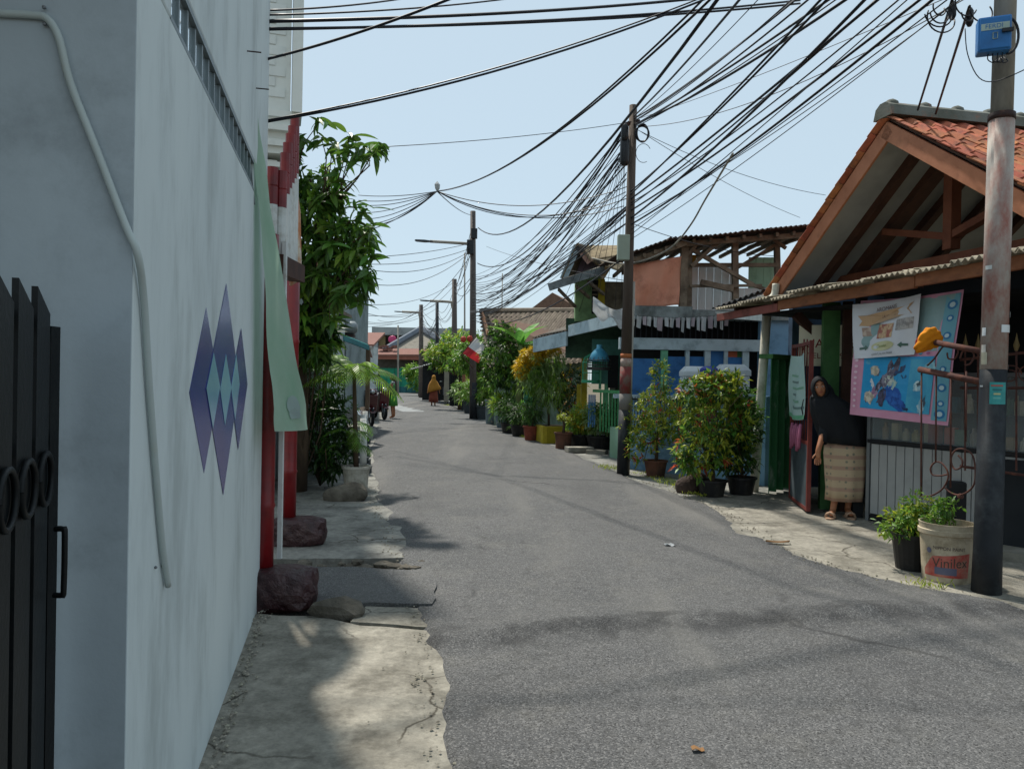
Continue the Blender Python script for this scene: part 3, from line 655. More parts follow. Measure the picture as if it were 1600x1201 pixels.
# clay tiles
def tile_mesh():
    mb = MB(); n = 8; Lt, Wt = .33, .245
    def f(s, t):
        x = (s - .5) * Wt; w = math.sin(s * 2 * math.pi + .5) * .026
        return V((x, (t - .5) * Lt, w + (.5 - t) * -.012 + .02))
    mb.grid(f, n, 2)
    ob = mb.build('roof_tile', mat('orange clay tile', 'b06a4a', '96563b', rough=.9, scale=6, bump=.3, bscale=40, dirt='54423a', dscale=5, damt=.38, orand=.25), None, solid=.014)
    return ob
tproto = tile_mesh(); TME = tproto.data; bpy.data.objects.remove(tproto)
def tiles(a, b, s0, ncol, nrow, parent, seed, pitch=.245, row=.262, lift=.06, flip=1):
    """a eave end, b ridge end of the verge; columns run along sn"""
    rg = random.Random(seed); d = (b - a).normalized(); xx = sn * flip; up = xx.cross(d)
    if up.z < 0: xx = -xx; up = xx.cross(d)
    ln = (b - a).length
    for j in range(nrow):
        for i in range(ncol):
            p = a + d * (ln - .13 - (j) * row) + sn * (s0 + (i + .5) * pitch) + up * (lift + rg.uniform(-.004, .006))
            Mx = Matrix((xx, d, up)).transposed().to_4x4(); Mx.translation = p
            Mx = Mx @ Matrix.Rotation(rg.gauss(0, .02), 4, 'Z') @ Matrix.Rotation(-.085 + rg.gauss(0, .012), 4, 'X') @ Matrix.Rotation(rg.gauss(0, .02), 4, 'Y')
            ob = inst(TME, 'roof_tile', parent, Mx); md = ob.modifiers.new('thick', 'SOLIDIFY'); md.thickness = .014
tiles(GR, GA, -.07, 15, 12, shop, 3)
tiles(GL, GA, -.07, 8, 13, shop, 5)
# ridge: cement bed and caps
RIDGE = mat('ridge cement grey', '6f716b', '56584f', rough=.95, scale=3, bump=.5, bscale=25, dirt='a05a3a', dscale=4, damt=.22)
m_ = MB(); q = [(-.17, -.02), (-.13, .11), (-.05, .16), (.05, .16), (.13, .11), (.17, -.02)]
A_ = GA + sn * -.08 + V((0, 0, .07)); m_.prism([A_ + sd_ * x + V((0, 0, z)) for x, z in q], sn * 4.3); rb_ = m_.build('ridge', RIDGE, shop)
for k in range(9):
    c = A_ + sn * (.12 + k * .46) + V((0, 0, .135)); m_ = MB(); m_.tube([c + sn * (t * .1 - .05) for t in (0, .5, 1)], [.07, .085, .075], 10); m_.build('ridge_cap', RIDGE, rb_, smooth=True)
# PVC gutter elbow at the left verge end
PVC = mat('weathered white pvc', 'cfcbbd', 'bdb8a6', rough=.55, scale=4, dirt='8d8672', dscale=6, damt=.3)
g_ = P(1204, 466, 11.7); MB().tube(smoothpath([g_ + V((.08, 0, .22)), g_ + V((.06, 0, .06)), g_ + V((-.02, 0, -.02)), g_ + V((-.12, 0, -.04)), g_ + V((-.16, 0, .03))], 4), .055, 10).build('gutter_elbow', PVC, shop, smooth=True)
# house walls set back, dark inside
SHOPW = mat('shop wall dull blue', '4a5f78', '3f5268', rough=.85, scale=2, dirt='2d3a48', dscale=2, damt=.3)
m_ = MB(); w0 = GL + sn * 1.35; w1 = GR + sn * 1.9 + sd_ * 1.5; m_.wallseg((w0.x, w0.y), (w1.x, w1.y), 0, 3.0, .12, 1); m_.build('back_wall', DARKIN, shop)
m_ = MB(); w0 = V((4.05, 11.3, 0)); w1 = w0 + sn * 2; m_.wallseg((w0.x, w0.y), (w1.x, w1.y), 0, 2.85, .1, -1); m_.build('side_wall', SHOPW, shop)
# ---- shop front: white boarded counter, glass case above
S0 = G(1357, 813); S1 = V((4.62, 7.34, 0)); sv = (S1 - S0).normalized(); S2 = S0 + sv * 3.4
sfn = V((-sv.y, sv.x, 0)); sfn = sfn if sfn.x < 0 else -sfn
cnt = T('shop_counter', S0, 'grey white boarded shop counter with glass display case on top', 'counter')
BOARD = mat('counter board grey white', 'a9aaa8', '9c9e9d', rough=.6, scale=3, dirt='85857f', dscale=3, damt=.2, orand=.04)
zc = onwall(1357, 691, S0, sv).z
bw = .104; bme2 = proto(MB().box((0, 0, 0), (bw - .010, .02, zc - .10)), 'board', BOARD)
for i in range(30):
    p = S0 + sv * (.02 + (i + .5) * bw); inst(bme2, 'board', cnt, Matrix.Translation((p.x, p.y, (zc + .08) / 2)) @ Matrix.Rotation(math.atan2(sv.y, sv.x), 4, 'Z'))
BLK = mat('black trim', '1c1d20', '24262a', rough=.4)
def sbox(s0, s1, z0, z1, off, t): 
    c = S0 + sv * ((s0 + s1) / 2) - sfn * (off + t / 2); c.z = (z0 + z1) / 2
    return MB().obox(c, sv * (s1 - s0) / 2, sfn * t / 2, V((0, 0, (z1 - z0) / 2)))
sbox(-.01, 3.2, 0, zc, .014, .03).build('counter_backing', BLK, cnt)
sbox(-.02, 3.2, .0, .075, -.012, .02).build('kick_board', BLK, cnt)
sbox(-.02, 3.2, zc + .001, zc + .04, -.025, .09).build('counter_edge', BLK, cnt)
sbox(-.03, .01, .0, zc + .75, -.02, .05).build('corner_post', mat('aluminium frame', '8d9294', '7c8183', rough=.45, metal=.5), cnt)
sbox(.0, 3.2, zc + .74, zc + .78, -.02, .05).build('case_top_rail', MATS['aluminium frame'], cnt)
GL_M = bpy.data.materials.new('display glass'); GL_M.use_nodes = True
_b = GL_M.node_tree.nodes['Principled BSDF']; _b.inputs['Alpha'].default_value = .16; _b.inputs['Roughness'].default_value = .05; _b.inputs['Base Color'].default_value = (.6, .7, .72, 1)
sbox(.012, 3.2, zc + .042, zc + .738, .01, .004).build('glass', GL_M, cnt)
sbox(.012, 3.2, zc + .36, zc + .372, .06, .30).build('shelf', DARKIN, cnt)
rg = random.Random(12)
cols = ['8a6a3a', '3b6f7d', '7d2f2a', 'a89c7a', '35536b', '6a3560', '9a8740', '4a6b4a', 'b5563a', '2f7fa0', '877a6a', 'c0b8a0']
PK = [mat('packet ' + c, c, rough=.45, scale=20) for c in cols]
gi = 0
for row, (zz, hh) in enumerate(((zc + .045, .22), (zc + .375, .24))):
    s = .05
    while s < 2.0:
        w_ = rg.uniform(.05, .12); h_ = hh * rg.uniform(.55, 1.0); t = T('grocery_packet', S0 + sv * s - sfn * .15 + V((0, 0, zz)), 'small coloured packet on a shelf behind the counter glass', 'packet', 'packets in the display case')
        MB_ = sbox(s, s + w_, zz, zz + h_, .08 + rg.uniform(0, .05), .07)
        if rg.random() < .4:
            MB_ = MB().lathe(S0 + sv * (s + w_ / 2) - sfn * .13 + V((0, 0, zz)), [(w_ * .42, 0), (w_ * .42, h_ * .65), (w_ * .2, h_ * .8), (w_ * .2, h_)], 10, True, True)
        MB_.build('packet', rg.choice(PK), t, bevel=.004); s += w_ + rg.uniform(.01, .05)
# dark shop interior volume: inner wall and floor
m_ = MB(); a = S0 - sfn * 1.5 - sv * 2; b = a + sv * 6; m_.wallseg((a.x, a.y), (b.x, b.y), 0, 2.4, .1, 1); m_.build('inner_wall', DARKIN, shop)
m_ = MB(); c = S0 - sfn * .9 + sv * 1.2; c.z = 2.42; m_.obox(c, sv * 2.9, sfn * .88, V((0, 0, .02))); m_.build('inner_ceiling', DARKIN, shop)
# ---- lean-to awning along the front
AW0, AW1 = P(1122, 494, 11.0), P(1640, 397, 5.75); AW1.z = AW0.z + .02
awd = (AW1 - AW0).normalized(); awn = V((-awd.y, awd.x, 0)); awn = awn if awn.x > 0 else -awn
awn_t = T('lean_to_awning', AW0, 'patched corrugated lean-to awning with brown timber edge over the shop front', 'awning')
FASC = mat('awning timber edge', '96603f', '7d4c31', rough=.8, scale=6, bump=.35, bscale=30, stretch=(1, 1, 3), dirt='54382a', dscale=4, damt=.3)
ln = (AW1 - AW0).length
for k, (t0, t1) in enumerate(((0, .30), (.302, .74), (.742, 1.08))):
    a = AW0 + awd * ln * t0; b = AW0 + awd * ln * t1; dz = V((0, 0, [-.02, 0, .012][k]))
    MB().beam(a + dz, b + dz * 1, .045, .115 if k else .10).build('edge_beam', FASC if k else mat('awning timber red', '8d5148', '7a443c', rough=.8, scale=5, dirt='5a3a32', dscale=5, damt=.3), awn_t, bevel=.006)
SHEET = mat('weathered corrugated sheet', 'b3a893', '8d8472', rough=.85, scale=3, dirt='5a5345', dscale=3, damt=.4)
rg = random.Random(3)
for k in range(9):
    t0 = .03 + k * .115; a = AW0 + awd * ln * t0; w_ = .78
    jit = rg.uniform(-.06, .03); lift = .075 + .02 * (k % 2) + rg.uniform(0, .012)
    def f(s, t, a=a, jit=jit, lift=lift): 
        p = a + awd * (s * w_) + awn * (-.09 + jit + t * 1.35) + V((0, 0, lift + t * .16 + .017 * math.sin(s * w_ / .075 * 2 * math.pi)))
        return p
    MB().grid(f, 48, 3).build('corrugated_sheet', SHEET, awn_t, solid=.008, smooth=True)
for t in (.1, .28, .46, .64, .82, .98):
    a = AW0 + awd * ln * t + V((0, 0, .04)); MB().beam(a - awn * .02, a + awn * 1.3 + V((0, 0, .16)), .05, .06).build('joist', DWOOD, awn_t)
a = P(1243, 490, 9.6); b = P(1306, 556, 9.7); MB().beam(a, b, .07, .11).build('brace', DWOOD, awn_t)
# green post and door head
GREENP = mat('green paint post', '4c7b45', '3c6638', rough=.6, scale=4, dirt='2c4a2a', dscale=3, damt=.3)
post = P(1298, 520, 9.3); m_ = MB(); m_.box((post.x, post.y, 1.25), (.19, .10, 2.5), R(-8)); tag(m_.build('green_post', GREENP, None, origin=(post.x, post.y, 0)), 'flat green painted timber post behind the woman in the doorway', 'post')
post = P(1324, 520, 9.15); m_ = MB(); m_.box((post.x, post.y, 1.25), (.10, .08, 2.5), R(-8)); m_.build('door_jamb', DWOOD, shop)
post = P(1345, 520, 8.75); m_ = MB(); m_.box((post.x, post.y, 1.25), (.11, .08, 2.5), R(-8)); m_.build('door_jamb', mat('near black paint', '161719', '1d1e20', rough=.7), shop)
# shop sign behind the post
sg = T('shop_sign', P(1300, 540, 9.55), 'cream signboard with red letters and phone number behind the green post', 'sign')
CREAMS = mat('sign cream', 'efe8cf', 'e6dec2', rough=.5, scale=3, dirt='b3a98a', dscale=3, damt=.2)
c = P(1303, 540, 9.55); sx = V((.97, -.24, 0)); yy = V((0, 0, 1)); m_ = MB(); m_.obox(c, sx * .41, sx.cross(yy) * -.012, yy * .255); m_.build('board', CREAMS, sg)
RTXT = mat('sign red letters', '8e2320', '7c1d1b', rough=.5); nn = sx.cross(yy); nn = nn if nn.y < 0 else -nn
m_ = MB(); text(m_, 'JUAL - BELI', .155, c + nn * .016 + sx * .0 + yy * .02, sx, yy); m_.build('lettering', RTXT, sg)
m_ = MB(); text(m_, 'TEL.081591242', .098, c + nn * .016 + yy * -.13, sx, yy); m_.build('lettering', RTXT, sg)
# ---- banners on the shop front
bA = P(1331, 650, 8.35); bB = P(1500, 620, 6.95); bd = v2(bB.x - bA.x, bB.y - bA.y).normalized(); bn = V((bd.y, -bd.x, 0)); bn = bn if bn.y < 0 else -bn
def Bq(u, v, off=0.0): return onwall(u, v, bA, bd) + bn * off
def quadgrid(q, off, nu=14, nv=14, wave=.022, ph=0.0):
    a, b, c, d = [Bq(*x) for x in q]   # tl, tr, br, bl
    def f(s, t):
        p = a.lerp(b, s).lerp(d.lerp(c, s), t); return p + bn * (off + wave * math.sin(s * 7 + t * 3 + ph) * math.sin(t * 2.5 + .4) + .006 * math.sin(s * 19 - t * 8 + ph)) + V((0, 0, -.018 * math.sin(math.pi * s) * (1 - t)))
    return f
def inner(f, s0, s1, t0, t1, off, nu=6, nv=6):
    return MB().grid(lambda s, t: f(s0 + (s1 - s0) * s, t0 + (t1 - t0) * t) + bn * off, nu, nv)
def shape(f, pts, off):
    """flat print: polygon in banner coordinates, fan from its centre"""
    n = len(pts); cx = sum(p[0] for p in pts) / n; cy = sum(p[1] for p in pts) / n; m_ = MB()
    m_.add([f(cx, cy) + bn * off] + [f(*p) + bn * off for p in pts], [(0, 1 + k, 1 + (k + 1) % n) for k in range(n)]); return m_
def ell(cx, cy, rx, ry, n=16, rot=0.): return [(cx + rx * math.cos(a) * math.cos(rot) - ry * math.sin(a) * math.sin(rot), cy + rx * math.cos(a) * math.sin(rot) + ry * math.sin(a) * math.cos(rot)) for a in [2 * math.pi * k / n for k in range(n)]]
def vin(c, c2=None): return mat('vinyl ' + c, c, c2 or c, rough=.45, scale=8, contrast=.4, spec=.4)
BLUEV, PINKV, TEALV, WHV, GRV, DKV = vin('1f8fc4', '2a9cd0'), vin('c987a2', 'd39ab0'), vin('6fa9b8', '5d9aae'), vin('d8d9dc', 'cfd0d6'), vin('7f9fa0', '92abab'), vin('2f3440')
f1 = quadgrid([(1345, 470), (1507, 452), (1480, 665), (1327, 647)], .0)
bn1 = T('shop_banner', Bq(1331, 650), 'large blue and pink vinyl banner hung sideways on the shop front', 'banner')
MB().grid(f1, 20, 20).build('sheet', PINKV, bn1, smooth=True)
inner(f1, .04, .97, .02, .44, .003).build('print', GRV, bn1)
inner(f1, .12, .84, .48, .93, .005).build('print', BLUEV, bn1)
inner(f1, .86, .985, .02, .97, .006, 3, 12).build('print', TEALV, bn1)
CURL = vin('2773a5'); 
for cy, r_ in ((.10, .045), (.2, .03), (.33, .035), (.58, .03), (.72, .04), (.84, .03), (.92, .045)):
    for kk in (0, 1):
        ring = ell(.925, cy, r_ * (1 - .45 * kk), r_ * .8 * (1 - .45 * kk)); shape(f1, ring, .008 + .002 * kk).build('print', CURL if kk == 0 else vin('b8cfd4'), bn1)
for k in range(9): shape(f1, ell(.05, .52 + k * .05, .018, .012, 8), .006).build('print', vin('e2c3cf'), bn1)
for k in range(9): shape(f1, ell(.16 + k * .075, .455, .02, .012, 8), .006).build('print', [vin('d9c3a0'), vin('4c93a8'), vin('b35c86')][k % 3], bn1)
# the sideways picture: worn photographic patches on blue
rgp = random.Random(41)
def patch(cx, cy, rx, ry, c, c2, off, rot=0., n=18, sc=22):
    pts = [(x + rgp.gauss(0, .006), y + rgp.gauss(0, .008)) for x, y in ell(cx, cy, rx, ry, n, rot)]
    shape(f1, pts, off).build('print', mat('print patch %s %s' % (c, c2), c, c2, rough=.45, scale=sc, contrast=.1), bn1)
inner(f1, .60, .84, .50, .93, .0065).build('print', mat('print sea', '4fa9c6', '3a93bb', rough=.45, scale=6, contrast=.2), bn1)
for a in ((.42, .57, .055, .095, '3f3c4a', '6a6474', .3), (.37, .66, .03, .09, '8d8796', '55505e', .35), (.30, .72, .03, .10, '9a8fa0', '3b3946', .5), (.49, .60, .02, .07, '2c4a74', '3f3c4a', .9), (.54, .64, .035, .02, '2a3a55', '1f6a9a', .2), (.33, .83, .05, .075, '34313d', '54506a', .2), (.45, .80, .10, .075, '1d4f9e', '2f6ab8', .5), (.52, .87, .08, .05, '1a4488', '2a5fb0', .4), (.60, .90, .035, .018, '2c3550', '1d3f70', .5), (.25, .79, .03, .045, 'b88aa4', '8a6a86', -.3), (.22, .72, .012, .05, 'd0d2d6', 'b5b9c4', -.3), (.24, .60, .05, .045, 'd2c8b4', 'a8a090', .1), (.27, .62, .03, .03, '6a6a74', '4a4a58', .1), (.40, .68, .05, .045, 'cdd0c6', '9aa69c', .2), (.44, .72, .03, .05, 'b9c9b4', '7fa8b8', .6), (.205, .83, .045, .05, 'd4cbb8', 'a3988a', -.2), (.19, .85, .02, .02, '5a5048', '463e3a', 0), (.71, .72, .04, .045, 'c9dcdc', '8fb8c6', .2), (.72, .70, .018, .02, '3c4a52', '55666c', 0), (.76, .88, .03, .05, 'b6d0d8', '7fb0c4', .1), (.79, .83, .010, .05, '4a5a66', '38485a', .1), (.80, .56, .05, .04, '9cc6cf', '76afc0', .1), (.17, .53, .03, .02, '3f8fb4', '5aa6c6', .4)):
    patch(*a[:4], a[4], a[5], .008 + .0004 * rgp.random(), a[6])
# pale food banner over it
f2 = quadgrid([(1338, 476), (1446, 459), (1432, 554), (1338, 561)], .035, ph=1.0)
bn2 = T('food_banner', Bq(1338, 561), 'white food stall banner with tan ribbon and snack pictures', 'banner')
MB().grid(f2, 18, 12).build('sheet', WHV, bn2, smooth=True)
TAN, TANT = vin('cfab86', 'c09a74'), vin('6d4a3c')
shape(f2, [(.10, .40), (.16, .32), (.10, .22), (.22, .22), (.80, .15), (.92, .10), (.86, .20), (.92, .30), (.82, .30), (.24, .42)], .004).build('print', TAN, bn2)
def btext(s, sz, cs, ct, sl, m_, par, f=f2, off=.008):
    mb_ = MB(); W_ = (f(1, .5) - f(0, .5)).length; H_ = (f(.5, 1) - f(.5, 0)).length
    text(mb_, s, sz, (0, 0, 0), (1, 0, 0), (0, 1, 0), bend=lambda x, y: f(cs + x / W_, ct - y / H_ + sl * x / W_) + bn * off); mb_.build('lettering', m_, par)
btext('AROMANIS', .055, .52, .13, -.10, TANT, bn2); btext('ANEKA JAJAN', .05, .50, .27, -.08, TANT, bn2)
for (a0, a1, b0, b1, c, c2) in ((.14, .32, .44, .60, 'a98f80', 'c9b7a8'), (.38, .66, .41, .66, 'a8604f', 'd3b48a'), (.70, .95, .36, .55, 'b9b3ae', '8f8a88')):
    inner(f2, a0, a1, b0, b1, .004, 3, 3).build('print', mat('print photo ' + c, c, c2, rough=.45, scale=16, contrast=.08), bn2)
shape(f2, ell(.50, .80, .20, .085, 20, -.06), .004).build('print', vin('bdb98a', 'cfcba0'), bn2)
GRN = vin('4e6a5e')
for s_, dr in ((.17, 1), (.82, -1)):
    shape(f2, [(s_ - .07 * dr, .80), (s_ + .02 * dr, .79), (s_ + .02 * dr, .76), (s_ + .07 * dr, .81), (s_ + .02 * dr, .86), (s_ + .02 * dr, .83), (s_ - .07 * dr, .84)], .005).build('print', GRN, bn2)
btext('Cemilan', .045, .50, .80, -.05, vin('7d8a4a'), bn2, off=.01); btext('ALAMAT JALAN PASAR', .032, .50, .94, -.04, vin('5c6066'), bn2)
# ---- open door leaf with a mint sheet
dh, de = V((3.66, 10.02, 0)), G(1263, 803); dd = (de - dh).normalized(); dn = V((dd.y, -dd.x, 0)); dn = dn if dn.x < 0 else -dn
door = T('shop_door', dh, 'shop door leaf standing open with pale mint sheet hung on it', 'door'); dl = (de - dh).length
def dbox(s0, s1, z0, z1, off, t): 
    c = dh + dd * ((s0 + s1) / 2) + dn * off; c.z = (z0 + z1) / 2
    return MB().obox(c, dd * (s1 - s0) / 2, dn * t / 2, V((0, 0, (z1 - z0) / 2)))
DPAN = mat('door sheet grey blue', '5f6a70', '4a545a', rough=.6, metal=.3, scale=4, dirt='34393c', dscale=3, damt=.4)
dbox(.03, dl - .05, .06, .80, 0, .025).build('lower_panel', DPAN, door)
RB = mat('red brown paint', '7c3a32', '652c27', rough=.55, scale=6, dirt='46221f', dscale=5, damt=.25)
for s in (.0, dl - .05): dbox(s, s + .05, .03, 2.02, 0, .045).build('stile', RB, door)
for z in (.03, .80, 1.97): dbox(.05, dl - .05, z, z + .04, 0, .04).build('rail', RB, door)
for k in range(7): dbox(.13 + k * .145, .145 + k * .145, .84, 1.97, 0, .014).build('bar', RB, door)
MINT = mat('mint sheet', 'c3dad6', 'aecfc6', rough=.6, scale=2.5, trans=.15); MINTT = vin('6f8a86')
def shf(s, t): 
    p = dh + dd * (.14 + s * (dl - .22)) + dn * (.05 + .02 * math.sin(s * 8 + t * 4) + .02 * t); p.z = 1.88 - t * .78 - .03 * math.sin(s * 3); return p
MB().grid(shf, 12, 12).build('sheet', MINT, door, smooth=True)
for k in range(6):
    MB().grid(lambda s, t, k=k: shf(.2 + s * (.35 + .2 * (k % 3)), .30 + k * .10 + t * .035) + dn * .004, 6, 1).build('print', MINTT if k % 2 else vin('7fae94'), door)
MB().grid(lambda s, t: shf(s, .93 + t * .06) + dn * .004, 8, 1).build('print', vin('6fb08c'), door)
hp = dh + dd * (dl + .0) + V((0, 0, 1.22)); MB().tube([hp + dd * .0 + V((0, 0, .17)) , hp - dd * .15 + V((0, 0, .10)) + dn * .05, hp - dd * .2 + dn * .06, hp - dd * .14 + V((0, 0, -.10)) + dn * .05, hp + V((0, 0, -.15))], .009, 6).build('hoop_wire', BLK, door)
PINKC = mat('pink cloth', 'b06a86', '98566f', rough=.9, scale=6)
m_ = MB()
for k in range(5): m_.tube(smoothpath([dh + dd * (.35 + k * .12) + dn * .05 + V((0, 0, 1.02 - .03 * (k % 2))), dh + dd * (.37 + k * .13) + dn * .07 + V((0, 0, .9)), dh + dd * (.33 + k * .12) + dn * .06 + V((0, 0, .70 + .04 * (k % 3)))], 4), [.02] * 9 if False else .022, 7)
tag(m_.build('pink_rag', PINKC, None, smooth=True), 'pink rag hanging on the bars of the open shop door', 'cloth')
# ---- folded green sheet gate
GSH = mat('green corrugated sheet peeling', '2f6b3c', '265a33', rough=.55, scale=2.2, contrast=.3, dirt='b9c0ae', dscale=4.5, damt=.22, stretch=(1, 1, .35))
ga, gb = G(1200, 775), G(1238, 766); gfold = T('green_folding_gate', ga, 'green sheet metal folding gate with peeling paint, folded beside the shop door', 'gate')
gdv = (gb - ga); zt_ = P(1215, 560, ga.y).z
zig = [ga + gdv * t + V((0, .12 if k % 2 else -.02, 0)) for k, t in enumerate(np.linspace(0, 1, 8))]
for a, b in zip(zig, zig[1:]):
    MB().beam((a.x, a.y, zt_ / 2 + .02), (b.x, b.y, zt_ / 2 + .02), .012, zt_ - .04).build('leaf_panel', GSH, gfold)
MB().beam((ga.x - .05, ga.y + .05, zt_ + .03), (gb.x + .05, gb.y + .05, zt_ + .03), .2, .06).build('top_rail', GREENP, gfold)
# ---- leaning PVC prop
pv0, pv1 = G(1178, 768), P(1199, 485, 10.75)
tag(MB().tube([pv0, pv0.lerp(pv1, .35), pv0.lerp(pv1, .7), pv1 + V((0, 0, .05))], .062, 14).build('prop_pole', PVC, None, smooth=True, origin=pv0), 'leaning off white plastic pipe propping the awning corner', 'pole')

# ================================================================ RIGHT: BLUE HOUSE WITH PATCHWORK UPPER FLOOR
BLUEW = mat('blue house wall', '7aa0bd', '6b90ac', rough=.8, scale=2, bump=.15, bscale=20, dirt='3d5366', dscale=2, damt=.3)
LBLUE = mat('pale blue grey timber', 'b3c4ca', 'a3b4bb', rough=.75, scale=3, dirt='5f6d74', dscale=4, damt=.3)
DBLUE = mat('blue shutter paint', '3a72ab', '316398', rough=.6, scale=3, dirt='1f3f62', dscale=3, damt=.25)
MGREEN = mat('mint green timber', '6fae8c', '5f9c7c', rough=.7, scale=3, dirt='40705a', dscale=3, damt=.25)
YB = 14.4
bh = T('blue_house', P(1090, 700, YB), 'blue single storey house with ramshackle timber upper floor', 'house')
def Q(u, v, y=YB): return P(u, v, y)
def face(mbx, u0, v0, u1, v1, y, t):
    """upright slab facing the camera, bearings (u0,v0)-(u1,v1) at depth y, thickness t behind"""
    um, vm = (u0 + u1) / 2, (v0 + v1) / 2
    x0, x1 = Q(u0, vm, y).x, Q(u1, vm, y).x; z0, z1 = Q(um, v1, y).z, Q(um, v0, y).z
    return mbx.box(((x0 + x1) / 2, y + t / 2, (z0 + z1) / 2), (x1 - x0, t, z1 - z0))
face(MB(), 975, 622, 1290, 720, YB, .15).build('lower_wall', BLUEW, bh)
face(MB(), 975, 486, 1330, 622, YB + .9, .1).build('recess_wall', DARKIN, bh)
face(MB(), 968, 529, 1192, 547, YB - .04, .14).build('beam', LBLUE, bh)
face(MB(), 1186, 500, 1330, 720, YB - .02, .14).build('side_bay', BLUEW, bh)
for u0, u1 in ((972, 984), (1033, 1043), (1071, 1077), (1101, 1110), (1131, 1137), (1160, 1170)):
    face(MB(), u0, 547, u1, 622, YB - .02, .1).build('window_post', LBLUE if u0 != 1033 else MGREEN, bh)
for u0, u1, vt in ((984, 1033, 560), (1043, 1071, 557), (1077, 1101, 557), (1110, 1131, 548), (1137, 1160, 558)):
    face(MB(), u0, vt, u1, 622, YB + .03, .03).build('shutter', DBLUE, bh)
face(MB(), 1137, 548, 1152, 558, YB + .04, .03).build('shutter_top', mat('orange panel', 'b5623f', 'a3543a', rough=.7), bh)
face(MB(), 1152, 548, 1160, 558, YB + .04, .03).build('shutter_top', GREENP, bh)
face(MB(), 960, 618, 1190, 624, YB - .12, .2).build('sill', LBLUE, bh)
for k in range(22):
    u = 992 + k * 8.6; face(MB(), u, 500, u + 1.6, 529, YB + .3, .02).build('lattice_slat', mat('lattice dark', '33383d', '2a2e32', rough=.8), bh)
# concrete upper floor edge, tarpaulin, boards, posts
GCON = mat('grey rendered concrete', '8f9898', '757d7c', rough=.9, scale=2, dirt='484c4a', dscale=2, damt=.45)
face(MB(), 985, 478, 1082, 498, YB - .25, .3).build('floor_edge', GCON, bh)
face(MB(), 1082, 486, 1330, 500, YB - .10, .3).build('floor_edge', GCON, bh)
m_ = MB(); a, b = Q(985, 488), Q(1330, 488); m_.box(((a.x + b.x) / 2, YB + 1.6, a.z), (b.x - a.x, 3.2, .12)); m_.build('floor_slab', GCON, bh)
WB = mat('whitewashed board', 'e3e6e4', 'd3d8d7', rough=.8, scale=3, stretch=(3, 3, .4), dirt='a3a7a1', dscale=3, damt=.25)
for k in range(6):
    u = 1079 + k * 12.2; face(MB(), u, 412 + (3 if k % 2 else 0), u + 11.6, 487, YB + .6, .02).build('board', WB, bh)
for k in range(5):
    u = 1152 + k * 11; face(MB(), u, 450, u + 10.4, 500, YB + .75, .02).build('board', WB, bh)
for k in range(4):
    u = 1170 + k * 11.5; face(MB(), u, 402, u + 11, 452, YB + 1.5, .03).build('board', mat('mint board', 'a7c9ae', '93b89c', rough=.8, scale=3, dirt='6f8b77', dscale=3, damt=.3), bh)
face(MB(), 1075, 398, 1088, 418, YB + .8, .03).build('board', mat('ochre board', 'a6893c', '8f7432', rough=.8), bh)
for (u0, v0, u1, v1, w, y) in ((1070, 372, 1066, 486, .13, YB), (1077, 378, 1076, 484, .10, YB + .1), (1148, 372, 1149, 470, .11, YB + .1), (1213, 360, 1216, 470, .10, YB + .6)):
    MB().beam(Q(u0, v0, y), Q(u1, v1, y), w, w, (0, 1, 0)).build('post', GREYW, bh)
for (u0, v0, u1, v1, w, y) in ((1076, 387, 1178, 446, .07, YB + .05), (1122, 379, 1080, 416, .07, YB - .02), (1098, 372, 1074, 398, .06, YB - .02), (1072, 414, 1212, 414, .07, YB + .2), (1078, 447, 1190, 446, .05, YB), (1095, 441, 1145, 452, .10, YB - .06), (1202, 370, 1228, 388, .06, YB + .3), (1150, 420, 1212, 382, .06, YB + .4), (1178, 446, 1196, 452, .06, YB)):
    MB().beam(Q(u0, v0, y), Q(u1, v1, y), w, w, (0, 1, 0)).build('brace', GREYW, bh)
TARP = mat('orange tarpaulin', 'efb095', 'e29f82', rough=.55, scale=2, dirt='b87560', dscale=2.5, damt=.3, trans=.25)
ta = [Q(987, 414), Q(1065, 401), Q(1059, 477), Q(986, 482)]
def tf(s, t):
    p = ta[0].lerp(ta[1], s).lerp(ta[3].lerp(ta[2], s), t); return p + V((0, -.05 + .03 * math.sin(s * 16 + t * 3) * (.3 + t) + .04 * math.sin(s * 5 + t * 5 + 1), 0))
tag(MB().grid(tf, 40, 16).build('tarpaulin', TARP, None, smooth=True, solid=.003), 'faded orange tarpaulin stretched between posts of the upper floor', 'tarpaulin')
ZINC = mat('rusty dark zinc sheet', '3f3733', '2e2826', rough=.8, scale=3, dirt='5f4436', dscale=3, damt=.45, stretch=(1, 1, 1))
def sheetroof(p00, p10, p11, p01, name, parent, m, pitch=.09, amp=.018, dirs='s', nu=60):
    def f(s, t):
        q = p00.lerp(p10, s).lerp(p01.lerp(p11, s), t); L_ = (p10 - p00).length
        return q + V((0, 0, amp * math.sin(s * L_ / pitch * 2 * math.pi)))
    return MB().grid(f, nu, 2).build(name, m, parent, smooth=True, solid=.01)
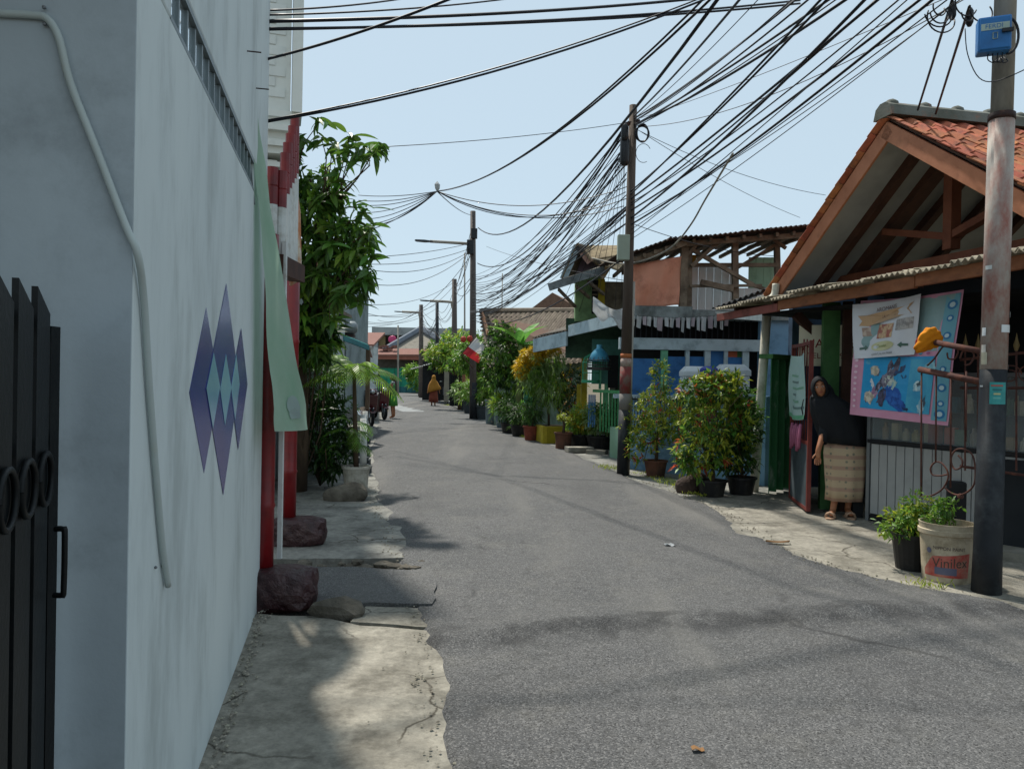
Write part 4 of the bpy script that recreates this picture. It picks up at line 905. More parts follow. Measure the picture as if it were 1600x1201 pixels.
# patchwork roof: several overlapping zinc sheets, front eave follows the photo's stepped line
ev = [(965, 399), (1010, 387), (1048, 372), (1072, 369), (1110, 368), (1160, 362), (1205, 357), (1258, 352), (1330, 346)]
rg = random.Random(8)
for (u0, v0), (u1, v1) in zip(ev, ev[1:]):
    a, b = Q(u0 - 2, v0, YB - .45), Q(u1 + 2, v1, YB - .45 - rg.uniform(0, .1)); bk = V((0, 3.4, .22 + rg.uniform(-.05, .05)))
    sheetroof(a, b, b + bk, a + bk, 'zinc_sheet', bh, ZINC, nu=40)
MB().beam(Q(985, 410, YB - .2), Q(1072, 379, YB - .2), .06, .10).build('eave_beam', GREYW, bh)
MB().beam(Q(1072, 381, YB - .15), Q(1300, 364, YB - .15), .07, .09).build('eave_beam', GREYW, bh)
for k in range(5):
    a = Q(990 + k * 17, 404 - k * 5.5, YB - .3); MB().beam(a, a + V((0, 2.8, .05)), .05, .07).build('rafter', GREYW, bh)
for k in range(8):
    a = Q(1085 + k * 26, 376 - k * 2.0, YB - .3); MB().beam(a, a + V((0, 2.8, .05)), .05, .07).build('rafter', GREYW, bh)
# lower black corrugated hood
a, b = Q(1112, 483, 13.0), Q(1196, 452, 12.2); sheetroof(a, b, b + V((.5, .9, .15)), a + V((.5, .9, .15)), 'zinc_sheet', bh, mat('black corrugated', '2b2d30', '232527', rough=.7), .11, .022, nu=80)
a, b = Q(1118, 487, 12.9), Q(1196, 486, 12.4); m_ = MB(); m_.prism([a, b, b + V((0, 0, -.16)), a + V((.1, 0, -.10))], (0, .04, 0)); m_.build('hood_fascia', WB, bh)
# string of hanging plastic strips
fr_ = T('bunting_string', Q(1040, 498, 13.6), 'string of grey white plastic strips hanging under the eave', 'bunting')
PLAS = mat('torn white plastic', 'c9cccd', 'b3b7b9', rough=.5, scale=6, trans=.3, orand=.12); PLAS2 = mat('torn tinted plastic', 'b8aab0', 'a79aa2', rough=.5, scale=6, trans=.3, orand=.12)
sa, sb = Q(975, 491, 13.6), Q(1140, 491, 13.6)
def strf(s): p = sa.lerp(sb, s); p.z -= .06 * math.sin(math.pi * s); return p
MB().tube([strf(k / 12) for k in range(13)], .004, 5).build('string', CABLE, fr_)
rg = random.Random(21); s = .02; k = 0
while s < .97:
    w_ = rg.uniform(.028, .05); h_ = rg.uniform(.15, .25)
    def f(x, y, s=s, w_=w_, h_=h_): p = strf(s + w_ * x * (1 - .12 * y)); p.z -= y * h_ * (1 + .1 * x); p.y += .02 * math.sin(x * 5 + s * 40) + .04 * y * math.sin(s * 60); return p
    MB().grid(f, 3, 4).build('strip', PLAS if k % 3 else PLAS2, fr_, smooth=True); s += w_ + rg.uniform(.004, .02); k += 1
# white plastic bag remains at the fascia corner
m_ = MB(); rg2 = np.random.default_rng(3); ca = Q(958, 484, 13.6)
pl = T('plastic_sheet_scrap', ca, 'crumpled white plastic sheet caught on the eave behind the pole', 'plastic')
def cf(s, t): return ca + V((-.36 + s * .75, .05 * math.sin(9 * s) * math.cos(7 * t), .12 * math.sin(5 * s + 2) + .12 * (1 - t) - t * .14 * (1 + .6 * math.sin(11 * s)) + .03 * math.sin(17 * s * t)))
MB().grid(cf, 26, 8).build('sheet', PLAS, pl, smooth=False)
# low blue front wall with grilles
fa, fb = V((1.98, 13.3, 0)), V((3.75, 11.35, 0)); fdv = (fb - fa).normalized(); 
yard = T('blue_yard_wall', fa, 'low blue yard wall with black grilles behind the potted shrubs', 'wall')
m_ = MB(); m_.wallseg((fa.x, fa.y), (fb.x, fb.y), 0, .62, .12, 1); m_.build('wall', BLUEW, yard)
L_ = (fb - fa).length
for k in range(5):
    p = fa + fdv * (L_ * k / 4); MB().box((p.x, p.y + .06, .66), (.16, .16, 1.32), math.atan2(fdv.y, fdv.x)).build('pier', BLUEW, yard)
GRIL = mat('grille black', '1b1d22', '23252a', rough=.5)
for k in range(44):
    p = fa + fdv * (L_ * (k + .5) / 44); MB().box((p.x, p.y + .06, .93), (.012, .012, .62)).build('grille_bar', GRIL, yard)
for z in (.70, 1.20): MB().beam((fa.x, fa.y + .06, z), (fb.x, fb.y + .06, z), .02, .03).build('grille_rail', GRIL, yard)
# white cooler lids on a cart behind the shrubs
cart = T('food_cart', P(1120, 640, 12.85), 'food cart mostly hidden behind the shrubs, carrying two white boxes', 'cart')
c = P(1118, 600, 13.1); MB().box((c.x, c.y, 1.30), (1.25, .55, .06)).build('top', LBLUE, cart); MB().box((c.x, c.y, .80), (1.15, .5, .9)).build('body', mat('cart red', 'a5503f', '8f4236', rough=.6, dirt='6a3028', dscale=4), cart)
for sx_ in (-.5, .5):
    m_ = MB(); m_.tube([(c.x + sx_ * .8, c.y - .30 , .22 + .2 * math.sin(t)) if False else (c.x + sx_ * .8 + .22 * math.cos(t), c.y - .30, .23 + .22 * math.sin(t)) for t in np.linspace(0, 2 * math.pi, 19)], .025, 6, False); m_.build('wheel', BLACKP, cart)
FOAM = mat('white cooler plastic', 'd5dadd', 'c6ccd1', rough=.4, scale=3, spec=.4)
def cooler(u0, u1, vt, vb, y, lab):
    a, b = P(u0, vb, y), P(u1, vb, y); zt2 = P((u0 + u1) / 2, vt, y).z; zb2 = a.z; x0, x1 = a.x, b.x; w = x1 - x0; d_ = .36
    t = T('cooler_box', ((x0 + x1) / 2, y, 1.33), lab, 'cooler', 'white cooler boxes on the cart')
    MB().box(((x0 + x1) / 2, y + d_ / 2, (1.332 + zb2) / 2), (w * .94, d_ * .94, zb2 - 1.332)).build('tub', FOAM, t, bevel=.02)
    m_ = MB(); h = zt2 - zb2; ins = w * .17
    lo = [(x0, y), (x1, y), (x1, y + d_), (x0, y + d_)]
    vsx = [(x, yy_, zb2 + .003) for x, yy_ in lo] + [(x, yy_, zb2 + h * .5) for x, yy_ in lo] + [(x0 + ins, y + .07, zt2), (x1 - ins, y + .07, zt2), (x1 - ins, y + d_ - .07, zt2), (x0 + ins, y + d_ - .07, zt2)]
    m_.add(vsx, [(3, 2, 1, 0), (0, 1, 5, 4), (1, 2, 6, 5), (2, 3, 7, 6), (3, 0, 4, 7), (4, 5, 9, 8), (5, 6, 10, 9), (6, 7, 11, 10), (7, 4, 8, 11), (8, 9, 10, 11)]); m_.build('lid', FOAM, t, bevel=.012)
cooler(1068, 1108, 572, 588, 12.9, 'left white cooler box with faceted lid behind the shrub')
cooler(1122, 1174, 569, 587, 12.9, 'right white cooler box with faceted lid, beside the leaning pipe')
m_ = MB().ico(P(1108, 582, 12.85), .13, 3, (1.2, .7, .8), .3, seed=5); tag(m_.build('blue_cloth_bundle', mat('navy cloth', '2c3a7a', '3b4a90', rough=.9, scale=6), None, smooth=True), 'crumpled dark blue cloth between the two white cooler boxes', 'cloth')

# ================================================================ RIGHT: GREEN HOUSE WITH PORCH
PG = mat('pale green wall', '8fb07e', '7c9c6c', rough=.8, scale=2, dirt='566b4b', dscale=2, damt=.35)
gh = T('green_house', P(900, 650, 17), 'green and yellow two storey house with porch and pale fascia', 'house')
FASB = mat('fascia pale blue', 'b4c6cc', 'a4b6bd', rough=.7, scale=3, dirt='64747b', dscale=3, damt=.3)
GTILE = mat('grey weathered roofing', '6e675d', '57514a', rough=.9, scale=4, dirt='38342f', dscale=3, damt=.4)
# lower roof and fascia
c0, c1, c2, c3 = P(790, 578, 20.5), P(886, 532, 17.2), P(888, 530, 17.2), P(985, 494, 14.2)
MB().beam(P(834, 540, 18.6), P(886, 529, 17.2), .04, .32).build('fascia', FASB, gh)
MB().beam(P(889, 517, 17.15), P(984, 493, 14.15), .04, .25).build('fascia', FASB, gh)
up_ = V((0, 0, .15))
sheetroof(P(832, 528, 18.6), P(886, 516, 17.2), P(960, 500, 18.8), P(880, 512, 21), 'lower_roof', gh, GTILE, .14, .02)
sheetroof(P(888, 509, 17.2), P(990, 482, 14.1), P(1010, 484, 16), P(930, 500, 18.4), 'lower_roof', gh, GTILE, .14, .02)
# porch: columns, railing, wall behind
YELP = mat('yellow paint', 'b9a630', 'a8952a', rough=.65, scale=3, dirt='7d7020', dscale=3, damt=.3)
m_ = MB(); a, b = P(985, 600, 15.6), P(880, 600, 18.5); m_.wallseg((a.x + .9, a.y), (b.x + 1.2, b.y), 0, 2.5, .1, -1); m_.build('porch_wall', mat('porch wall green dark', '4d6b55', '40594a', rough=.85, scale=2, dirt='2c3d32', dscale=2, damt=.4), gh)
def column(u, v, w, top_v, m, nm='column', d=None):
    b = G(u, v); zt2 = P(u, top_v, b.y).z; MB().box((b.x, b.y, zt2 / 2), (w, d or w, zt2), R(-10)).build(nm, m, gh)
column(911, 688, .15, 535, YELP); column(903, 692, .10, 600, YELP)
column(946, 690, .10, 560, MGREEN); column(955, 694, .12, 540, mat('grey bark post', '8b8478', '6c665b', rough=.9, scale=6, bump=.5, stretch=(1, 1, .3)))
column(975, 705, .10, 520, MGREEN)
YLOW = MB(); b = G(918, 690); YLOW.box((b.x, b.y, .35), (.55, .12, .7), R(-60)); YLOW.build('low_wall', YELP, gh)
for k in range(9):
    u = 938 + k * 4.6; p = P(u, 650, 15.9 - k * .13); MB().box((p.x, p.y, .86), (.030, .03, .8)).build('baluster', mat('green baluster', '4f9a63', '448a57', rough=.6), gh)
a, b = P(928, 612, 16.2), P(978, 612, 14.8); MB().beam((a.x, a.y, 1.29), (b.x, b.y, 1.29), .06, .06).build('handrail', MATS['green baluster'], gh)
for k in range(4): p = P(920 + k * 3, 650, 16.6); MB().box((p.x, p.y, .85), (.03, .02, .7)).build('baluster', mat('blue baluster', '5b8fc0', '4f80ae', rough=.6), gh)
m_ = MB(); a, b = P(960, 700, 15.2), P(984, 700, 14.5); m_.wallseg((a.x, a.y), (b.x, b.y), 0, .6, .1, -1); m_.build('plinth', mat('pale green plinth', '87ab93', '78997f', rough=.8), gh)
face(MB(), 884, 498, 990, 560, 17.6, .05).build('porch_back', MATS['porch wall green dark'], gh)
face(MB(), 925, 530, 972, 600, 16.6, .05).build('wall_panel', mat('sea green panel', '5f9489', '52847a', rough=.75, scale=2, dirt='3e655d', dscale=3), gh)
face(MB(), 936, 548, 940, 608, 16.55, .03).build('window_frame', MGREEN, gh)
face(MB(), 950, 555, 966, 606, 16.5, .02).build('window_pane', DARKIN, gh)
# upper storey box
YU = 17.5
face(MB(), 899, 430, 938, 502, YU, .3).build('upper_wall', PG, gh)
face(MB(), 938, 440, 985, 500, YU + .02, .3).build('upper_wall', mat('unpainted render', '8b8272', '6d6557', rough=.9, scale=2, dirt='4b463c', dscale=2, damt=.45), gh)
face(MB(), 925, 438, 934, 490, YU - .03, .05).build('window', DARKIN, gh)
for k in range(6): face(MB(), 925.5, 445 + k * 7, 933.5, 447.5 + k * 7, YU - .06, .03).build('louvre', GREYW, gh)
face(MB(), 934.5, 436, 945, 496, YU - .05, .06).build('shutter', YELP, gh)
# upper gable: roof towards the street
apx, el, er = P(901, 384, YU - .6), P(879, 438, YU - .2), P(929, 415, YU - 1.0)
PINKG = mat('mauve gable', '9a8790', '8a7780', rough=.85, dirt='6a5b62', dscale=2)
m_ = MB(); m_.prism([P(902, 395, YU - .1), P(886, 432, YU - .1), P(945, 425, YU - .1), P(925, 408, YU - .1)], (0, .1, 0)); m_.build('gable_wall', PINKG, gh)
MB().beam(P(902, 384, YU - .6), P(880, 436, YU - .6), .05, .16, (1, 0, .4)).build('barge_board', FASB, gh)
MB().beam(P(902, 384, YU - .6), P(922, 410, YU - .6), .05, .15, (-1, 0, .6)).build('barge_board', mat('barge pinkish', 'a58274', '916f62', rough=.8), gh)
m_ = MB(); a, b = P(903, 383, YU - .65), P(923, 408, YU - .65); m_.prism([a, b, b + V((1.2, 2.2, 0)), a + V((1.2, 2.2, .1))], (0, 0, .05)); m_.build('upper_roof', mat('tan roof tiles', '8f7f63', '766850', rough=.9, scale=8, dirt='5a4e3c', dscale=4), gh)
m_ = MB(); a, b = P(901, 383, YU - .65), P(878, 436, YU - .65); m_.prism([b, a, a + V((1.2, 2.2, .1)), b + V((1.0, 2.2, 0))], (0, 0, .05)); m_.build('upper_roof', MATS['tan roof tiles'], gh)
m_ = MB(); m_.prism([P(905, 386, YU + .1), P(975, 386, YU + .1), P(985, 398, YU - .5), P(922, 408, YU - .6)], (0, 0, .04)); m_.build('upper_roof', MATS['tan roof tiles'], gh)
# skirt canopy with struts
MB().beam(P(857, 449, YU - .9), P(945, 421, YU - 1.0), .04, .16).build('skirt_fascia', mat('grey skirt', '858c8e', '72797b', rough=.8, dirt='4c5052', dscale=3, damt=.4), gh)
m_ = MB(); a, b = P(857, 445, YU - .9), P(945, 417, YU - 1.0); m_.prism([a, b, b + V((.1, 1.0, .2)), a + V((.5, 1.0, .2))], (0, 0, .03)); m_.build('skirt_roof', GTILE, gh)
for (u0, v0, u1, v1) in ((873, 452, 899, 479), (900, 447, 921, 465), (919, 440, 944, 460)):
    MB().beam(P(u0, v0, YU - .85), P(u1, v1, YU - .05), .05, .06).build('strut', GREYW, gh)
# bird cages on the porch
def cage(u, v, w, h, dome, col, lab, y):
    t = T('bird_cage', P(u, v, y), lab, 'bird cage', 'bird cages hung on the porch')
    c = P(u, v, y); n = 14; m = mat('cage ' + col, col, rough=.5)
    base = MB().lathe(c, [(w * 1.08, 0), (w * 1.08, .05), (w, .06)], 20, True, True); base.build('base_tray', m, t)
    for k in range(n):
        a = 2 * math.pi * k / n; x, y_ = math.cos(a) * w, math.sin(a) * w
        MB().tube([c + V((x, y_, .05)), c + V((x, y_, h)), c + V((x * .75, y_ * .75, h + dome * .6)), c + V((x * .15, y_ * .15, h + dome))], .006, 5).build('bar', m, t)
    for z in (h * .5, h): MB().tube([c + V((math.cos(a) * w, math.sin(a) * w, z)) for a in np.linspace(0, 2 * math.pi, 21)], .008, 5, False).build('hoop', m, t)
    return t, c
cage(923, 598, .18, .42, .18, '3f9a72', 'green domed bird cage on the porch beside the yellow column', 16.0)
t_, c_ = cage(936, 578, .24, .20, .12, '3c3a38', 'dark bird cage under a blue cover hanging on the porch', 15.8)
MB().lathe(c_ + V((0, 0, .18)), [(.20, 0), (.21, .04), (.17, .16), (.10, .24), (.06, .27), (.06, .34)], 16, False, True).build('cover', mat('blue plastic cover', '3f8fb0', '6ab0c8', rough=.4, scale=4, contrast=.1), t_, smooth=True)
# yellow planter kerb
yp = T('yellow_planter', G(855, 693), 'low yellow painted planter wall at the road edge', 'planter')
a, b, c = G(836, 688), G(848, 693), G(888, 692); 
MB().wallseg((a.x, a.y), (b.x, b.y), 0, .40, .10, 1).build('wall', YELP, yp); MB().wallseg((b.x, b.y), (c.x, c.y), 0, .40, .10, 1).build('wall', YELP, yp)
MB().add([(a.x, a.y, .36), (b.x, b.y, .36), (c.x, c.y, .36), (c.x + .2, c.y + 1, .36), (a.x + .3, a.y + .8, .36)], [(0, 1, 2, 3, 4)]).build('soil', SOIL, yp)

# ================================================================ RIGHT: BROWN TILED HOUSE BEYOND
BT = T('brown_roof_house', P(830, 620, 27), 'house with greyish brown tiled roof behind the street trees', 'house')
BTM = mat('brown grey roof tile', '7b6f62', '655a4f', rough=.9, scale=5, dirt='463d35', dscale=3, damt=.3, orand=.15)
ra, rb2, rc, rd = P(752, 487, 27), P(925, 487, 23), P(925, 560, 20.0), P(770, 575, 24)
bt_me = proto(MB().grid(lambda s, t: V(((s - .5) * .33, (t - .5) * .40, .03 * math.sin(s * 6.28))), 6, 1), 'roof_tile', BTM)
nr, nc = 14, 21
for j in range(nr):
    for i in range(nc):
        s, t = (i + .5) / nc, (j + .5) / nr; p = ra.lerp(rb2, s).lerp(rd.lerp(rc, s), t)
        xx = (rb2 - ra).normalized(); dn_ = (rd - ra); dn_ = (dn_ - xx * dn_.dot(xx)).normalized(); up = xx.cross(-dn_)
        Mx = Matrix((xx, -dn_, up)).transposed().to_4x4(); Mx.translation = p + up * .02
        inst(bt_me, 'roof_tile', BT, Mx @ Matrix.Rotation(-.09, 4, 'X'))
m_ = MB(); m_.add([ra - V((0, 0, .08)), rb2 - V((0, 0, .08)), rc - V((0, 0, .08)), rd - V((0, 0, .08))], [(0, 3, 2, 1)]); m_.build('roof_deck', ROOFUND, BT)
MB().tube([ra + V((0, 0, .02)), rb2 + V((0, 0, .02))], .11, 8).build('ridge', BTM, BT)
MB().beam(P(753, 487, 27), P(762, 520, 25), .06, .16).build('barge_board', mat('salmon barge', 'b98a6a', 'a6775a', rough=.8), BT)
m_ = MB(); a, b = P(765, 570, 25), P(900, 570, 21); m_.wallseg((a.x + .3, a.y), (b.x + .3, b.y), 0, 2.2, .15, -1); m_.build('wall', mat('pale green old wall', '8a9c8a', '76887a', rough=.9, scale=2, dirt='4d584d', dscale=2, damt=.4), BT)
face(MB(), 818, 600, 832, 650, 21.9, .05).build('door', mat('teal door', '2f8a7a', '277566', rough=.6), BT)
ob2 = T('far_gable_house', P(850, 500, 36), 'brown tiled gable roof rising behind the greyish tiled roof', 'house')
g0, g1, g2 = P(822, 492, 36), P(863, 461, 36), P(910, 490, 36)
m_ = MB(); m_.prism([g1, g0, g0 + V((1.5, 5, 0)), g1 + V((1.5, 5, 0))], (0, 0, .12)); m_.build('roof', mat('brown roof smooth', '7b6252', '6a5345', rough=.9, scale=10, dirt='54413a', dscale=4), ob2)
m_ = MB(); m_.prism([g1, g2, g2 + V((1.5, 5, 0)), g1 + V((1.5, 5, 0))], (0, 0, .12)); m_.build('roof', MATS['brown roof smooth'], ob2)
m_ = MB(); m_.prism([g0, g1, g2], (.1, .3, 0)); m_.build('gable_wall', MATS['brown roof smooth'], ob2)
m_ = MB(); a, b = P(826, 500, 36.2), P(905, 500, 36.2); m_.box(((a.x + b.x) / 2, 37.5, 2), (b.x - a.x, 2, 4)); m_.build('wall', PG, ob2)

# ================================================================ VEGETATION
rngf = np.random.default_rng(77)
def pot(parent, c, r, h, m, rim=True, taper=.78, nm='pot'):
    pr = [(r * taper, 0), (r * .9, h * .5), (r, h * .9)] + ([(r * 1.09, h * .9), (r * 1.09, h), (r * .95, h), (r * .93, h * .86)] if rim else [(r, h), (r * .94, h), (r * .92, h * .86)])
    o = MB().lathe(c, pr, 22, True, False).build(nm, m, parent, smooth=False, bevel=0)
    MB().lathe(V(c) + V((0, 0, h * .84)), [(r * .92, 0), (r * .5, .015), (.001, .02)], 16, False, False).build('soil', SOIL, o)
    return o
def shrub(name, base, label, cat, blobs, mats, ntw, per, L, W, group=None, pot_spec=None, stem=None, droop=.1, spread=1., outward=.6, curl=.15, nlimb=9, limb_r=.014):
    """blobs relative to base; mats: [(material, share)]; a potted or rooted shrub > pot, stem, foliage"""
    base = V(base); t = T(name, base, label, cat, group); z0 = 0
    if pot_spec: pot(t, base, *pot_spec); z0 = pot_spec[1] * .84
    bl = [(tuple(base + V(c)), r, w) for c, r, w in blobs]
    mbx = MB(); tips = [V(b[0]) + V([x * .55 for x in rngf.normal(0, 1, 3) * np.array(b[1])]) for b in bl for _ in range(max(1, nlimb // len(bl)))]
    st = base + V((0, 0, z0))
    if stem:
        top = base + V(stem[:3]); mbx.tube([st, st.lerp(top, .5) + V((.02, 0, 0)), top], [stem[3], stem[3] * .85, stem[3] * .7], 7); st = top
    limbs(mbx, rngf, st, tips, limb_r, bow=.05, n=5); mbx.build('stem', BARK, t, smooth=True)
    for m, share in mats:
        p, d = sprigs(rngf, bl, max(2, int(ntw * share)), per, spread, outward, droop)
        n = len(p); leafmesh('foliage', p, d, L * rngf.uniform(.4, 1.4, n), W * rngf.uniform(.5, 1.3, n), m, t, rngf, curl=curl)
    return t
# ---- mango tree, left, with separate outer leaves
tb = V((-2.75, 9.9, 0)); mango = T('mango_tree', tb, 'leafy mango tree reaching over the street on the left', 'tree')
cl = [(P(500, 345, 9.4), .36, .7), (P(540, 370, 9.1), .28, .5), (P(505, 420, 9.3), .42, .8), (P(550, 430, 9.0), .2, .35), (P(485, 480, 9.5), .36, .6), (P(485, 280, 9.6), .30, .5), (P(465, 320, 9.9), .40, .5), (P(430, 245, 9.3), .22, .25), (P(490, 540, 9.6), .28, .45), (P(515, 300, 9.2), .16, .2)]
mbx = MB(); mbx.tube([tb, tb + V((.05, -.05, .8)), tb + V((.02, -.1, 1.7)), tb + V((.15, -.15, 2.4))], [.13, .11, .10, .08], 10)
fork = tb + V((.15, -.15, 2.4)); limbs(mbx, rngf, fork, [c for c, _, _ in cl], .05, .012, .10, 7)
twigs = [(P(575, 232, 8.8), 10), (P(545, 215, 8.9), 9), (P(560, 240, 8.8), 8), (P(520, 225, 9.0), 8), (P(500, 190, 9.1), 9), (P(502, 215, 9.1), 8), (P(528, 262, 8.9), 7), (P(538, 285, 8.9), 6), (P(555, 320, 8.9), 10), (P(575, 375, 8.8), 12), (P(580, 400, 8.8), 8), (P(560, 400, 8.8), 9), (P(562, 440, 8.7), 12), (P(548, 455, 8.8), 9), (P(530, 460, 8.9), 9), (P(470, 215, 9.2), 8), (P(450, 230, 9.2), 8), (P(432, 225, 9.2), 8), (P(520, 300, 9.0), 9), (P(500, 320, 9.0), 9), (P(545, 345, 8.9), 9), (P(520, 380, 8.8), 9), (P(500, 430, 8.8), 9), (P(515, 500, 8.9), 10), (P(590, 228, 8.7), 7), (P(583, 240, 8.7), 7), (P(548, 232, 8.8), 7), (P(532, 240, 8.9), 7), (P(585, 355, 8.7), 8), (P(578, 420, 8.7), 7), (P(570, 330, 8.8), 7), (P(560, 475, 8.8), 6)]
for p_, n_ in twigs:
    nb = min(cl, key=lambda c: (c[0] - p_).length)[0]; limbs(mbx, rngf, nb.lerp(fork, .25), [p_], .016, .004, .05, 5)
mbx.build('trunk', BARK, mango, smooth=True)
p, d = sprigs(rngf, [(tuple(c), (r, r, r * .9), w) for c, r, w in cl], 330, 6, 1.0, .5, .45)
leafmesh('crown', p, d, rngf.uniform(.10, .24, len(p)), rngf.uniform(.045, .08, len(p)), LF_MANGO, mango, rngf, curl=.22)
p, d = sprigs(rngf, [(tuple(c), (r * 1.05, r, r), w) for c, r, w in cl], 110, 6, 1.0, .6, .35)
leafmesh('crown', p, d, rngf.uniform(.10, .22, len(p)), .065, LF_BRIGHT, mango, rngf, curl=.22)
def long_leaf(L, W, bend, m, n=6, wave=.0, nm='leaf'):
    mb_ = MB()
    for i in range(n + 1):
        t = i / n; y = L * (t - .04 * t * t); z = -bend * L * t * t; w = W * .5 * math.sin(math.pi * min(1, .06 + t * .94)) ** .7 * (1 - .25 * t) if i < n else .001
        mb_.v += [V((-w, y, z + w * .35 + wave * math.sin(t * 20))), V((0, y, z)), V((w, y, z + w * .35 - wave * math.sin(t * 17)))]
    for i in range(n):
        a = i * 3; mb_.f += [(a, a + 1, a + 4, a + 3), (a + 1, a + 2, a + 5, a + 4)]
    return proto(mb_, nm, m)
MLF = mat('leaf mango outer', '5b8030', '426426', rough=.4, scale=3, spec=.5, trans=.35, orand=.35)
mls = [long_leaf(l_, w_, b, MLF) for l_, w_, b in ((.24, .075, .15), (.27, .082, .3), (.21, .07, .5))]
rgl = random.Random(17)
def orient(d, roll=0.0):
    d = V(d).normalized(); x = d.cross(V((0, 0, 1))); x = x if x.length > .01 else V((1, 0, 0)); x.normalize(); z = x.cross(d)
    return Matrix((x, d, z)).transposed().to_4x4() @ Matrix.Rotation(roll, 4, 'Y')
for p_, n_ in twigs:
    for k in range(n_):
        a = 2 * math.pi * k / n_ + rgl.uniform(-.4, .4); d = V((math.cos(a), math.sin(a), rgl.uniform(-.9, .35)))
        M4 = Matrix.Translation(p_ + V((rgl.gauss(0, .03), rgl.gauss(0, .03), rgl.gauss(0, .03)))) @ orient(d, rgl.gauss(0, .5)) @ Matrix.Scale(rgl.uniform(.7, 1.15), 4)
        inst(rgl.choice(mls), 'leaf', mango, M4)
# ---- dark shrub and pot palm under it
shrub('dark_shrub', (-2.55, 10.3, .03), 'dense dark green shrub between the mango tree and white pail', 'shrub', [((.05, 0, .75), (.36, .4, .62), 1), ((-.1, .1, 1.3), (.35, .35, .4), .6), ((.25, -.1, .5), (.25, .3, .42), .6)], [(LF_DARK, .8), (LF_MID, .12)], 420, 9, .11, .035, droop=.25, nlimb=14)
shrub('leafy_climber', (-2.75, 10.0, .03), 'glossy leafy climber beneath the mango crown', 'shrub', [((.15, -.3, 2.0), (.30, .3, .22), 1)], [(LF_DARK, .6), (LF_MANGO, .4)], 90, 7, .2, .08, droop=.4)
PAIL = mat('dirty white pail', 'b9b5aa', 'a29d90', rough=.6, scale=4, dirt='6c665a', dscale=4, damt=.4)
palm_b = G(556, 768); palm = T('potted_palm', palm_b, 'potted palm in a dirty white pail by the left kerb', 'palm')
pot(palm, palm_b, .175, .34, PAIL, True, .85, 'pail')
pt = palm_b + V((-.05, 0, 1.55)); MB().tube([palm_b + V((0, 0, .28)), palm_b + V((-.03, .02, .9)), pt], [.035, .03, .022], 8).build('trunk', BARK, palm, smooth=True)
def frond(parent, base, az, elev, L, leafL, m, n=16, droopk=.55, w=.02):
    mb_ = MB(); pts = []; p0 = V(base); d = V((math.cos(az) * math.cos(elev), math.sin(az) * math.cos(elev), math.sin(elev)))
    for i in range(n + 1):
        t = i / n; pts.append(p0 + d * L * t + V((0, 0, -droopk * L * t * t)))
    mb_.tube(pts, [.008 * (1 - .8 * i / n) + .001 for i in range(n + 1)], 4)
    sdv = V((-math.sin(az), math.cos(az), 0))
    for i in range(3, n + 1):
        tg = (pts[i] - pts[i - 1]).normalized(); ll = leafL * math.sin(math.pi * (.18 + .75 * i / n))
        for sg_ in (-1, 1):
            q = pts[i]; e = q + (sdv * sg_ * .75 + tg * .6 + V((0, 0, -.35))).normalized() * ll; mdl = q.lerp(e, .5) + V((0, 0, .05 * ll)); tw = tg * w * .5
            mb_.add([q - tw, q + tw, mdl + tw, mdl - tw, e + V((0, 0, -.12 * ll))], [(0, 1, 2, 3), (3, 2, 4)])
    return mb_.build('frond', m, parent)
for k in range(15):
    frond(palm, pt, k * 2.4 + .3, rngf.uniform(.15, 1.1), rngf.uniform(.45, .68), rngf.uniform(.24, .32), LF_BRIGHT if k % 3 else LF_MID, droopk=rngf.uniform(.5, .95))
for k in range(8):
    frond(palm, palm_b + V((-.1, .05, .55 + .05 * k)), k * 2.1 + 1.0, rngf.uniform(.3, .9), rngf.uniform(.4, .6), .2, LF_MID, droopk=.8)
arc = T('arching_palm', (-2.7, 10.9, .03), 'tall arching palm fronds above the dark shrub on the left', 'palm')
MB().tube([(-2.7, 10.9, .03), (-2.68, 10.88, 1.0), (-2.62, 10.8, 1.6)], [.04, .035, .03], 7).build('trunk', BARK, arc, smooth=True)
for k in range(11): frond(arc, (-2.62, 10.8, 1.6), k * 1.9, rngf.uniform(.5, 1.25), rngf.uniform(.5, .72), .24, LF_PALE if k % 3 == 0 else LF_MID, droopk=.7)
rk = G(540, 782); m_ = MB().ico(rk + V((0, 0, .06)), .22, 3, (1.15, .7, .72), .18, seed=31); tag(m_.build('grey_rock', STONE, None, origin=rk), 'grey boulder beside the white pail on the left kerb', 'rock')
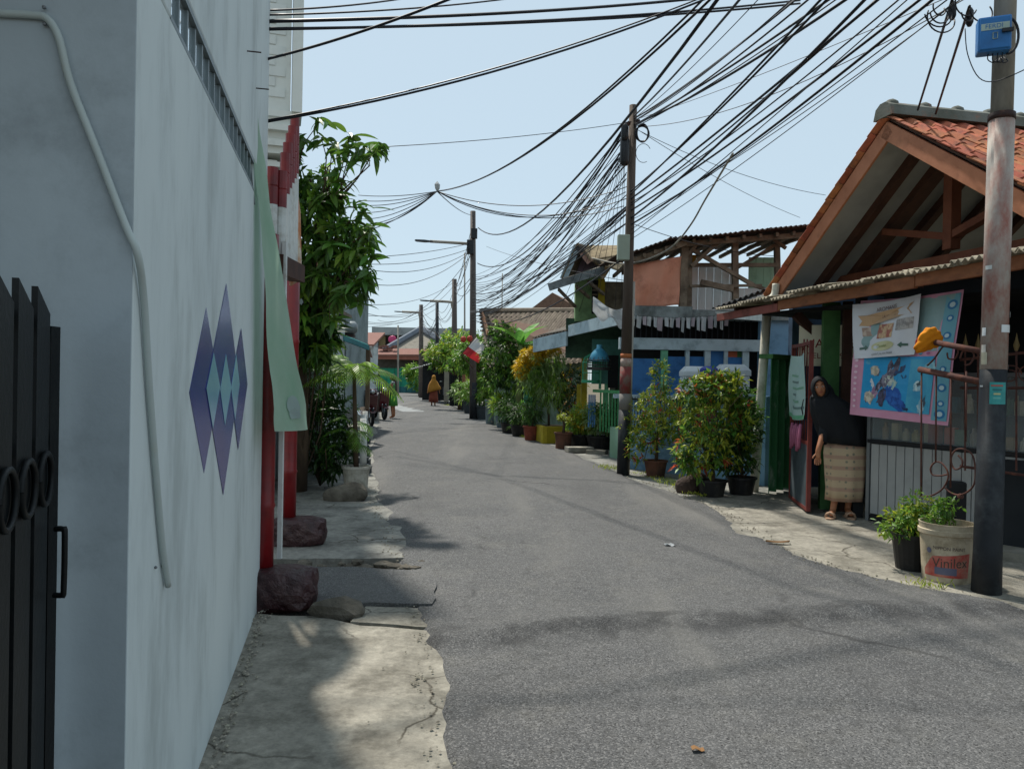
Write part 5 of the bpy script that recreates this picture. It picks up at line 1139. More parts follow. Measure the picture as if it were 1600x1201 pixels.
# ---- shrubs on the right
B1 = G(1024, 744); TERRA = mat('old terracotta pot', '6f4a3a', '563a2e', rough=.9, scale=5, dirt='39302a', dscale=4, damt=.4)
shrub('potted_shrub', B1, 'yellow green shrub in a stained pot just right of the middle pole', 'shrub', [((0, 0, 1.05), (.36, .36, .42), 1), ((-.1, 0, .75), (.42, .36, .36), 1), ((.05, 0, 1.55), (.17, .17, .28), .35), ((.32, 0, .85), (.24, .24, .3), .5), ((-.34, -.05, .5), (.16, .2, .3), .3)], [(LF_YEL, .55), (LF_MID, .35), (LF_RED, .05)], 560, 7, .075, .03, 'potted shrubs on the right', (.18, .26, TERRA), (0, 0, .55, .03), droop=-.1, nlimb=20, limb_r=.009)
B2 = G(1112, 775)
shrub('potted_shrub', B2, 'big green shrub with red new leaves in a black pot by the rock', 'shrub', [((0, 0, 1.0), (.42, .4, .42), 1), ((-.12, 0, .6), (.36, .32, .32), .9), ((.1, 0, 1.42), (.34, .3, .22), .6), ((-.34, 0, 1.38), (.16, .2, .18), .3), ((.34, .05, .9), (.22, .24, .5), .6), ((.02, 0, 1.56), (.10, .1, .14), .15), ((.28, .05, 1.50), (.14, .14, .14), .2), ((-.16, 0, 1.50), (.10, .1, .12), .12), ((-.38, -.05, .45), (.14, .15, .15), .2)], [(LF_MID, .42), (LF_YEL, .36), (LF_DARK, .15), (LF_RED, .05)], 640, 7, .10, .038, 'potted shrubs on the right', (.19, .22, BLACKP), (0, 0, .4, .03), droop=-.05, nlimb=20, limb_r=.009)
B3 = G(1158, 772)
shrub('potted_shrub', B3, 'dark green shrub in a black pot beside the leaning pipe', 'shrub', [((-.02, .1, .95), (.3, .3, .5), 1), ((-.05, .1, .5), (.25, .25, .25), .5)], [(LF_DARK, .6), (LF_MID, .4)], 330, 7, .09, .036, 'potted shrubs on the right', (.19, .24, BLACKP), None, droop=.0)
rk = G(1083, 770); m_ = MB().ico(rk + V((0, 0, .11)), .19, 3, (1.0, .8, .95), .2, seed=12); tag(m_.build('brown_rock', mat('brown rock', '4d3f38', '372d29', rough=.9, scale=6, bump=.9, bscale=15, bdist=.02), None, origin=rk), 'dark brown boulder at the foot of the shrub with red leaves', 'rock')
# near pot and paint pail beside the pole
NB_ = G(1426, 889); 
shrub('potted_plant', NB_, 'leafy herb in a black pot beside the paint pail', 'plant', [((0, 0, .42), (.17, .17, .12), 1), ((-.12, -.02, .36), (.16, .15, .10), .8), ((.05, .05, .52), (.12, .12, .12), .5)], [(LF_BRIGHT, .5), (LF_YEL, .3), (LF_MID, .3)], 160, 6, .055, .024, None, (.165, .30, BLACKP), None, droop=.1, nlimb=12, limb_r=.005)
pb = G(1478, 906); pail = T('paint_pail', pb, 'dirty cream paint pail with red label used as planter', 'pail')
PAINT = mat('cream pail stained', 'c2b49c', 'a89a82', rough=.6, scale=5, dirt='77684f', dscale=6, damt=.38)
hp_, rp = .455, .196
MB().lathe(pb, [(rp * .84, 0), (rp * .86, .02), (rp * .965, hp_ * .80), (rp * 1.04, hp_ * .82), (rp * 1.04, hp_ * .89), (rp * .99, hp_ * .90), (rp, hp_ * .96), (rp * 1.02, hp_), (rp * .97, hp_), (rp * .93, hp_ * .80)], 40, True, False).build('bucket', PAINT, pail, smooth=False)
MB().lathe(pb + V((0, 0, hp_ * .80)), [(rp * .93, 0), (rp * .4, .015), (.001, .02)], 24, False, False).build('soil', SOIL, pail)
caz = math.atan2(-pb.y, -pb.x)
def onpail(x, z, off=.002):
    r_ = rp * (.86 + .105 * (z - .02) / (hp_ * .8 - .02)) + off; a = caz + x / rp; return pb + V((math.cos(a) * r_, math.sin(a) * r_, z))
m_ = MB(); m_.grid(lambda s, t: onpail(-.19 + .38 * s, .055 + t * (.145 + .045 * s - .05 * max(0, .22 - s) / .22 * 2), .002), 24, 6); m_.build('label', mat('red label worn', 'a83a35', 'b5655a', rough=.6, scale=12, contrast=.2, dirt='a48d76', dscale=9, damt=.35), pail)
INK = mat('dark print', '4a3f3a', '5c5048', rough=.6); BLU = mat('faded blue print', '55566e', '6a6a7c', rough=.6)
m_ = MB(); text(m_, 'Vinilex', .105, (0, 0, 0), (1, 0, 0), (0, 1, 0), bend=lambda x, y: onpail(x * .95 + .03, .165 + y + x * .06, .0045)); m_.build('lettering', INK, pail)
m_ = MB(); text(m_, 'NIPPON PAINT', .036, (0, 0, 0), (1, 0, 0), (0, 1, 0), bend=lambda x, y: onpail(x + .02, .275 + y, .003)); m_.build('lettering', INK, pail)
m_ = MB(); m_.grid(lambda s, t: onpail(-.09 + .17 * s, .075 + .055 * t, .0035), 10, 3); m_.build('label', BLU, pail)
m_ = MB(); m_.add([onpail(-.135, .25, .003)] + [onpail(-.135 + .022 * math.cos(a), .25 + .022 * math.sin(a), .003) for a in np.linspace(0, 2 * math.pi, 13)[:-1]], [(0, 1 + k, 1 + (k + 1) % 12) for k in range(12)]); m_.build('label', BLU, pail)
shrub('seedling', pb + V((.02, .05, hp_ * .80)), 'small leafy seedling growing in the paint pail', 'plant', [((.0, 0, .20), (.07, .07, .09), 1), ((-.1, 0, .12), (.08, .06, .06), .6), ((.0, .02, .10), (.07, .06, .08), .6)], [(LF_MID, .6), (LF_BRIGHT, .4)], 60, 6, .045, .022, None, None, None, nlimb=8, limb_r=.004)
# ---- kerbside pots further along the right
def potted(u, v, r, h, m, lab, blobs, mats, ntw=120, per=6, L=.12, W=.03, droop=.1, nm='potted_plant', spread=1., curl=.2, group='pots along the right kerb'):
    return shrub(nm, G(u, v), lab, 'plant', blobs, mats, ntw, per, L, W, group, (r, h, m), None, droop, spread, .6, curl, nlimb=8, limb_r=.008)
bp_ = G(880, 701); bons = T('bonsai_pot', bp_, 'small stick bonsai in a round brown pot', 'plant', 'pots along the right kerb'); pot(bons, bp_, .19, .36, TERRA, True, .9)
mbx = MB(); mbx.tube([bp_ + V((0, 0, .3)), bp_ + V((.01, 0, .5)), bp_ + V((-.01, 0, .68))], [.035, .03, .02], 7); mbx.tube([bp_ + V((0, 0, .6)), bp_ + V((.12, 0, .62)), bp_ + V((.22, 0, .61))], .01, 5); mbx.build('stem', BARK, bons, smooth=True)
p, d = sprigs(rngf, [(tuple(bp_ + V((-.03, 0, .70))), (.10, .10, .05), 1), (tuple(bp_ + V((.15, 0, .64))), (.08, .08, .03), .5)], 40, 6, 1, .6, 0); leafmesh('foliage', p, d, .06, .025, LF_YEL, bons, rngf)
potted(905, 699, .26, .30, BLACKP, 'yellow variegated plant in a wide black pot next to the bonsai', [((0, 0, .55), (.28, .28, .22), 1), ((.05, 0, .75), (.25, .25, .25), .6)], [(LF_BRIGHT, .5), (LF_YEL, .3), (LF_GOLD, .25)], 170, 7, .14, .03)
potted(936, 702, .28, .30, BLACKP, 'white edged leafy plant in a wide black pot beside the middle pole', [((0, 0, .6), (.3, .28, .28), 1), ((-.12, 0, .8), (.24, .24, .2), .6)], [(LF_PALE, .55), (LF_MID, .5)], 190, 7, .14, .032)
potted(958, 700, .22, .3, BLACKP, 'feathery dark green plant in a black pot close to the middle pole', [((0, .1, .75), (.25, .25, .3), 1)], [(LF_DARK, .6), (LF_MID, .4)], 120, 7, .10, .02)
m_ = MB(); c_ = G(905, 707); m_.box(c_ + V((0, 0, .07)), (.55, .3, .10), R(12)); m_.box(c_ + V((.35, -.18, .04)), (.4, .3, .08), R(-20)); tag(m_.build('concrete_rubble', CONC, None, origin=c_), 'broken concrete slabs on the kerb under the black pots', 'rubble')
# gold topped tree over the planter
YT = G(858, 688); 
t_ = shrub('gold_topped_tree', YT + V((0, .3, .3)), 'small tree with yellow blossom top leaning over the yellow planter', 'tree', [((-.40, 0, 1.35), (.42, .4, .5), 1), ((0, 0, 1.0), (.5, .4, .45), 1), ((-.05, 0, 1.65), (.4, .35, .35), .7)], [(LF_PALE, .6), (LF_BRIGHT, .5)], 420, 7, .17, .035, None, None, (-.05, 0, .6, .035), droop=.5, curl=.35)
p, d = sprigs(rngf, [(tuple(YT + V((-.10, .15, 2.28))), (.34, .3, .18), 1), (tuple(YT + V((-.42, .15, 2.08))), (.34, .3, .22), 1), (tuple(YT + V((-.70, .15, 1.8))), (.2, .25, .25), .6)], 260, 8, 1, .7, .15); leafmesh('blossom', p, d, .12, .03, LF_GOLD, t_, rngf)
shrub('croton_bush', YT + V((.45, .4, .3)), 'dark croton bush with orange yellow tips behind the yellow planter', 'shrub', [((.1, 0, 1.15), (.42, .4, .38), 1), ((0, 0, .7), (.3, .3, .4), .6)], [(LF_DARK, .75), (LF_GOLD, .16), (LF_RED, .06)], 330, 7, .09, .03, None, None, None, droop=0)
BRICKR = mat('red brick tub', '8c4a38', '743a2c', rough=.85, scale=8, dirt='4a352c', dscale=4)
potted(830, 688, .2, .36, BRICKR, 'spiky plant in a red brown tub left of the yellow planter', [((0, .05, .75), (.25, .25, .3), 1)], [(LF_MID, .5), (LF_DARK, .5)], 110, 7, .2, .02)
potted(812, 682, .24, .3, BLACKP, 'dark fern in a black tub beside the red brown tub', [((0, .1, .6), (.34, .3, .3), 1)], [(LF_DARK, .7), (LF_MID, .3)], 130, 7, .16, .025)
potted(796, 677, .24, .28, BLACKP, 'broad dark foliage in a low black tub', [((0, .1, .62), (.36, .3, .32), 1)], [(LF_DARK, .6), (LF_MANGO, .4)], 120, 7, .18, .03)
potted(785, 668, .22, .36, mat('blue grey pot', '6f7c86', '5f6b74', rough=.7), 'bright green rosette in a blue grey pot', [((0, .1, .75), (.32, .3, .28), 1)], [(LF_BRIGHT, .8), (LF_YEL, .2)], 110, 7, .24, .035, droop=-.2)
gb_ = G(769, 663); bin_ = T('grey_bin', gb_, 'grey cylindrical concrete bin at the road edge among the pots', 'bin'); MB().lathe(gb_, [(.20, 0), (.21, .05), (.24, .74), (.26, .75), (.26, .82), (.22, .82), (.21, .7)], 22, True, False).build('drum', mat('grey green drum', '6c7a7c', '5b686a', rough=.8, scale=3, dirt='3f4748', dscale=3, damt=.35), bin_); MB().lathe(gb_ + V((0, 0, .7)), [(.21, 0), (.001, .01)], 16, False).build('soil', SOIL, bin_)
DGP = mat('dark grey pot', '3a4245', '2e3538', rough=.7)
for (u, v, r, h, lab, m2, L_) in ((754, 655, .30, .5, 'big round grey pot with tall shrub beside the far lamp pole', [(LF_MID, .6), (LF_BRIGHT, .4)], .2), (733, 646, .26, .5, 'black pot with bushy plant in front of the black house gate', [(LF_BRIGHT, .6), (LF_PALE, .4)], .22), (722, 640, .24, .45, 'black pot with arching leaves at the left end of the pot row', [(LF_PALE, .6), (LF_MID, .4)], .28)):
    potted(u, v, r, h, DGP, lab, [((0, .1, h + .45), (.5, .4, .5), 1)], m2, 150, 7, L_, .05)
# ---- street trees on the right
def tree(name, base, label, crown, mats, ntw, per, L, W, r0=.10, trunk_h=1.6, droop=.2, group='street trees on the right'):
    base = V(base); t = T(name, base, label, 'tree', group); mbx = MB()
    fk = base + V((0, 0, trunk_h)); mbx.tube([base, base + V((.05, 0, trunk_h * .5)), fk], [r0, r0 * .85, r0 * .7], 8)
    bl = [(tuple(base + V(c)), r, w) for c, r, w in crown]
    tips = [V(b[0]) + V([x * .45 for x in rngf.normal(0, 1, 3) * np.array(b[1])]) for b in bl for _ in range(4)]
    limbs(mbx, rngf, fk, tips, r0 * .45, .01, .08, 6); mbx.build('trunk', BARK, t, smooth=True)
    for m, sh in mats:
        p, d = sprigs(rngf, bl, int(ntw * sh), per, 1, .55, droop); n = len(p); leafmesh('crown', p, d, L * rngf.uniform(.7, 1.25, n), W * rngf.uniform(.7, 1.2, n), m, t, rngf, curl=.25)
    return t
tA = P(815, 640, 23); tA.z = 0
tree('street_tree', tA, 'bushy green tree in front of the greyish tiled roof', [((-.55, 0, 2.3), (.75, .7, .55), 1), ((.1, 0, 2.0), (.6, .6, .6), .8), ((-.8, 0, 1.6), (.45, .5, .4), .5), ((-.2, 0, 1.5), (.7, .6, .4), .7), ((-.6, 0, 2.9), (.4, .4, .3), .3)], [(LF_MID, .5), (LF_BRIGHT, .25), (LF_DARK, .35)], 620, 7, .17, .05)
tB = P(758, 632, 29); tB.z = 0
tree('street_tree', tB, 'light green tree behind the far lamp pole and flag', [((-.2, 0, 2.6), (.9, .8, .6), 1), ((.5, 0, 3.0), (.7, .6, .5), .7), ((-.8, 0, 2.2), (.7, .6, .5), .7), ((.2, 0, 1.5), (.7, .6, .5), .5)], [(LF_BRIGHT, .5), (LF_MID, .5)], 520, 7, .2, .06)
tC = P(718, 625, 36); tC.z = 0
tree('street_tree', tC, 'pale green tree overhanging the black house gate', [((0, 0, 3.0), (1.1, .8, .7), 1), ((-.8, 0, 2.5), (.8, .7, .6), .7), ((.7, 0, 2.3), (.9, .8, .7), .8)], [(LF_BRIGHT, .6), (LF_YEL, .2), (LF_MID, .3)], 480, 7, .24, .07)
tD = P(690, 615, 55); tD.z = 0
tree('street_tree', tD, 'distant tree before the grey far roof', [((0, 0, 3.2), (1.4, 1, 1.1), 1), ((.9, 0, 4.2), (1.0, 1, .9), .7)], [(LF_MID, .6), (LF_YEL, .3)], 320, 6, .35, .1)
tE = P(655, 612, 62); tE.z = 0
tree('street_tree', tE, 'small bright tree against the far green wall', [((0, 0, 1.6), (1.1, 1, 1.1), 1), ((-.6, 0, 2.0), (.7, .7, .4), .5)], [(LF_BRIGHT, .6), (LF_MID, .4)], 220, 6, .4, .1)
# banana
bb = P(812, 640, 22.5); bb.z = 0; ban = T('banana_plant', bb, 'banana plant with broad leaves rising over the street trees', 'plant')
bt = bb + V((0, 0, 2.5)); MB().tube([bb, bb + V((-.03, 0, 1.3)), bt], [.12, .10, .07], 9).build('stem', mat('banana stem', '7d8452', '5d653e', rough=.7, scale=4), ban, smooth=True)
BLF = mat('leaf banana', '75a84a', '5f923f', rough=.4, scale=2, stretch=(6, 6, 6), trans=.4, orand=.2, spec=.5); bl_me = [long_leaf(1.1, .32, b, BLF, 10, .01) for b in (.25, .45)]
for az, el in ((-.1, .35), (.15, .05), (2.6, .5), (3.3, .9), (1.6, .8), (4.6, .6), (5.4, .9), (.8, 1.1)):
    inst(bl_me[int(el * 10) % 2], 'leaf', ban, Matrix.Translation(bt) @ orient((math.cos(az) * math.cos(el), math.sin(az) * math.cos(el), math.sin(el)), .2))

# ================================================================ POLES, LAMPS, CABLES
def pole_paint():
    m = mat('pole flaking paint', 'b7b0a6', '9d9890', rough=.75, scale=3, contrast=.2, bump=.4, bscale=22, bdist=.006, dirt='8e4a3c', dscale=3.2, damt=.5, stretch=(1, 1, .5)); return m
PPT = pole_paint(); PBLK = mat('pole black paint', '24272b', '1b1d21', rough=.6, scale=4, bump=.25, bscale=25, dirt='454a4c', dscale=3.5, damt=.32)
PGREY = mat('galvanised grey pipe', '9c978d', '88837a', rough=.65, metal=.0, scale=3, stretch=(1, 1, .3), dirt='5f5b55', dscale=3, damt=.3)
nb = G(1541, 926); nt = P(1571, 0, 5.74); axis = (nt - nb) / nt.z
def npt(z): return nb + axis * z
npz = lambda v: P(1552, v, 5.75).z
npole = T('near_utility_pole', nb, 'near utility pole, black below and flaking white and red above', 'pole')
zb_, zm = npz(578), npz(185)
MB().tube([npt(-.05), npt(.35), npt(zb_)], [.100, .094, .088], 24).build('lower_shaft', PBLK, npole, smooth=True)
MB().tube([npt(zb_ + .001), npt((zb_ + zm) / 2), npt(zm)], [.0885, .087, .086], 24).build('middle_shaft', PPT, npole, smooth=True)
MB().tube([npt(zm - .03), npt(zm + .02)], .091, 24).build('collar', DRUST, npole, smooth=True)
MB().tube([npt(zm + .021), npt(5.6), npt(7.4)], [.074, .071, .060], 20).build('upper_shaft', PGREY, npole, smooth=True)
for (u, v, w, h, c, dx) in ((1559, 514, .09, .055, 'd9dcdc', .01), (1534, 518, .035, .06, 'd2d6d8', 0), (1552, 614, .115, .16, '3f9a98', .0), (1546, 418, .05, .03, 'cfd2cf', 0), (1566, 492, .035, .04, 'd8d9d8', 0), (1537, 545, .04, .06, 'cfcac0', 0), (1543, 560, .05, .09, 'b9b39c', 0), (1560, 573, .03, .03, 'c9c9c4', 0), (1532, 603, .03, .012, 'd0d2d2', 0)):
    c_ = P(u, v, 5.655); ax = npt(c_.z); r0 = c_ - ax; r0.z = 0; a0 = math.atan2(r0.y, r0.x); rad = .093
    m_ = MB(); m_.grid(lambda s, t: ax + V((math.cos(a0 + (s - .5) * w / rad) * rad, math.sin(a0 + (s - .5) * w / rad) * rad, (t - .5) * h)), 6, 1)
    m_.build('sticker', mat('sticker ' + c, c, rough=.5, scale=14, contrast=.1), npole)
    if h > .1:
        for k in range(4): 
            m_ = MB(); zz = .055 - k * .03; ww = [.08, .06, .045, .05][k]; m_.grid(lambda s, t: ax + V((math.cos(a0 + (-.5 + s) * ww / rad - .1) * (rad + .001), math.sin(a0 + (-.5 + s) * ww / rad - .1) * (rad + .001), zz + (t - .5) * .012)), 5, 1); m_.build('sticker', mat('sticker print %d' % k, ['b05a50', '2f6f74', 'c9c28a', '6fb8b0'][k], rough=.5), npole)
# blue meter box
BBX = mat('blue meter box', '2f72b0', '2a66a0', rough=.45, scale=4, dirt='234f78', dscale=4, damt=.2)
bc = P(1552, 57, 5.56); box = T('blue_meter_box', bc, 'blue plastic junction box strapped high on the near pole', 'box')
bx_ = V((.93, -.36, 0)).normalized(); by_ = V((.36, .93, 0)).normalized(); bz_ = (V((0, 0, 1)) + bx_ * .0).normalized()
MB().obox(bc, bx_ * .105, by_ * .055, bz_ * .125).build('case', BBX, box, bevel=.012)
MB().obox(bc - by_ * .058, bx_ * .094, by_ * .006, bz_ * .113).build('lid', BBX, box, bevel=.006)
MB().obox(bc - by_ * .066 + bz_ * .045, bx_ * .088, by_ * .001, bz_ * .024).build('label_strip', mat('label pale', 'a9b8b0', '9aaaa2', rough=.6), box)
m_ = MB(); text(m_, 'FERDI', .044, bc - by_ * .0685 + bz_ * .045 - bx_ * .008, bx_, bz_); m_.build('lettering', BBX, box)
m_ = MB()
ring = [bc - by_ * .0685 - bz_ * .022 + bx_ * x + bz_ * z for x, z in ((-.014, -.022), (.014, -.022), (.014, .022), (-.014, .022))]
m_.tube(ring + [ring[0]], .003, 4); m_.build('emblem', MATS['label pale'], box)
MB().obox(bc - by_ * .074 + bx_ * .075 + bz_ * .005, bx_ * .035, by_ * .012, bz_ * .012).build('latch', BLK, box)
for k in range(4):
    a = bc + bx_ * (-.03 + k * .03) - bz_ * .125; MB().tube(smoothpath([a, a + V((0, 0, -.04 - .01 * k)), a + V((.04, 0, -.06)), a + V((.10 - k * .02, .05, -.01))], 4), .004, 5).build('lead', CABLE, box)
MB().tube([bc + bx_ * .1 + V((.13 * math.sin(t) * .6, .02, .13 * math.cos(t))) for t in np.linspace(0, 3.2, 14)], .009, 6).build('lead', CABLE, box)
# middle pole
mb0 = G(973, 742); mt = P(989.5, 165, 12.43)
mpole = T('middle_utility_pole', mb0, 'dark timber utility pole with coloured bands in the middle distance', 'pole')
L_ = mt - mb0; mp = lambda z: mb0 + L_ * (z / mt.z)
TIM = mat('dark creosoted timber', '5b5048', '453b35', rough=.9, scale=4, bump=.4, bscale=25, stretch=(1, 1, .2), dirt='6a5a4c', dscale=3, damt=.3)
zz = [P(978, v, 12.43).z for v in (640, 615, 593, 573, 560, 553)]
MB().tube([mp(-.05), mp(zz[0])], [.098, .094], 16).build('lower_shaft', PBLK, mpole, smooth=True)
MB().tube([mp(zz[0] + .002), mp(zz[1])], [.0938, .092], 16).build('grey_band', mat('band grey', '85817c', '706c68', rough=.8), mpole, smooth=True)
MB().tube([mp(zz[1] + .002), mp(zz[3])], [.0918, .089], 16).build('red_band', mat('band red flaking', '7c3a38', '6f5a52', rough=.8, scale=8, contrast=.1), mpole, smooth=True)
MB().tube([mp(zz[3] + .002), mp(zz[4])], [.0888, .088], 16).build('grey_band', PPT, mpole, smooth=True)
MB().tube([mp(zz[4] + .002), mp(zz[5])], [.0915, .091], 16).build('orange_band', mat('band orange', 'b0673a', 'a25c34', rough=.7), mpole, smooth=True)
MB().tube([mp(zz[5] + .002), mp(3.4), mp(mt.z)], [.087, .076, .062], 16).build('upper_shaft', TIM, mpole, smooth=True)
a, b = P(981, 745, 12.35), P(990, 440, 12.35); MB().tube([V((a.x, a.y, 0)), b], .028, 8).build('conduit_pipe', PGREY, mpole, smooth=True)
c_ = P(974, 387, 12.25); MB().box(c_, (.19, .13, .40)).build('meter_box', mat('grey green box', '9aa598', '8b9689', rough=.6), mpole, bevel=.01)
c_ = P(976, 235, 12.3)
MB().lathe(c_ + V((0, 0, -.24)), [(.05, 0), (.075, .06), (.075, .40), (.05, .46), (.02, .5)], 12, True, True).build('splice_canister', BLK, mpole, smooth=True)
c_ = P(976, 210, 12.25); MB().lathe(c_ + V((0, 0, -.1)), [(.04, 0), (.06, .05), (.06, .22), (.03, .28)], 12, True, True).build('splice_canister', BLK, mpole, smooth=True)
c_ = P(1004, 208, 12.3); m_ = MB()
for k in range(3): m_.tube([c_ + V((math.cos(t) * (.09 + .01 * k), .02 * k, math.sin(t) * (.145 - .012 * k))) for t in np.linspace(0, 2 * math.pi, 25)], .013, 6, False)
m_.build('cable_coil', CABLE, mpole, smooth=True)
m_ = MB(); m_.tube([c_ + V((.02 + math.cos(t) * .12, 0, -.32 + math.sin(t) * .15)) for t in np.linspace(.5, 5.2, 18)], .005, 5); m_.build('cable_loop', CABLE, mpole, smooth=True)
MB().beam(P(975, 195, 12.4), P(1000, 190, 12.4), .05, .06).build('crossarm', DRUST, mpole)
# far lamp poles
def lamppole(u, vtop, vb, Y, r, label, m, arm=None, name='lamp_pole', extras=True):
    b = P(u, vb, Y); b.z = 0; tp = P(u, vtop, Y); t = T(name, b, label, 'pole'); tp = V((b.x + (tp.x - b.x), b.y, tp.z))
    MB().tube([b, b.lerp(tp, .5), tp], [r, r * .9, r * .75], 10).build('shaft', m, t, smooth=True)
    if arm:
        u1, v1, v0 = arm; e = P(u1, v1, Y - .3); s = V((tp.x, tp.y - .02, P(u, v0, Y).z)); k = s.lerp(e, .12); k.z = e.z - .02
        MB().tube(smoothpath([s, s.lerp(k, .7) + V((0, 0, .0)), k, e], 5), r * .42, 8).build('arm', PGREY, t, smooth=True)
        d = (e - k).normalized(); hd = e + d * .35; w = .11
        m_ = MB(); sx_ = V((0, 1, 0)); q = [e - d * .12, hd - d * .15, hd + d * .15, hd + d * .2]; ws = [.05, w, w * .9, .04]; hs = [.04, .07, .055, .03]
        vv = []; 
        for qq, ww, hh in zip(q, ws, hs): vv += [qq + sx_ * ww + V((0, 0, hh * .4)), qq - sx_ * ww + V((0, 0, hh * .4)), qq - sx_ * ww - V((0, 0, hh * .6)), qq + sx_ * ww - V((0, 0, hh * .6))]
        fs = [(0, 1, 2, 3), (15, 14, 13, 12)] + [(i * 4 + k, i * 4 + (k + 1) % 4, i * 4 + 4 + (k + 1) % 4, i * 4 + 4 + k) for i in range(3) for k in range(4)]
        m_.add(vv, fs); m_.build('lamp_head', mat('lamp head dark', '3c434a', '30363c', rough=.5), t)
    return t, tp, b
LP = mat('lamp pole grey brown', '5c5450', '4a4441', rough=.75, scale=4, dirt='7a6f66', dscale=4, damt=.3)
t3, tp3, b3 = lamppole(739, 330, 655, 28.2, .13, 'street lamp pole with long arm and cable tangle by the flag', LP, (672, 377, 392))
MB().box(P(735, 386, 28.0), (.25, .2, .5)).build('splice_canister', BLK, t3); MB().box(P(741, 365, 28.0), (.22, .2, .35)).build('splice_canister', BLK, t3)
# painted black lower part
MB().tube([V((b3.x, b3.y, 0.02)), V((b3.x, b3.y, 1.35))], .137, 10).build('lower_shaft', PBLK, t3, smooth=True)
lamppole(710, 436, 640, 42, .17, 'thick grey pole with lamp arm right of the woman', LP, (672, 470, 486), 'lamp_pole')
lamppole(683, 471, 625, 50, .14, 'dark thin pole with splice box near the walking woman', PBLK, None, 'utility_pole')
lamppole(658, 476, 620, 56, .19, 'stout timber pole with lamp arm at the street end', LP, (628, 487, 500), 'lamp_pole')
lamppole(622, 508, 612, 60, .08, 'thin leaning pole in front of the far orange roof', PGREY, None, 'utility_pole')
lamppole(563, 445, 640, 30, .05, 'thin dark red mast on the left roofs', mat('dark red mast', '6a3338', '582a2e', rough=.7), None, 'mast')
lamppole(726, 395, 640, 40, .05, 'thin mast beside the lamp pole above the trees', PGREY, None, 'mast')
lamppole(785, 427, 500, 34, .03, 'slim antenna mast above the tiled roof', PGREY, None, 'mast')

# ---- cables: each one a thing
NW = [0]
def wire(p0, p1, sag, r, label, group=None, n=18):
    p0, p1 = V(p0), V(p1); pts = []
    for i in range(n + 1):
        t = i / n; q = p0.lerp(p1, t); q.z -= sag * 4 * t * (1 - t); pts.append(q)
    o = MB().tube(pts, r, 5).build('overhead_cable', CABLE, None, smooth=True); tag(o, label, 'cable', group); return o
def WP(u0, v0, Y0, u1, v1, Y1, sag, r, label, group=None): return wire(P(u0, v0, Y0), P(u1, v1, Y1), sag, r, label, group)
GA_ = 'thick cables from the middle pole to the upper right'; GB_ = 'thin wires fanning from the middle pole'; GC_ = 'wires strung between the far poles'; GD_ = 'cables running to the white house'
# to the white house
for (v0, u1, v1, r, lab) in ((17, 740, -25, .007, 'topmost thin wire leaving the white house corner'), (24, 900, -18, .007, 'second thin wire leaving the white house corner'), (34, 1180, -12, .013, 'thick cable leaving the white house just under two thin wires'), (45.5, 1250, 6, .010, 'cable pair from the white house, upper strand'), (46.5, 1250, 1, .010, 'cable pair from the white house, lower strand')):
    WP(410, v0, 5.0, u1, v1, 7.5, .05, r * 1.0, lab, GD_)
WP(412, 94, 5.0, 760, -25, 4.2, .03, .009, 'steep cable rising from the white house to the top edge', GD_)
WP(412, 189, 5.05, 1150, -25, 5.6, .10, .006, 'upper of two long cables rising from behind the banner', GD_)
WP(412, 191.5, 5.05, 1160, -25, 5.6, .11, .008, 'lower of two long cables rising from behind the banner', GD_)
# drop junction with plastic bag at (683,297)
jn = P(683, 299, 14)
wire(jn, P(1140, -30, 6.0), .35, .012, 'dark cable climbing from the mid air splice to the top right')
wire(jn, P(1128, -30, 6.0), .36, .010, 'second strand climbing from the mid air splice to the top right')
for k, (u, v, Y, sg_) in enumerate(((545, 350, 16, .25), (500, 362, 16, .3), (560, 305, 17, .05), (560, 313, 17, .08), (560, 320, 17, .1), (560, 342, 18, .15), (560, 350, 18, .18), (560, 332, 18, .12))):
    wire(jn, P(u, v, Y), sg_, .008, 'thin wire sagging left from the mid air splice', 'wires sagging from the mid air splice')
for k, (u, v, Y, sg_) in enumerate(((980, 310, 13, .6), (978, 300, 13, .75), (975, 322, 13, .55), (985, 290, 13, .5))):
    wire(jn, P(u, v, Y), sg_ * .6, .008, 'thin wire sagging right from the mid air splice', 'wires sagging from the mid air splice')
wire(jn, tp3 + V((0, 0, -.15)), .1, .01, 'wire from the mid air splice down to the far lamp pole')
m_ = MB(); m_.ico(jn + V((.0, 0, .08)), .07, 1, (.8, .6, 1.2), .3, seed=2); tag(m_.build('snagged_plastic_bag', PLAS, None), 'scrap of clear plastic snagged on the mid air cable splice', 'plastic')
# far pole to middle pole and beyond (big curves)
wire(tp3 + V((.2, 0, -.6)), P(1150, -40, 6.2), .95, .018, 'thick cable sweeping from the far lamp pole up to the top edge')
wire(tp3 + V((.2, 0, -1.9)), P(982, 190, 12.5), .9, .016, 'thick sagging cable from the far lamp pole to the middle pole')
rgw = random.Random(6)
for k in range(22):
    v0 = 400 + 16 * k * .55; wire(P(740 + rgw.uniform(-2, 3), 430 + k * 3.0, 28), P(978 + rgw.uniform(-3, 3), 196 + 22 * rgw.random() ** 1.5 * 4, 12.5), .35 + .05 * rgw.random() * k, rgw.choice([.006, .008, .011]), 'wire fanning from the middle pole down to the far lamp pole', GB_)
for k in range(11):
    wire(P(738, 455 + k * 5, 28), P(984, rgw.choice([250, 300, 318, 330, 345, 240]), 12.5), .25 + .12 * rgw.random(), rgw.choice([.006, .008, .010]), 'low wire sagging between the far lamp pole and the middle pole', GB_)
for k in range(8):
    wire(P(880 + k * 13 + rgw.uniform(-5, 5), 470 + rgw.uniform(-20, 20), 18 - k * .4), P(977, 222, 12.45), .12, .0045, 'hair thin drop wire from the middle pole to the green house', GB_)
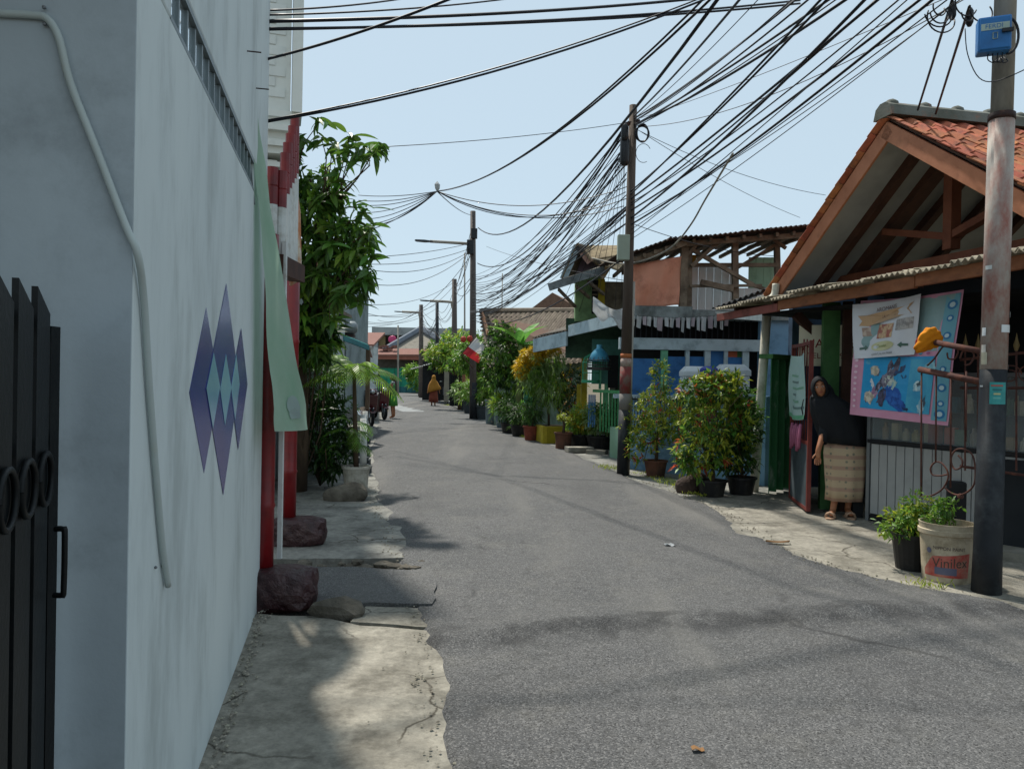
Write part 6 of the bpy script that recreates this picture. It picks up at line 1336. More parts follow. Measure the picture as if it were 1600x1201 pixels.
# middle pole to upper right: thick bundle
ORDN = ['leftmost', 'second', 'third', 'fourth', 'fifth', 'sixth', 'seventh', 'eighth', 'ninth', 'tenth', 'eleventh', 'rightmost']
for k, (v0, u1, v1, r) in enumerate(sorted(((182, 1180, -30, .013), (190, 1270, -30, .007), (190, 1280, -30, .009), (186, 1290, -40, .012), (196, 1330, -25, .013), (200, 1345, -28, .007), (195, 1350, -20, .015), (188, 1500, -12, .004), (186, 1240, -60, .005), (198, 1310, -40, .010)), key=lambda q: q[1])):
    WP(990, v0, 12.4, u1, v1, 6.2, .05 + .02 * (k % 3), r * 1.0, (ORDN[k] if k < 9 else 'rightmost') + ' of ten cables from the middle pole top, counted at top edge', GA_)
for k, (v0, u1, v1, r) in enumerate(sorted(((312, 1395, -20, .014), (322, 1400, -28, .010), (318, 1430, -22, .008), (330, 1460, -18, .013), (342, 1380, -30, .015), (352, 1475, -15, .014), (360, 1480, 0, .006), (375, 1490, 5, .005), (345, 1500, 0, .005), (368, 1440, -20, .006), (305, 1310, -30, .012), (300, 1320, -30, .012)), key=lambda q: q[1])):
    WP(984, v0, 12.4, u1, v1, 6.0, .04 + .03 * (k % 3), r * 1.0, ORDN[k] + ' of twelve cables from half way up middle pole, counted at top edge', GA_)
wire(P(978, 400, 12.5), P(740, 500, 28), .5, .014, 'heavy cable dropping from the middle pole toward the far lamp pole')
wire(P(984, 322, 12.4), P(735, 487, 28), .45, .020, 'heaviest twisted cable running left from the middle pole')
# grey sagging tube across
p_ = [P(925, 403, 13.5), P(960, 411, 13), P(988, 411, 12.5), P(1020, 402, 12), P(1052, 384, 11.4), P(1080, 350, 10.6), P(1103, 310, 9.8), P(1145, 240, 8.2)]
o = MB().tube(smoothpath(p_, 5), .013, 6).build('overhead_cable', PGREY, None, smooth=True); tag(o, 'pale grey cable looping low past the middle pole in front of the tarpaulin', 'cable')
# long hairlines
for (a, lab) in (((590, 230, 9.5, 990, 190, 12.4, .05, .005), 'single hairline wire from the mango tree to the middle pole'), ((990, 200, 12.4, 1290, 305, 15, .15, .005), 'hairline wire from the middle pole to behind the gable roof'), ((1000, 205, 12.4, 1250, 340, 18, .1, .005), 'lower hairline wire behind the gable roof'), ((1000, 198, 12.4, 1540, -20, 6, .25, .005), 'hairline wire crossing toward the near pole'), ((990, 350, 12.4, 1210, 400, 15, .1, .006), 'thin wire from the middle pole to the zinc roof'), ((760, 385, 28, 985, 440, 13, .1, .006), 'thin wire from the far lamp to the grey meter box')):
    WP(*a, lab)
# house drops on the right behind near pole
for k, (u0, v0, u1, v1) in enumerate(((1434, 172, 1488, 0), (1462, 178, 1515, 10))):
    wire(P(u0, v0, 9.2), P(u1, v1, 6.1), .0, .012, ['left of two drop cables to the gable ridge', 'right of two drop cables to the gable ridge'][k]); c_ = P(u1, v1 + 20, 6.3)
    m_ = MB().lathe(c_ + V((0, 0, -.06)), [(.015, 0), (.03, .03), (.03, .12), (.015, .15)], 8, True, True); tag(m_.build('cable_splice', CABLE, None, smooth=True), ['black splice on the left drop cable', 'black splice on the right drop cable'][k], 'splice')
for k in range(7):
    c_ = P(1500 + rgw.uniform(-25, 60), -5 + rgw.uniform(-8, 20), 5.9); rr_ = rgw.uniform(.06, .14); a0 = rgw.uniform(2.4, 3.6)
    o = MB().tube([c_ + V((math.cos(t) * rr_, .03 * t, math.sin(t) * rr_ * .9)) for t in np.linspace(a0, a0 + 3.4, 16)], .006, 5).build('cable_loop', CABLE, None, smooth=True); tag(o, 'loose black cable loop hanging at the top of the near pole', 'cable', 'loose loops on the near pole')
o = MB().tube(smoothpath([P(1508, 45, 5.9), P(1512, 85, 5.9), P(1530, 122, 5.8), P(1560, 126, 5.6), P(1620, 100, 5.2)], 5), .004, 5).build('cable_loop', CABLE, None, smooth=True); tag(o, 'thin grey wire hanging in a bow under the blue box', 'cable')
# far tangle
for k in range(26):
    pr = [(739, 28), (710, 42), (683, 50), (658, 56)]; i = rgw.randrange(3); (u0, y0), (u1, y1) = pr[i], pr[i + 1]
    vt = [[345, 440], [445, 478], [478, 480]][i]
    wire(P(u0, vt[0] + rgw.uniform(0, 120 - 35 * i), y0), P(u1, vt[1] + rgw.uniform(0, 40), y1), rgw.uniform(.1, .9), .012, 'wire of the tangle between the far poles', GC_)
for k, (u0, v0, y0, u1, v1, y1, sg_) in enumerate(((735, 388, 28, 560, 412, 22, .2), (735, 392, 28, 570, 420, 22, .35), (733, 395, 28, 560, 440, 22, .5), (735, 380, 28, 565, 402, 22, .1), (710, 440, 42, 560, 475, 24, .4), (710, 445, 42, 575, 490, 26, .7), (684, 474, 50, 560, 492, 26, .3), (658, 480, 56, 560, 500, 30, .5), (684, 480, 50, 570, 505, 30, .4), (739, 395, 28, 590, 500, 40, .9), (658, 490, 56, 545, 510, 30, .3))):
    wire(P(u0, v0, y0), P(u1, v1, y1), sg_, .010, 'wire running left from the far poles to the left roofs', 'wires running to the left roofs')

# ================================================================ LEFT ROW BEYOND THE TREE
lw = T('white_side_house', (-3.3, 11, 0), 'white rendered house wall half hidden behind the mango tree', 'house')
LWM = mat('white side wall', 'b9c0c1', 'a9b1b3', rough=.85, scale=1.5, dirt='7f8789', dscale=1.5, damt=.35)
MB().wallseg((-2.75, 11.0), (-3.5, 16.0), 0, 2.6, .2, 1).build('wall', LWM, lw)
MB().wallseg((-3.6, 11.0), (-2.75, 11.0), 0, 2.6, .15, 1).build('end_wall', LWM, lw)
for k in range(9):
    p = V((-3.35 + k * .085, 10.6, 0)); MB().box((p.x, p.y, .95), (.07, .03, 1.7)).build('paling', LWM, lw)
# two storey grey green house with breeze blocks
th = T('grey_two_storey_house', (-5, 20, 0), 'grey two storey house with vent blocks behind the mango crown', 'house')
GG = mat('grey blue render', '8d9a9c', '7c898b', rough=.85, scale=1.5, dirt='596466', dscale=1.5, damt=.35); MINTW = mat('mint render', '8fc7ad', '7fb59c', rough=.8)
def fb(u0, v0, u1, v1, y, t, nm, m, par): return face(MB(), u0, v0, u1, v1, y, t).build(nm, m, par)
fb(478, 405, 541, 640, 20, 3.0, 'wall', GG, th); fb(516, 395, 536, 455, 19.9, .1, 'upper_panel', MINTW, th)
for j in range(5):
    for i in range(3): fb(513 + i * 4.6, 424 + j * 5.2, 516.6 + i * 4.6, 428 + j * 5.2, 19.95, .06, 'vent_block', DARKIN, th)
for i in range(4): fb(515 + i * 4.2, 468, 517.6 + i * 4.2, 484, 19.95, .06, 'baluster', LWM, th)
fb(534, 500, 539, 512, 19.95, .05, 'window', DARKIN, th)
fb(486, 398, 506, 456, 19.0, .2, 'pink_wall', mat('salmon wall', 'b98f7a', 'a67d69', rough=.85), th)
m_ = MB(); a, b = P(505, 482, 18), P(535, 490, 17.5); m_.prism([a, b, b + V((-.1, 1.5, 0)), a + V((-.2, 1.5, 0))], (0, 0, .08)); m_.build('canopy', GREYW, th)
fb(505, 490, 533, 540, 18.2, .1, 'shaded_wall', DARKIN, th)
wt = T('water_tank', P(548, 520, 18.5), 'grey cylindrical water tank lying above the teal awning', 'tank'); c_ = P(541, 512, 18.5); m_ = MB(); m_.tube([c_ + V((-.25, 0, 0)), c_ + V((-.22, 0, 0)), c_ + V((.2, 0, 0)), c_ + V((.26, 0, 0))], [.12, .16, .16, .1], 16); m_.build('drum', mat('tank grey', '8b9193', '777d7f', rough=.4, metal=.4), wt, smooth=True); MB().box(c_ + V((0, 0, -.19)), (.4, .2, .06)).build('cradle', DRUST, wt)
tl = T('teal_awning_house', P(560, 640, 17), 'low house with teal corrugated awning on the left', 'house')
TEAL = mat('teal roof sheet', '4fa3a0', '3f8d8c', rough=.5, scale=4, dirt='2f5f60', dscale=3, damt=.25)
a, b = P(536, 524, 15.5), P(576, 540, 17.5); sheetroof(a, b, b + V((-1.3, .3, .35)), a + V((-1.3, .3, .35)), 'awning', tl, TEAL, .12, .02)
MB().beam(a + V((0, 0, -.05)), b + V((0, 0, -.05)), .04, .10).build('awning_edge', mat('teal edge', '3b7f86', '336f76', rough=.6), tl)
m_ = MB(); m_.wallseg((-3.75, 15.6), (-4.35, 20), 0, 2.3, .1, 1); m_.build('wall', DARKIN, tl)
fb(571, 545, 577, 640, 17.6, .1, 'post', mat('brown post', '7d6a58', '665444', rough=.9), tl)
lr = T('left_row_house', (-7, 30, 0), 'red roofed houses further along the left side', 'house')
m_ = MB(); m_.wallseg((-5.0, 25.5), (-8.5, 45.5), 0, 2.5, .2, 1); m_.build('wall', mat('dim render', '8b8a80', '75746a', rough=.9, scale=1, dirt='4c4b45', dscale=1, damt=.4), lr)
RT = mat('far red tile', '87625a', '745248', rough=.9, scale=14, dirt='6d4334', dscale=4, damt=.3, stretch=(1, 1, 3))
a, b = V((-4.8, 25.5, 2.5)), V((-8.3, 45.5, 2.6)); m_ = MB(); m_.prism([a, b, b + V((-3.2, -.6, 1.2)), a + V((-3.2, -.6, 1.2))], (0, 0, .1)); m_.build('roof', RT, lr)
# white bollard posts and pots on the left kerb
for k, y_ in enumerate((11.9, 13.0, 14.2, 15.6, 17.2)):
    x_ = edge_x(LE, y_) - .12; t = T('kerb_post', (x_, y_, 0), ['nearest', 'second', 'third', 'fourth', 'farthest'][k] + ' low white post on dark foot along the left kerb', 'post', 'white posts on the left kerb')
    MB().box((x_, y_, .05), (.24, .2, .1)).build('foot', DGP, t, bevel=.01); MB().tube([(x_, y_, .1), (x_, y_, .72)], .055, 12).build('shaft', WHP, t, smooth=True); MB().lathe((x_, y_, .10), [(.10, 0), (.10, .03), (.06, .05)], 14).build('collar', DGP, t)

# ================================================================ STREET END
eh = T('green_front_house', P(640, 600, 74), 'far house with green shutters and orange roof closing the street', 'house')
YE = 74
fb(575, 560, 720, 612, YE, 3, 'wall', mat('far dark wall', '4d4a42', '3c3a34', rough=.9), eh)
for k in range(6): fb(594 + k * 11, 575, 604.3 + k * 11, 604, YE - .1, .1, 'shutter', mat('far green shutter', '1f8a6a', '1a785c', rough=.6, orand=.1), eh)
for k in range(9): fb(590 + k * 9, 604, 598.6 + k * 9, 613, YE - .2, .1, 'base_board', mat('far teal board', '2d5f62', '264f52', rough=.8, orand=.2), eh)
fb(588, 556, 700, 562, YE - 1.2, .2, 'fascia', mat('orange fascia', '8d5a4c', '7f4f42', rough=.8), eh)
m_ = MB(); a, b, c_, d = P(587, 556, YE - 1.3), P(702, 556, YE - 1.3), P(702, 547, YE + 1), P(587, 547, YE + 1); m_.prism([a, b, c_, d], (0, 0, .15)); m_.build('roof', RT, eh)
GRT = mat('far grey tile', '8d877b', '77726a', rough=.9, scale=9, dirt='5d584f', dscale=2, damt=.3)
m_ = MB(); apx_ = P(658, 516, YE + 5); e0, e1 = P(598, 552, YE + 1), P(716, 552, YE + 1); m_.add([e0, e1, apx_, apx_ + V((2.5, 6, 0)), e0 + V((-1, 9, 0)), e1 + V((2, 9, 0))], [(0, 1, 2), (0, 2, 4), (1, 5, 3, 2), (4, 2, 3, 5)]); m_.build('hip_roof', GRT, eh)
m_ = MB(); m_.tube([e0 + V((0, 0, .2)), apx_ + V((0, 0, .15))], .35, 6); m_.tube([e1 + V((0, 0, .2)), apx_ + V((0, 0, .15))], .35, 6); m_.build('hip_ridge', mat('far ridge', '6f7680', '636a72', rough=.9), eh)
rgq = random.Random(2); m_ = MB()
for k in range(16): m_.box(P(594 + rgq.uniform(0, 24), 548 - rgq.uniform(0, 8), YE), (.5, .4, .12), rgq.uniform(0, 3))
m_.build('loose_tile_heap', RT, eh)
cf_ = T('concrete_frame_building', P(650, 560, 82), 'grey concrete framed building rising behind the far orange roof', 'building')
FG = mat('far concrete', '9aa0a1', '878d8e', rough=.9, scale=1, dirt='5f6465', dscale=.8, damt=.3)
fb(581, 512, 735, 524, 80, 6, 'roof_beam', FG, cf_); fb(581, 524, 590, 560, 80, .8, 'column', FG, cf_); fb(700, 524, 708, 560, 80, .8, 'column', FG, cf_); fb(588, 523, 735, 548, 82, .3, 'back_wall', mat('far dim wall', '4a4544', '3d3938', rough=.9), cf_); fb(592, 525, 602, 545, 80.5, .2, 'panel', mat('far ochre', '8a7a58', '776a4c', rough=.9), cf_)
fb(581, 545, 735, 600, 81, .5, 'lower_wall', FG, cf_)
tag(MB().ico(P(613, 530, 79.5), .45, 2, (1, .4, .9)).build('pink_basin', mat('pink plastic', 'c04a78', 'ad4069', rough=.5), None), 'pink round basin hanging in the far concrete building', 'basin')
lh = T('left_far_house', P(560, 560, 60), 'red tiled house at the far left end of the street', 'house')
m_ = MB(); a, b = P(545, 541, 58), P(584, 541, 58); m_.prism([a, b, b + V((0, 5, 1.2)), a + V((0, 5, 1.2))], (0, 0, .15)); m_.build('roof', RT, lh); fb(540, 541, 583, 625, 58.5, 2, 'wall', LWM, lh)
# right far frontage: sheet awning, posts, black gate
rf_ = T('far_right_house', P(700, 620, 46), 'dim house front with sheet awning beyond the black gate', 'house')
a, b = P(640, 577, 50), P(700, 560, 42); sheetroof(a, b, b + V((2.4, .4, .5)), a + V((2.4, .4, .5)), 'awning', rf_, mat('pale sheet', 'b3b7b4', '9fa3a0', rough=.6), .2, .03)
fb(660, 565, 760, 626, 47, .3, 'wall', DARKIN, rf_); fb(694, 562, 701, 628, 42.5, .3, 'pillar', mat('grey pillar', '9c9888', '88857a', rough=.9), rf_); fb(735, 555, 800, 625, 36.5, .3, 'wall', mat('brown dim wall', '7a6a5c', '665848', rough=.9), rf_)
m_ = MB(); m_.prism([P(680, 556, 45), P(745, 540, 38), P(800, 540, 38), P(760, 556, 46)], (0, 0, .1)); m_.build('roof', GTILE, rf_)
gt_ = T('black_house_gate', P(714, 632, 38.5), 'tall black barred house gate behind the left end of the pots', 'gate')
fb(703, 560, 727, 562, 38.4, .1, 'rail', GRIL, gt_); fb(703, 600, 727, 602, 38.4, .1, 'rail', GRIL, gt_); fb(703, 632, 727, 634, 38.4, .1, 'rail', GRIL, gt_)
for k in range(9): fb(703 + k * 2.8, 560, 704.4 + k * 2.8, 634, 38.45, .05, 'bar', GRIL, gt_)
fb(703, 562, 727, 634, 38.6, .05, 'sheet', GRIL, gt_)
fb(722, 585, 741, 615, 33.5, .3, 'pier', mat('brick pier', '8d5f4d', '7a4f3f', rough=.9, scale=6), T('brick_pier', P(731, 632, 33.5), 'short reddish brick pier behind the far pots', 'pier'))
for k, (u, v) in enumerate(((724, 530), (734, 529))):
    t = T('red_lantern', P(u, v, 28), ['left', 'right'][k] + ' small red lantern hanging above the flag', 'lantern', 'red lanterns'); MB().ico(P(u, v, 28), .11, 2, (1, 1, 1.1)).build('globe', mat('lantern red', 'c05a48', 'ae4c3c', rough=.6, trans=.3), t, smooth=True); MB().tube([P(u, v - 4, 28), P(u, v - 12, 28)], .01, 5).build('cord', CABLE, t)
# flag on the far lamp pole
fl = T('red_white_flag', P(738, 560, 26.6), 'red and white flag hanging from a slanted stick at the lamp pole', 'flag')
MB().tube([P(739, 575, 28), P(721, 554, 26.7), P(745, 524, 26.7)], .02, 6).build('stick', DWOOD, fl)
fq = [P(744, 527, 26.6), P(758, 540, 26.6), P(748, 562, 26.6), P(723, 552, 26.6)]
def flf(s, t): return fq[0].lerp(fq[1], s).lerp(fq[3].lerp(fq[2], s), t) + V((0, .06 * math.sin(s * 6 + t * 3), -.12 * s * t))
MB().grid(lambda s, t: flf(s, t * .58), 8, 6).build('white_half', mat('flag white', 'd5d5d6', 'c3c3c6', rough=.8, trans=.3), fl, smooth=True)
MB().grid(lambda s, t: flf(s, .58 + t * .42), 8, 6).build('red_half', mat('flag red', 'b83338', 'a52b30', rough=.8, trans=.3), fl, smooth=True)
m_ = MB(); c_ = G(640, 636); q = [G(u, v) for u, v in ((615, 632), (632, 631), (655, 640), (664, 644), (630, 644), (617, 640))]; m_.add([p + V((0, 0, .030)) for p in q], [tuple(range(6))]); o = m_.build('road_patch', mat('pale cement patch', '8b8e8f', '7f8283', rough=.8, scale=1), None); tag(o, kind='structure')

# ================================================================ RUSTY GATE AT THE NEAR POLE
rg_ = T('rusty_iron_gate', P(1500, 700, 6.6), 'rusty wrought iron gate leaf with scrolls beside the near pole', 'gate')
ra_, rb_2 = P(1438, 577, 6.95), P(1548, 600, 6.25); rdv = v2(rb_2.x - ra_.x, rb_2.y - ra_.y).normalized()
def RG(u, v): return onwall(u, v, ra_, rdv)
IRON = mat('rusty iron', '5a3a33', '432a26', rough=.8, scale=12, bump=.4, bscale=50, dirt='7a4a38', dscale=8, damt=.35)
MB().tube([RG(1437, 577), RG(1545, 599)], .028, 10).build('pipe_rail', IRON, rg_, smooth=True)
MB().tube([RG(1462, 535), RG(1545, 551)], .026, 10).build('pipe_rail', IRON, rg_, smooth=True)
for u, vb in ((1440, 775), (1463, 722), (1486, 762), (1510, 690)):
    MB().tube([RG(u, 580), RG(u - 1, vb)], .0085, 6).build('bar', IRON, rg_, smooth=True)
def scroll(pts): MB().tube(smoothpath([RG(*p) for p in pts], 6), .0075, 6).build('scroll', IRON, rg_, smooth=True)
scroll([(1437, 775), (1455, 774), (1472, 764), (1481, 748), (1480, 735), (1471, 723), (1461, 722), (1454, 731), (1457, 741), (1468, 743), (1480, 741)])
scroll([(1475, 760), (1485, 769), (1498, 773), (1512, 768), (1522, 756), (1524, 735), (1520, 712), (1508, 702), (1495, 702), (1487, 712), (1487, 725), (1493, 733), (1502, 729), (1504, 720), (1497, 711)])
scroll([(1449, 571), (1460, 560), (1474, 541), (1488, 537), (1497, 547), (1492, 560), (1482, 560), (1480, 551)])
scroll([(1500, 560), (1505, 548), (1515, 545), (1522, 555), (1516, 568), (1508, 570)])
MB().ico(RG(1500, 775), .03, 2, (1, .6, .8), .2, seed=3).build('leaf_boss', IRON, rg_)
fnc = T('iron_fence', P(1600, 700, 6.2), 'black iron fence with spear points right of the near pole', 'fence')
fa_, fdv2 = P(1525, 600, 7.05), V((.66, -.75, 0)).normalized()
def FN(u, v): return onwall(u, v, fa_, fdv2)
for k in range(9):
    u = 1508 + k * 20
    MB().tube([FN(u, 548), FN(u, 735)], .009, 6).build('bar', IRON, fnc); c_ = FN(u, 548); MB().lathe(c_, [(.012, 0), (.026, .05), (.012, .10), (.001, .16)], 8).build('spear_point', mat('dull gold paint', '7d6a45', '695838', rough=.6), fnc)
MB().tube([FN(1500, 562), FN(1700, 540)], .014, 6).build('rail', IRON, fnc); MB().tube([FN(1500, 606), FN(1700, 606)], .014, 6).build('rail', IRON, fnc); MB().tube([FN(1500, 728), FN(1700, 756)], .014, 6).build('rail', IRON, fnc)
for uu in (1578, 1606): 
    m_ = MB(); m_.tube([FN(uu, 585) + (fdv2 * math.cos(t) + V((0, 0, 1)) * math.sin(t)) * (.09 * (1 - t / 14)) for t in np.linspace(0, 8, 26)], .006, 5); m_.build('scroll', IRON, fnc)
m_ = MB(); a, b = FN(1552, 730), FN(1720, 730); m_.wallseg((a.x + .1, a.y + .1), (b.x + .1, b.y + .1), .02, .85, .12, 1); m_.build('low_wall', mat('near black wall', '2a2d30', '212427', rough=.9, scale=2), fnc)
c_ = G(1580, 882); m_ = MB(); m_.box(c_ + V((.35, .1, .04)), (.9, .35, .08), R(-40)); m_.build('drain_slab', CONC, ap)
bs_ = G(1512, 850); o = MB().box((bs_.x + .05, bs_.y + .25, .30), (.22, .06, .55), R(-30)).build('black_panel', BLK, None, bevel=.02); o.name = 'black_crate'; tag(o, 'small black crate standing behind the paint pail', 'crate')
# orange cloth on the pipe
oc = RG(1453, 528); m_ = MB().ico(oc, .108, 4, (1.05, .6, 1.0), .12, seed=14)
rgc = random.Random(5)
for q in m_.v:
    w = q - oc; q += w * (.05 * math.sin(w.x * 90 + w.z * 50) + .05 * math.sin(w.z * 110 - w.x * 45 + w.y * 40)); q.z -= .35 * max(0, -w.x - .01); 
    if w.x < -.02 and w.z < 0: q.x += -.02; q.z -= .02
cl_ = T('orange_cloth', oc, 'bright orange cloth draped over the rusty pipe end', 'cloth'); m_.build('cloth', mat('orange fabric', 'dc8a16', 'c9760f', rough=.9, scale=7, bump=.3, bscale=30), cl_, smooth=True)
m_ = MB().ico(RG(1436, 538) , .05, 3, (.6, .6, 1.1), .2, seed=4); m_.build('red_lining', mat('dark red fabric', '7a1c22', '66161b', rough=.9), cl_, smooth=True)

# ================================================================ SCOOTERS
def scooter(loc, rz, label, body):
    t = T('motor_scooter', (0, 0, 0), label, 'motorcycle', 'scooters parked on the left')
    TY = mat('tyre', '1a1a1b', '222223', rough=.85); CH = mat('chrome', 'b5b8ba', 'a2a5a8', rough=.25, metal=.9); SEAT = mat('seat vinyl', '1d1f22', '26282b', rough=.5)
    for y in (.62, -.62):
        w = MB(); w.tube([(0, y + .22 * math.cos(a), .27 + .22 * math.sin(a)) for a in np.linspace(0, 2 * math.pi, 25)], .05, 8, False); wo = w.build('wheel', TY, t, smooth=True)
        w = MB(); w.tube([(-.03, y, .27), (.03, y, .27)], .16, 14)
        w.build('rim', CH, wo)
    prof = [(-.92, .62), (-.75, .80), (-.35, .76), (-.05, .62), (.05, .34), (.35, .30), (.50, .62), (.62, .98), (.52, 1.02), (.36, .70), (.25, .42), (.10, .24), (-.45, .26), (-.75, .42)]
    for sx_ in (-1,): m_ = MB(); m_.prism([(-.13, y, z) for y, z in prof], (.26, 0, 0)); m_.build('body', body, t, bevel=.035)
    m_ = MB(); m_.prism([(-.12, y, z) for y, z in [(-.88, .80), (-.4, .77), (-.08, .64), (-.05, .70), (-.38, .86), (-.85, .88)]], (.24, 0, 0)); m_.build('seat', SEAT, t, bevel=.03)
    m_ = MB(); m_.prism([(-.17, y, z) for y, z in [(.36, .45), (.60, .98), (.70, .92), (.52, .42)]], (.34, 0, 0)); m_.build('front_shield', body, t, bevel=.03)
    m_ = MB(); m_.prism([(-.07, y, z) for y, z in [(.38, .46), (.62, .53), (.84, .44), (.86, .40), (.62, .47), (.40, .40)]], (.14, 0, 0)); m_.build('front_fender', body, t, bevel=.01)
    m_ = MB(); m_.tube([(-.36, .46, 1.04), (-.2, .52, 1.04), (0, .55, 1.02), (.2, .52, 1.04), (.36, .46, 1.04)], .016, 6); m_.build('handlebar', SEAT, t)
    m_ = MB(); m_.ico((0, .60, 1.02), .12, 2, (1.3, .8, .8)); m_.build('headlight_cowl', body, t, smooth=True)
    m_ = MB(); m_.ico((0, .69, 1.02), .07, 2, (1.2, .5, .9)); m_.build('headlight', CH, t, smooth=True)
    for s in (-1, 1):
        m_ = MB(); m_.tube([(s * .22, .52, 1.04), (s * .30, .50, 1.24)], .008, 5); mo = m_.build('mirror', SEAT, t); m_ = MB(); m_.ico((s * .32, .49, 1.27), .07, 2, (1, .25, .7)); m_.build('mirror_glass', CH, mo)
        m_ = MB(); m_.tube([(s * .06, .64, .27), (s * .06, .52, .62)], .025, 6); m_.build('fork', CH, t)
    m_ = MB(); m_.tube([(.14, -.2, .28), (.16, -.5, .30), (.16, -.85, .38)], [.03, .05, .045], 8); m_.build('exhaust', CH, t)
    m_ = MB(); m_.prism([(-.06, y, z) for y, z in [(-.88, .66), (-.98, .62), (-.98, .56), (-.86, .58)]], (.12, 0, 0)); m_.build('tail_light', mat('tail red', '8a1a1a', '7a1515', rough=.3), t)
    t.location = loc; t.rotation_euler = (0, 0, rz); return t
RED_S = mat('scooter red', '52141b', '420f15', rough=.3, coat=.6, spec=.5); BLK_S = mat('scooter maroon black', '2c1a1e', '221418', rough=.3, coat=.6)
s1 = G(592, 667); scooter((s1.x - .38, s1.y + .3, 0.03), R(-160), 'nearer dark red scooter parked askew on the left', RED_S)
s2 = G(602, 660); scooter((s2.x - .45, s2.y + 1.5, 0.03), R(-155), 'farther red scooter with pale shield beside the girl', RED_S)
s3 = P(690, 620, 45); scooter((s3.x + .3, s3.y, 0.02), R(10), 'black scooter parked on the right beyond the walking woman', BLK_S)

# ================================================================ PEOPLE
SKIN = mat('skin', 'a8704f', '9c6546', rough=.55, scale=8, spec=.4)
def body_skin(t, name, chains, m, sub=2, extra=None):
    """one skinned body: chains = list of [(x,y,z,r),...]; later chains start on an existing joint (same coordinates)"""
    me = bpy.data.meshes.new(name); vs_, es, rs, idx = [], [], [], {}
    for ch in chains:
        prev = None
        for x, y, z, r in ch:
            k = (round(x, 4), round(y, 4), round(z, 4))
            if k not in idx: idx[k] = len(vs_); vs_.append((x, y, z)); rs.append(r)
            if prev is not None: es.append((prev, idx[k]))
            prev = idx[k]
    me.from_pydata(vs_, es, []); ob = bpy.data.objects.new(name, me); COL.objects.link(ob); ob.modifiers.new('skin', 'SKIN')
    if not me.skin_vertices: me.skin_vertices.new() if hasattr(me.skin_vertices, 'new') else None
    bm = bmesh.new(); bm.from_mesh(me); lay = bm.verts.layers.skin.verify()
    for i, v in enumerate(bm.verts): v[lay].radius = (rs[i], rs[i]); v[lay].use_root = (i == 0)
    bm.to_mesh(me); bm.free()
    md = ob.modifiers.new('sub', 'SUBSURF'); md.levels = sub; md.render_levels = sub
    dg = bpy.context.evaluated_depsgraph_get(); dg.update(); ev = ob.evaluated_get(dg); m2 = bpy.data.meshes.new_from_object(ev)
    bpy.data.objects.remove(ob)
    mb_ = MB(); mb_.add([v.co for v in m2.vertices], [tuple(p.vertices) for p in m2.polygons])
    if extra: extra(mb_)
    bpy.data.meshes.remove(m2)
    me3 = bpy.data.meshes.new(name); me3.from_pydata([tuple(p) for p in mb_.v], [], mb_.f); me3.update(); me3.materials.append(m); me3.polygons.foreach_set('use_smooth', [True] * len(me3.polygons))
    o = bpy.data.objects.new(name, me3); COL.objects.link(o); o.parent = t; return o
def loft(rings, n=28, cap=False, fold=0.0, nf=9, seed=0):
    """rings: (cx,cy,cz,rx,ry[,tilt]) bottom to top, local coords"""
    mb_ = MB(); m = len(rings)
    for i, rgx in enumerate(rings):
        cx, cy, cz, rx_, ry_ = rgx[:5]; tl_ = rgx[5] if len(rgx) > 5 else 0; w = fold * (1 - i / (m - 1))
        for k in range(n):
            a = 2 * math.pi * k / n; f = 1 + w * math.sin(nf * a + seed) + .5 * w * math.sin((nf - 4) * a + 1.3)
            mb_.v.append(V((cx + rx_ * math.cos(a) * f, cy + ry_ * math.sin(a) * f, cz + tl_ * math.cos(a))))
    for i in range(m - 1):
        for k in range(n): mb_.f.append((i * n + k, i * n + (k + 1) % n, (i + 1) * n + (k + 1) % n, (i + 1) * n + k))
    if cap: mb_.f.append(tuple((m - 1) * n + k for k in range(n)))
    return mb_
def lbuild(mb_, name, m, t, smooth=True, solid=0.):
    me = bpy.data.meshes.new(name); me.from_pydata([tuple(p) for p in mb_.v], [], mb_.f); me.update(); me.materials.append(m)
    if smooth: me.polygons.foreach_set('use_smooth', [True] * len(me.polygons))
    o = bpy.data.objects.new(name, me); COL.objects.link(o); o.parent = t
    if solid: md = o.modifiers.new('thick', 'SOLIDIFY'); md.thickness = solid
    return o
def head_mesh(mb_, c, s=1.0, face=(0, -1, 0), tilt=0.0):
    """egg head with brow, nose, lips, chin; face looks along -Y in head space, then turned"""
    bm = bmesh.new(); bmesh.ops.create_icosphere(bm, subdivisions=4, radius=1); vs_ = []
    az = math.atan2(face[1], face[0]) + math.pi / 2; M3 = Matrix.Rotation(az, 3, 'Z') @ Matrix.Rotation(tilt, 3, 'Y') @ Matrix.Rotation(math.asin(max(-1, min(1, -face[2]))) if len(face) > 2 else 0, 3, 'X')
    for v in bm.verts:
        x, y, z = v.co; fx = .075 * (1 - .22 * max(0, -z)); q = V((x * fx, y * .093, z * .112)); fr = max(0, -y)
        g = lambda cx, cz, sx_, sz_: math.exp(-((x - cx) / sx_) ** 2 - ((z - cz) / sz_) ** 2) * (fr > .3)
        q.y -= .020 * g(0, -.16, .13, .20); q.y -= .006 * g(0, -.26, .22, .09)         # nose
        q.y += .008 * (g(-.36, .06, .22, .13) + g(.36, .06, .22, .13)); q.y -= .004 * g(0, .22, .6, .12)   # sockets, brow
        q.y -= .007 * g(0, -.50, .30, .10); q.y += .003 * g(0, -.50, .34, .022); q.y -= .006 * g(0, -.80, .26, .14)  # lips, chin
        q.y -= .004 * (g(-.5, -.28, .25, .25) + g(.5, -.28, .25, .25))
        vs_.append(V(c) + (M3 @ q) * s)
    mb_.add(vs_, [tuple(x.index for x in f.verts) for f in bm.faces]); bm.free(); return M3
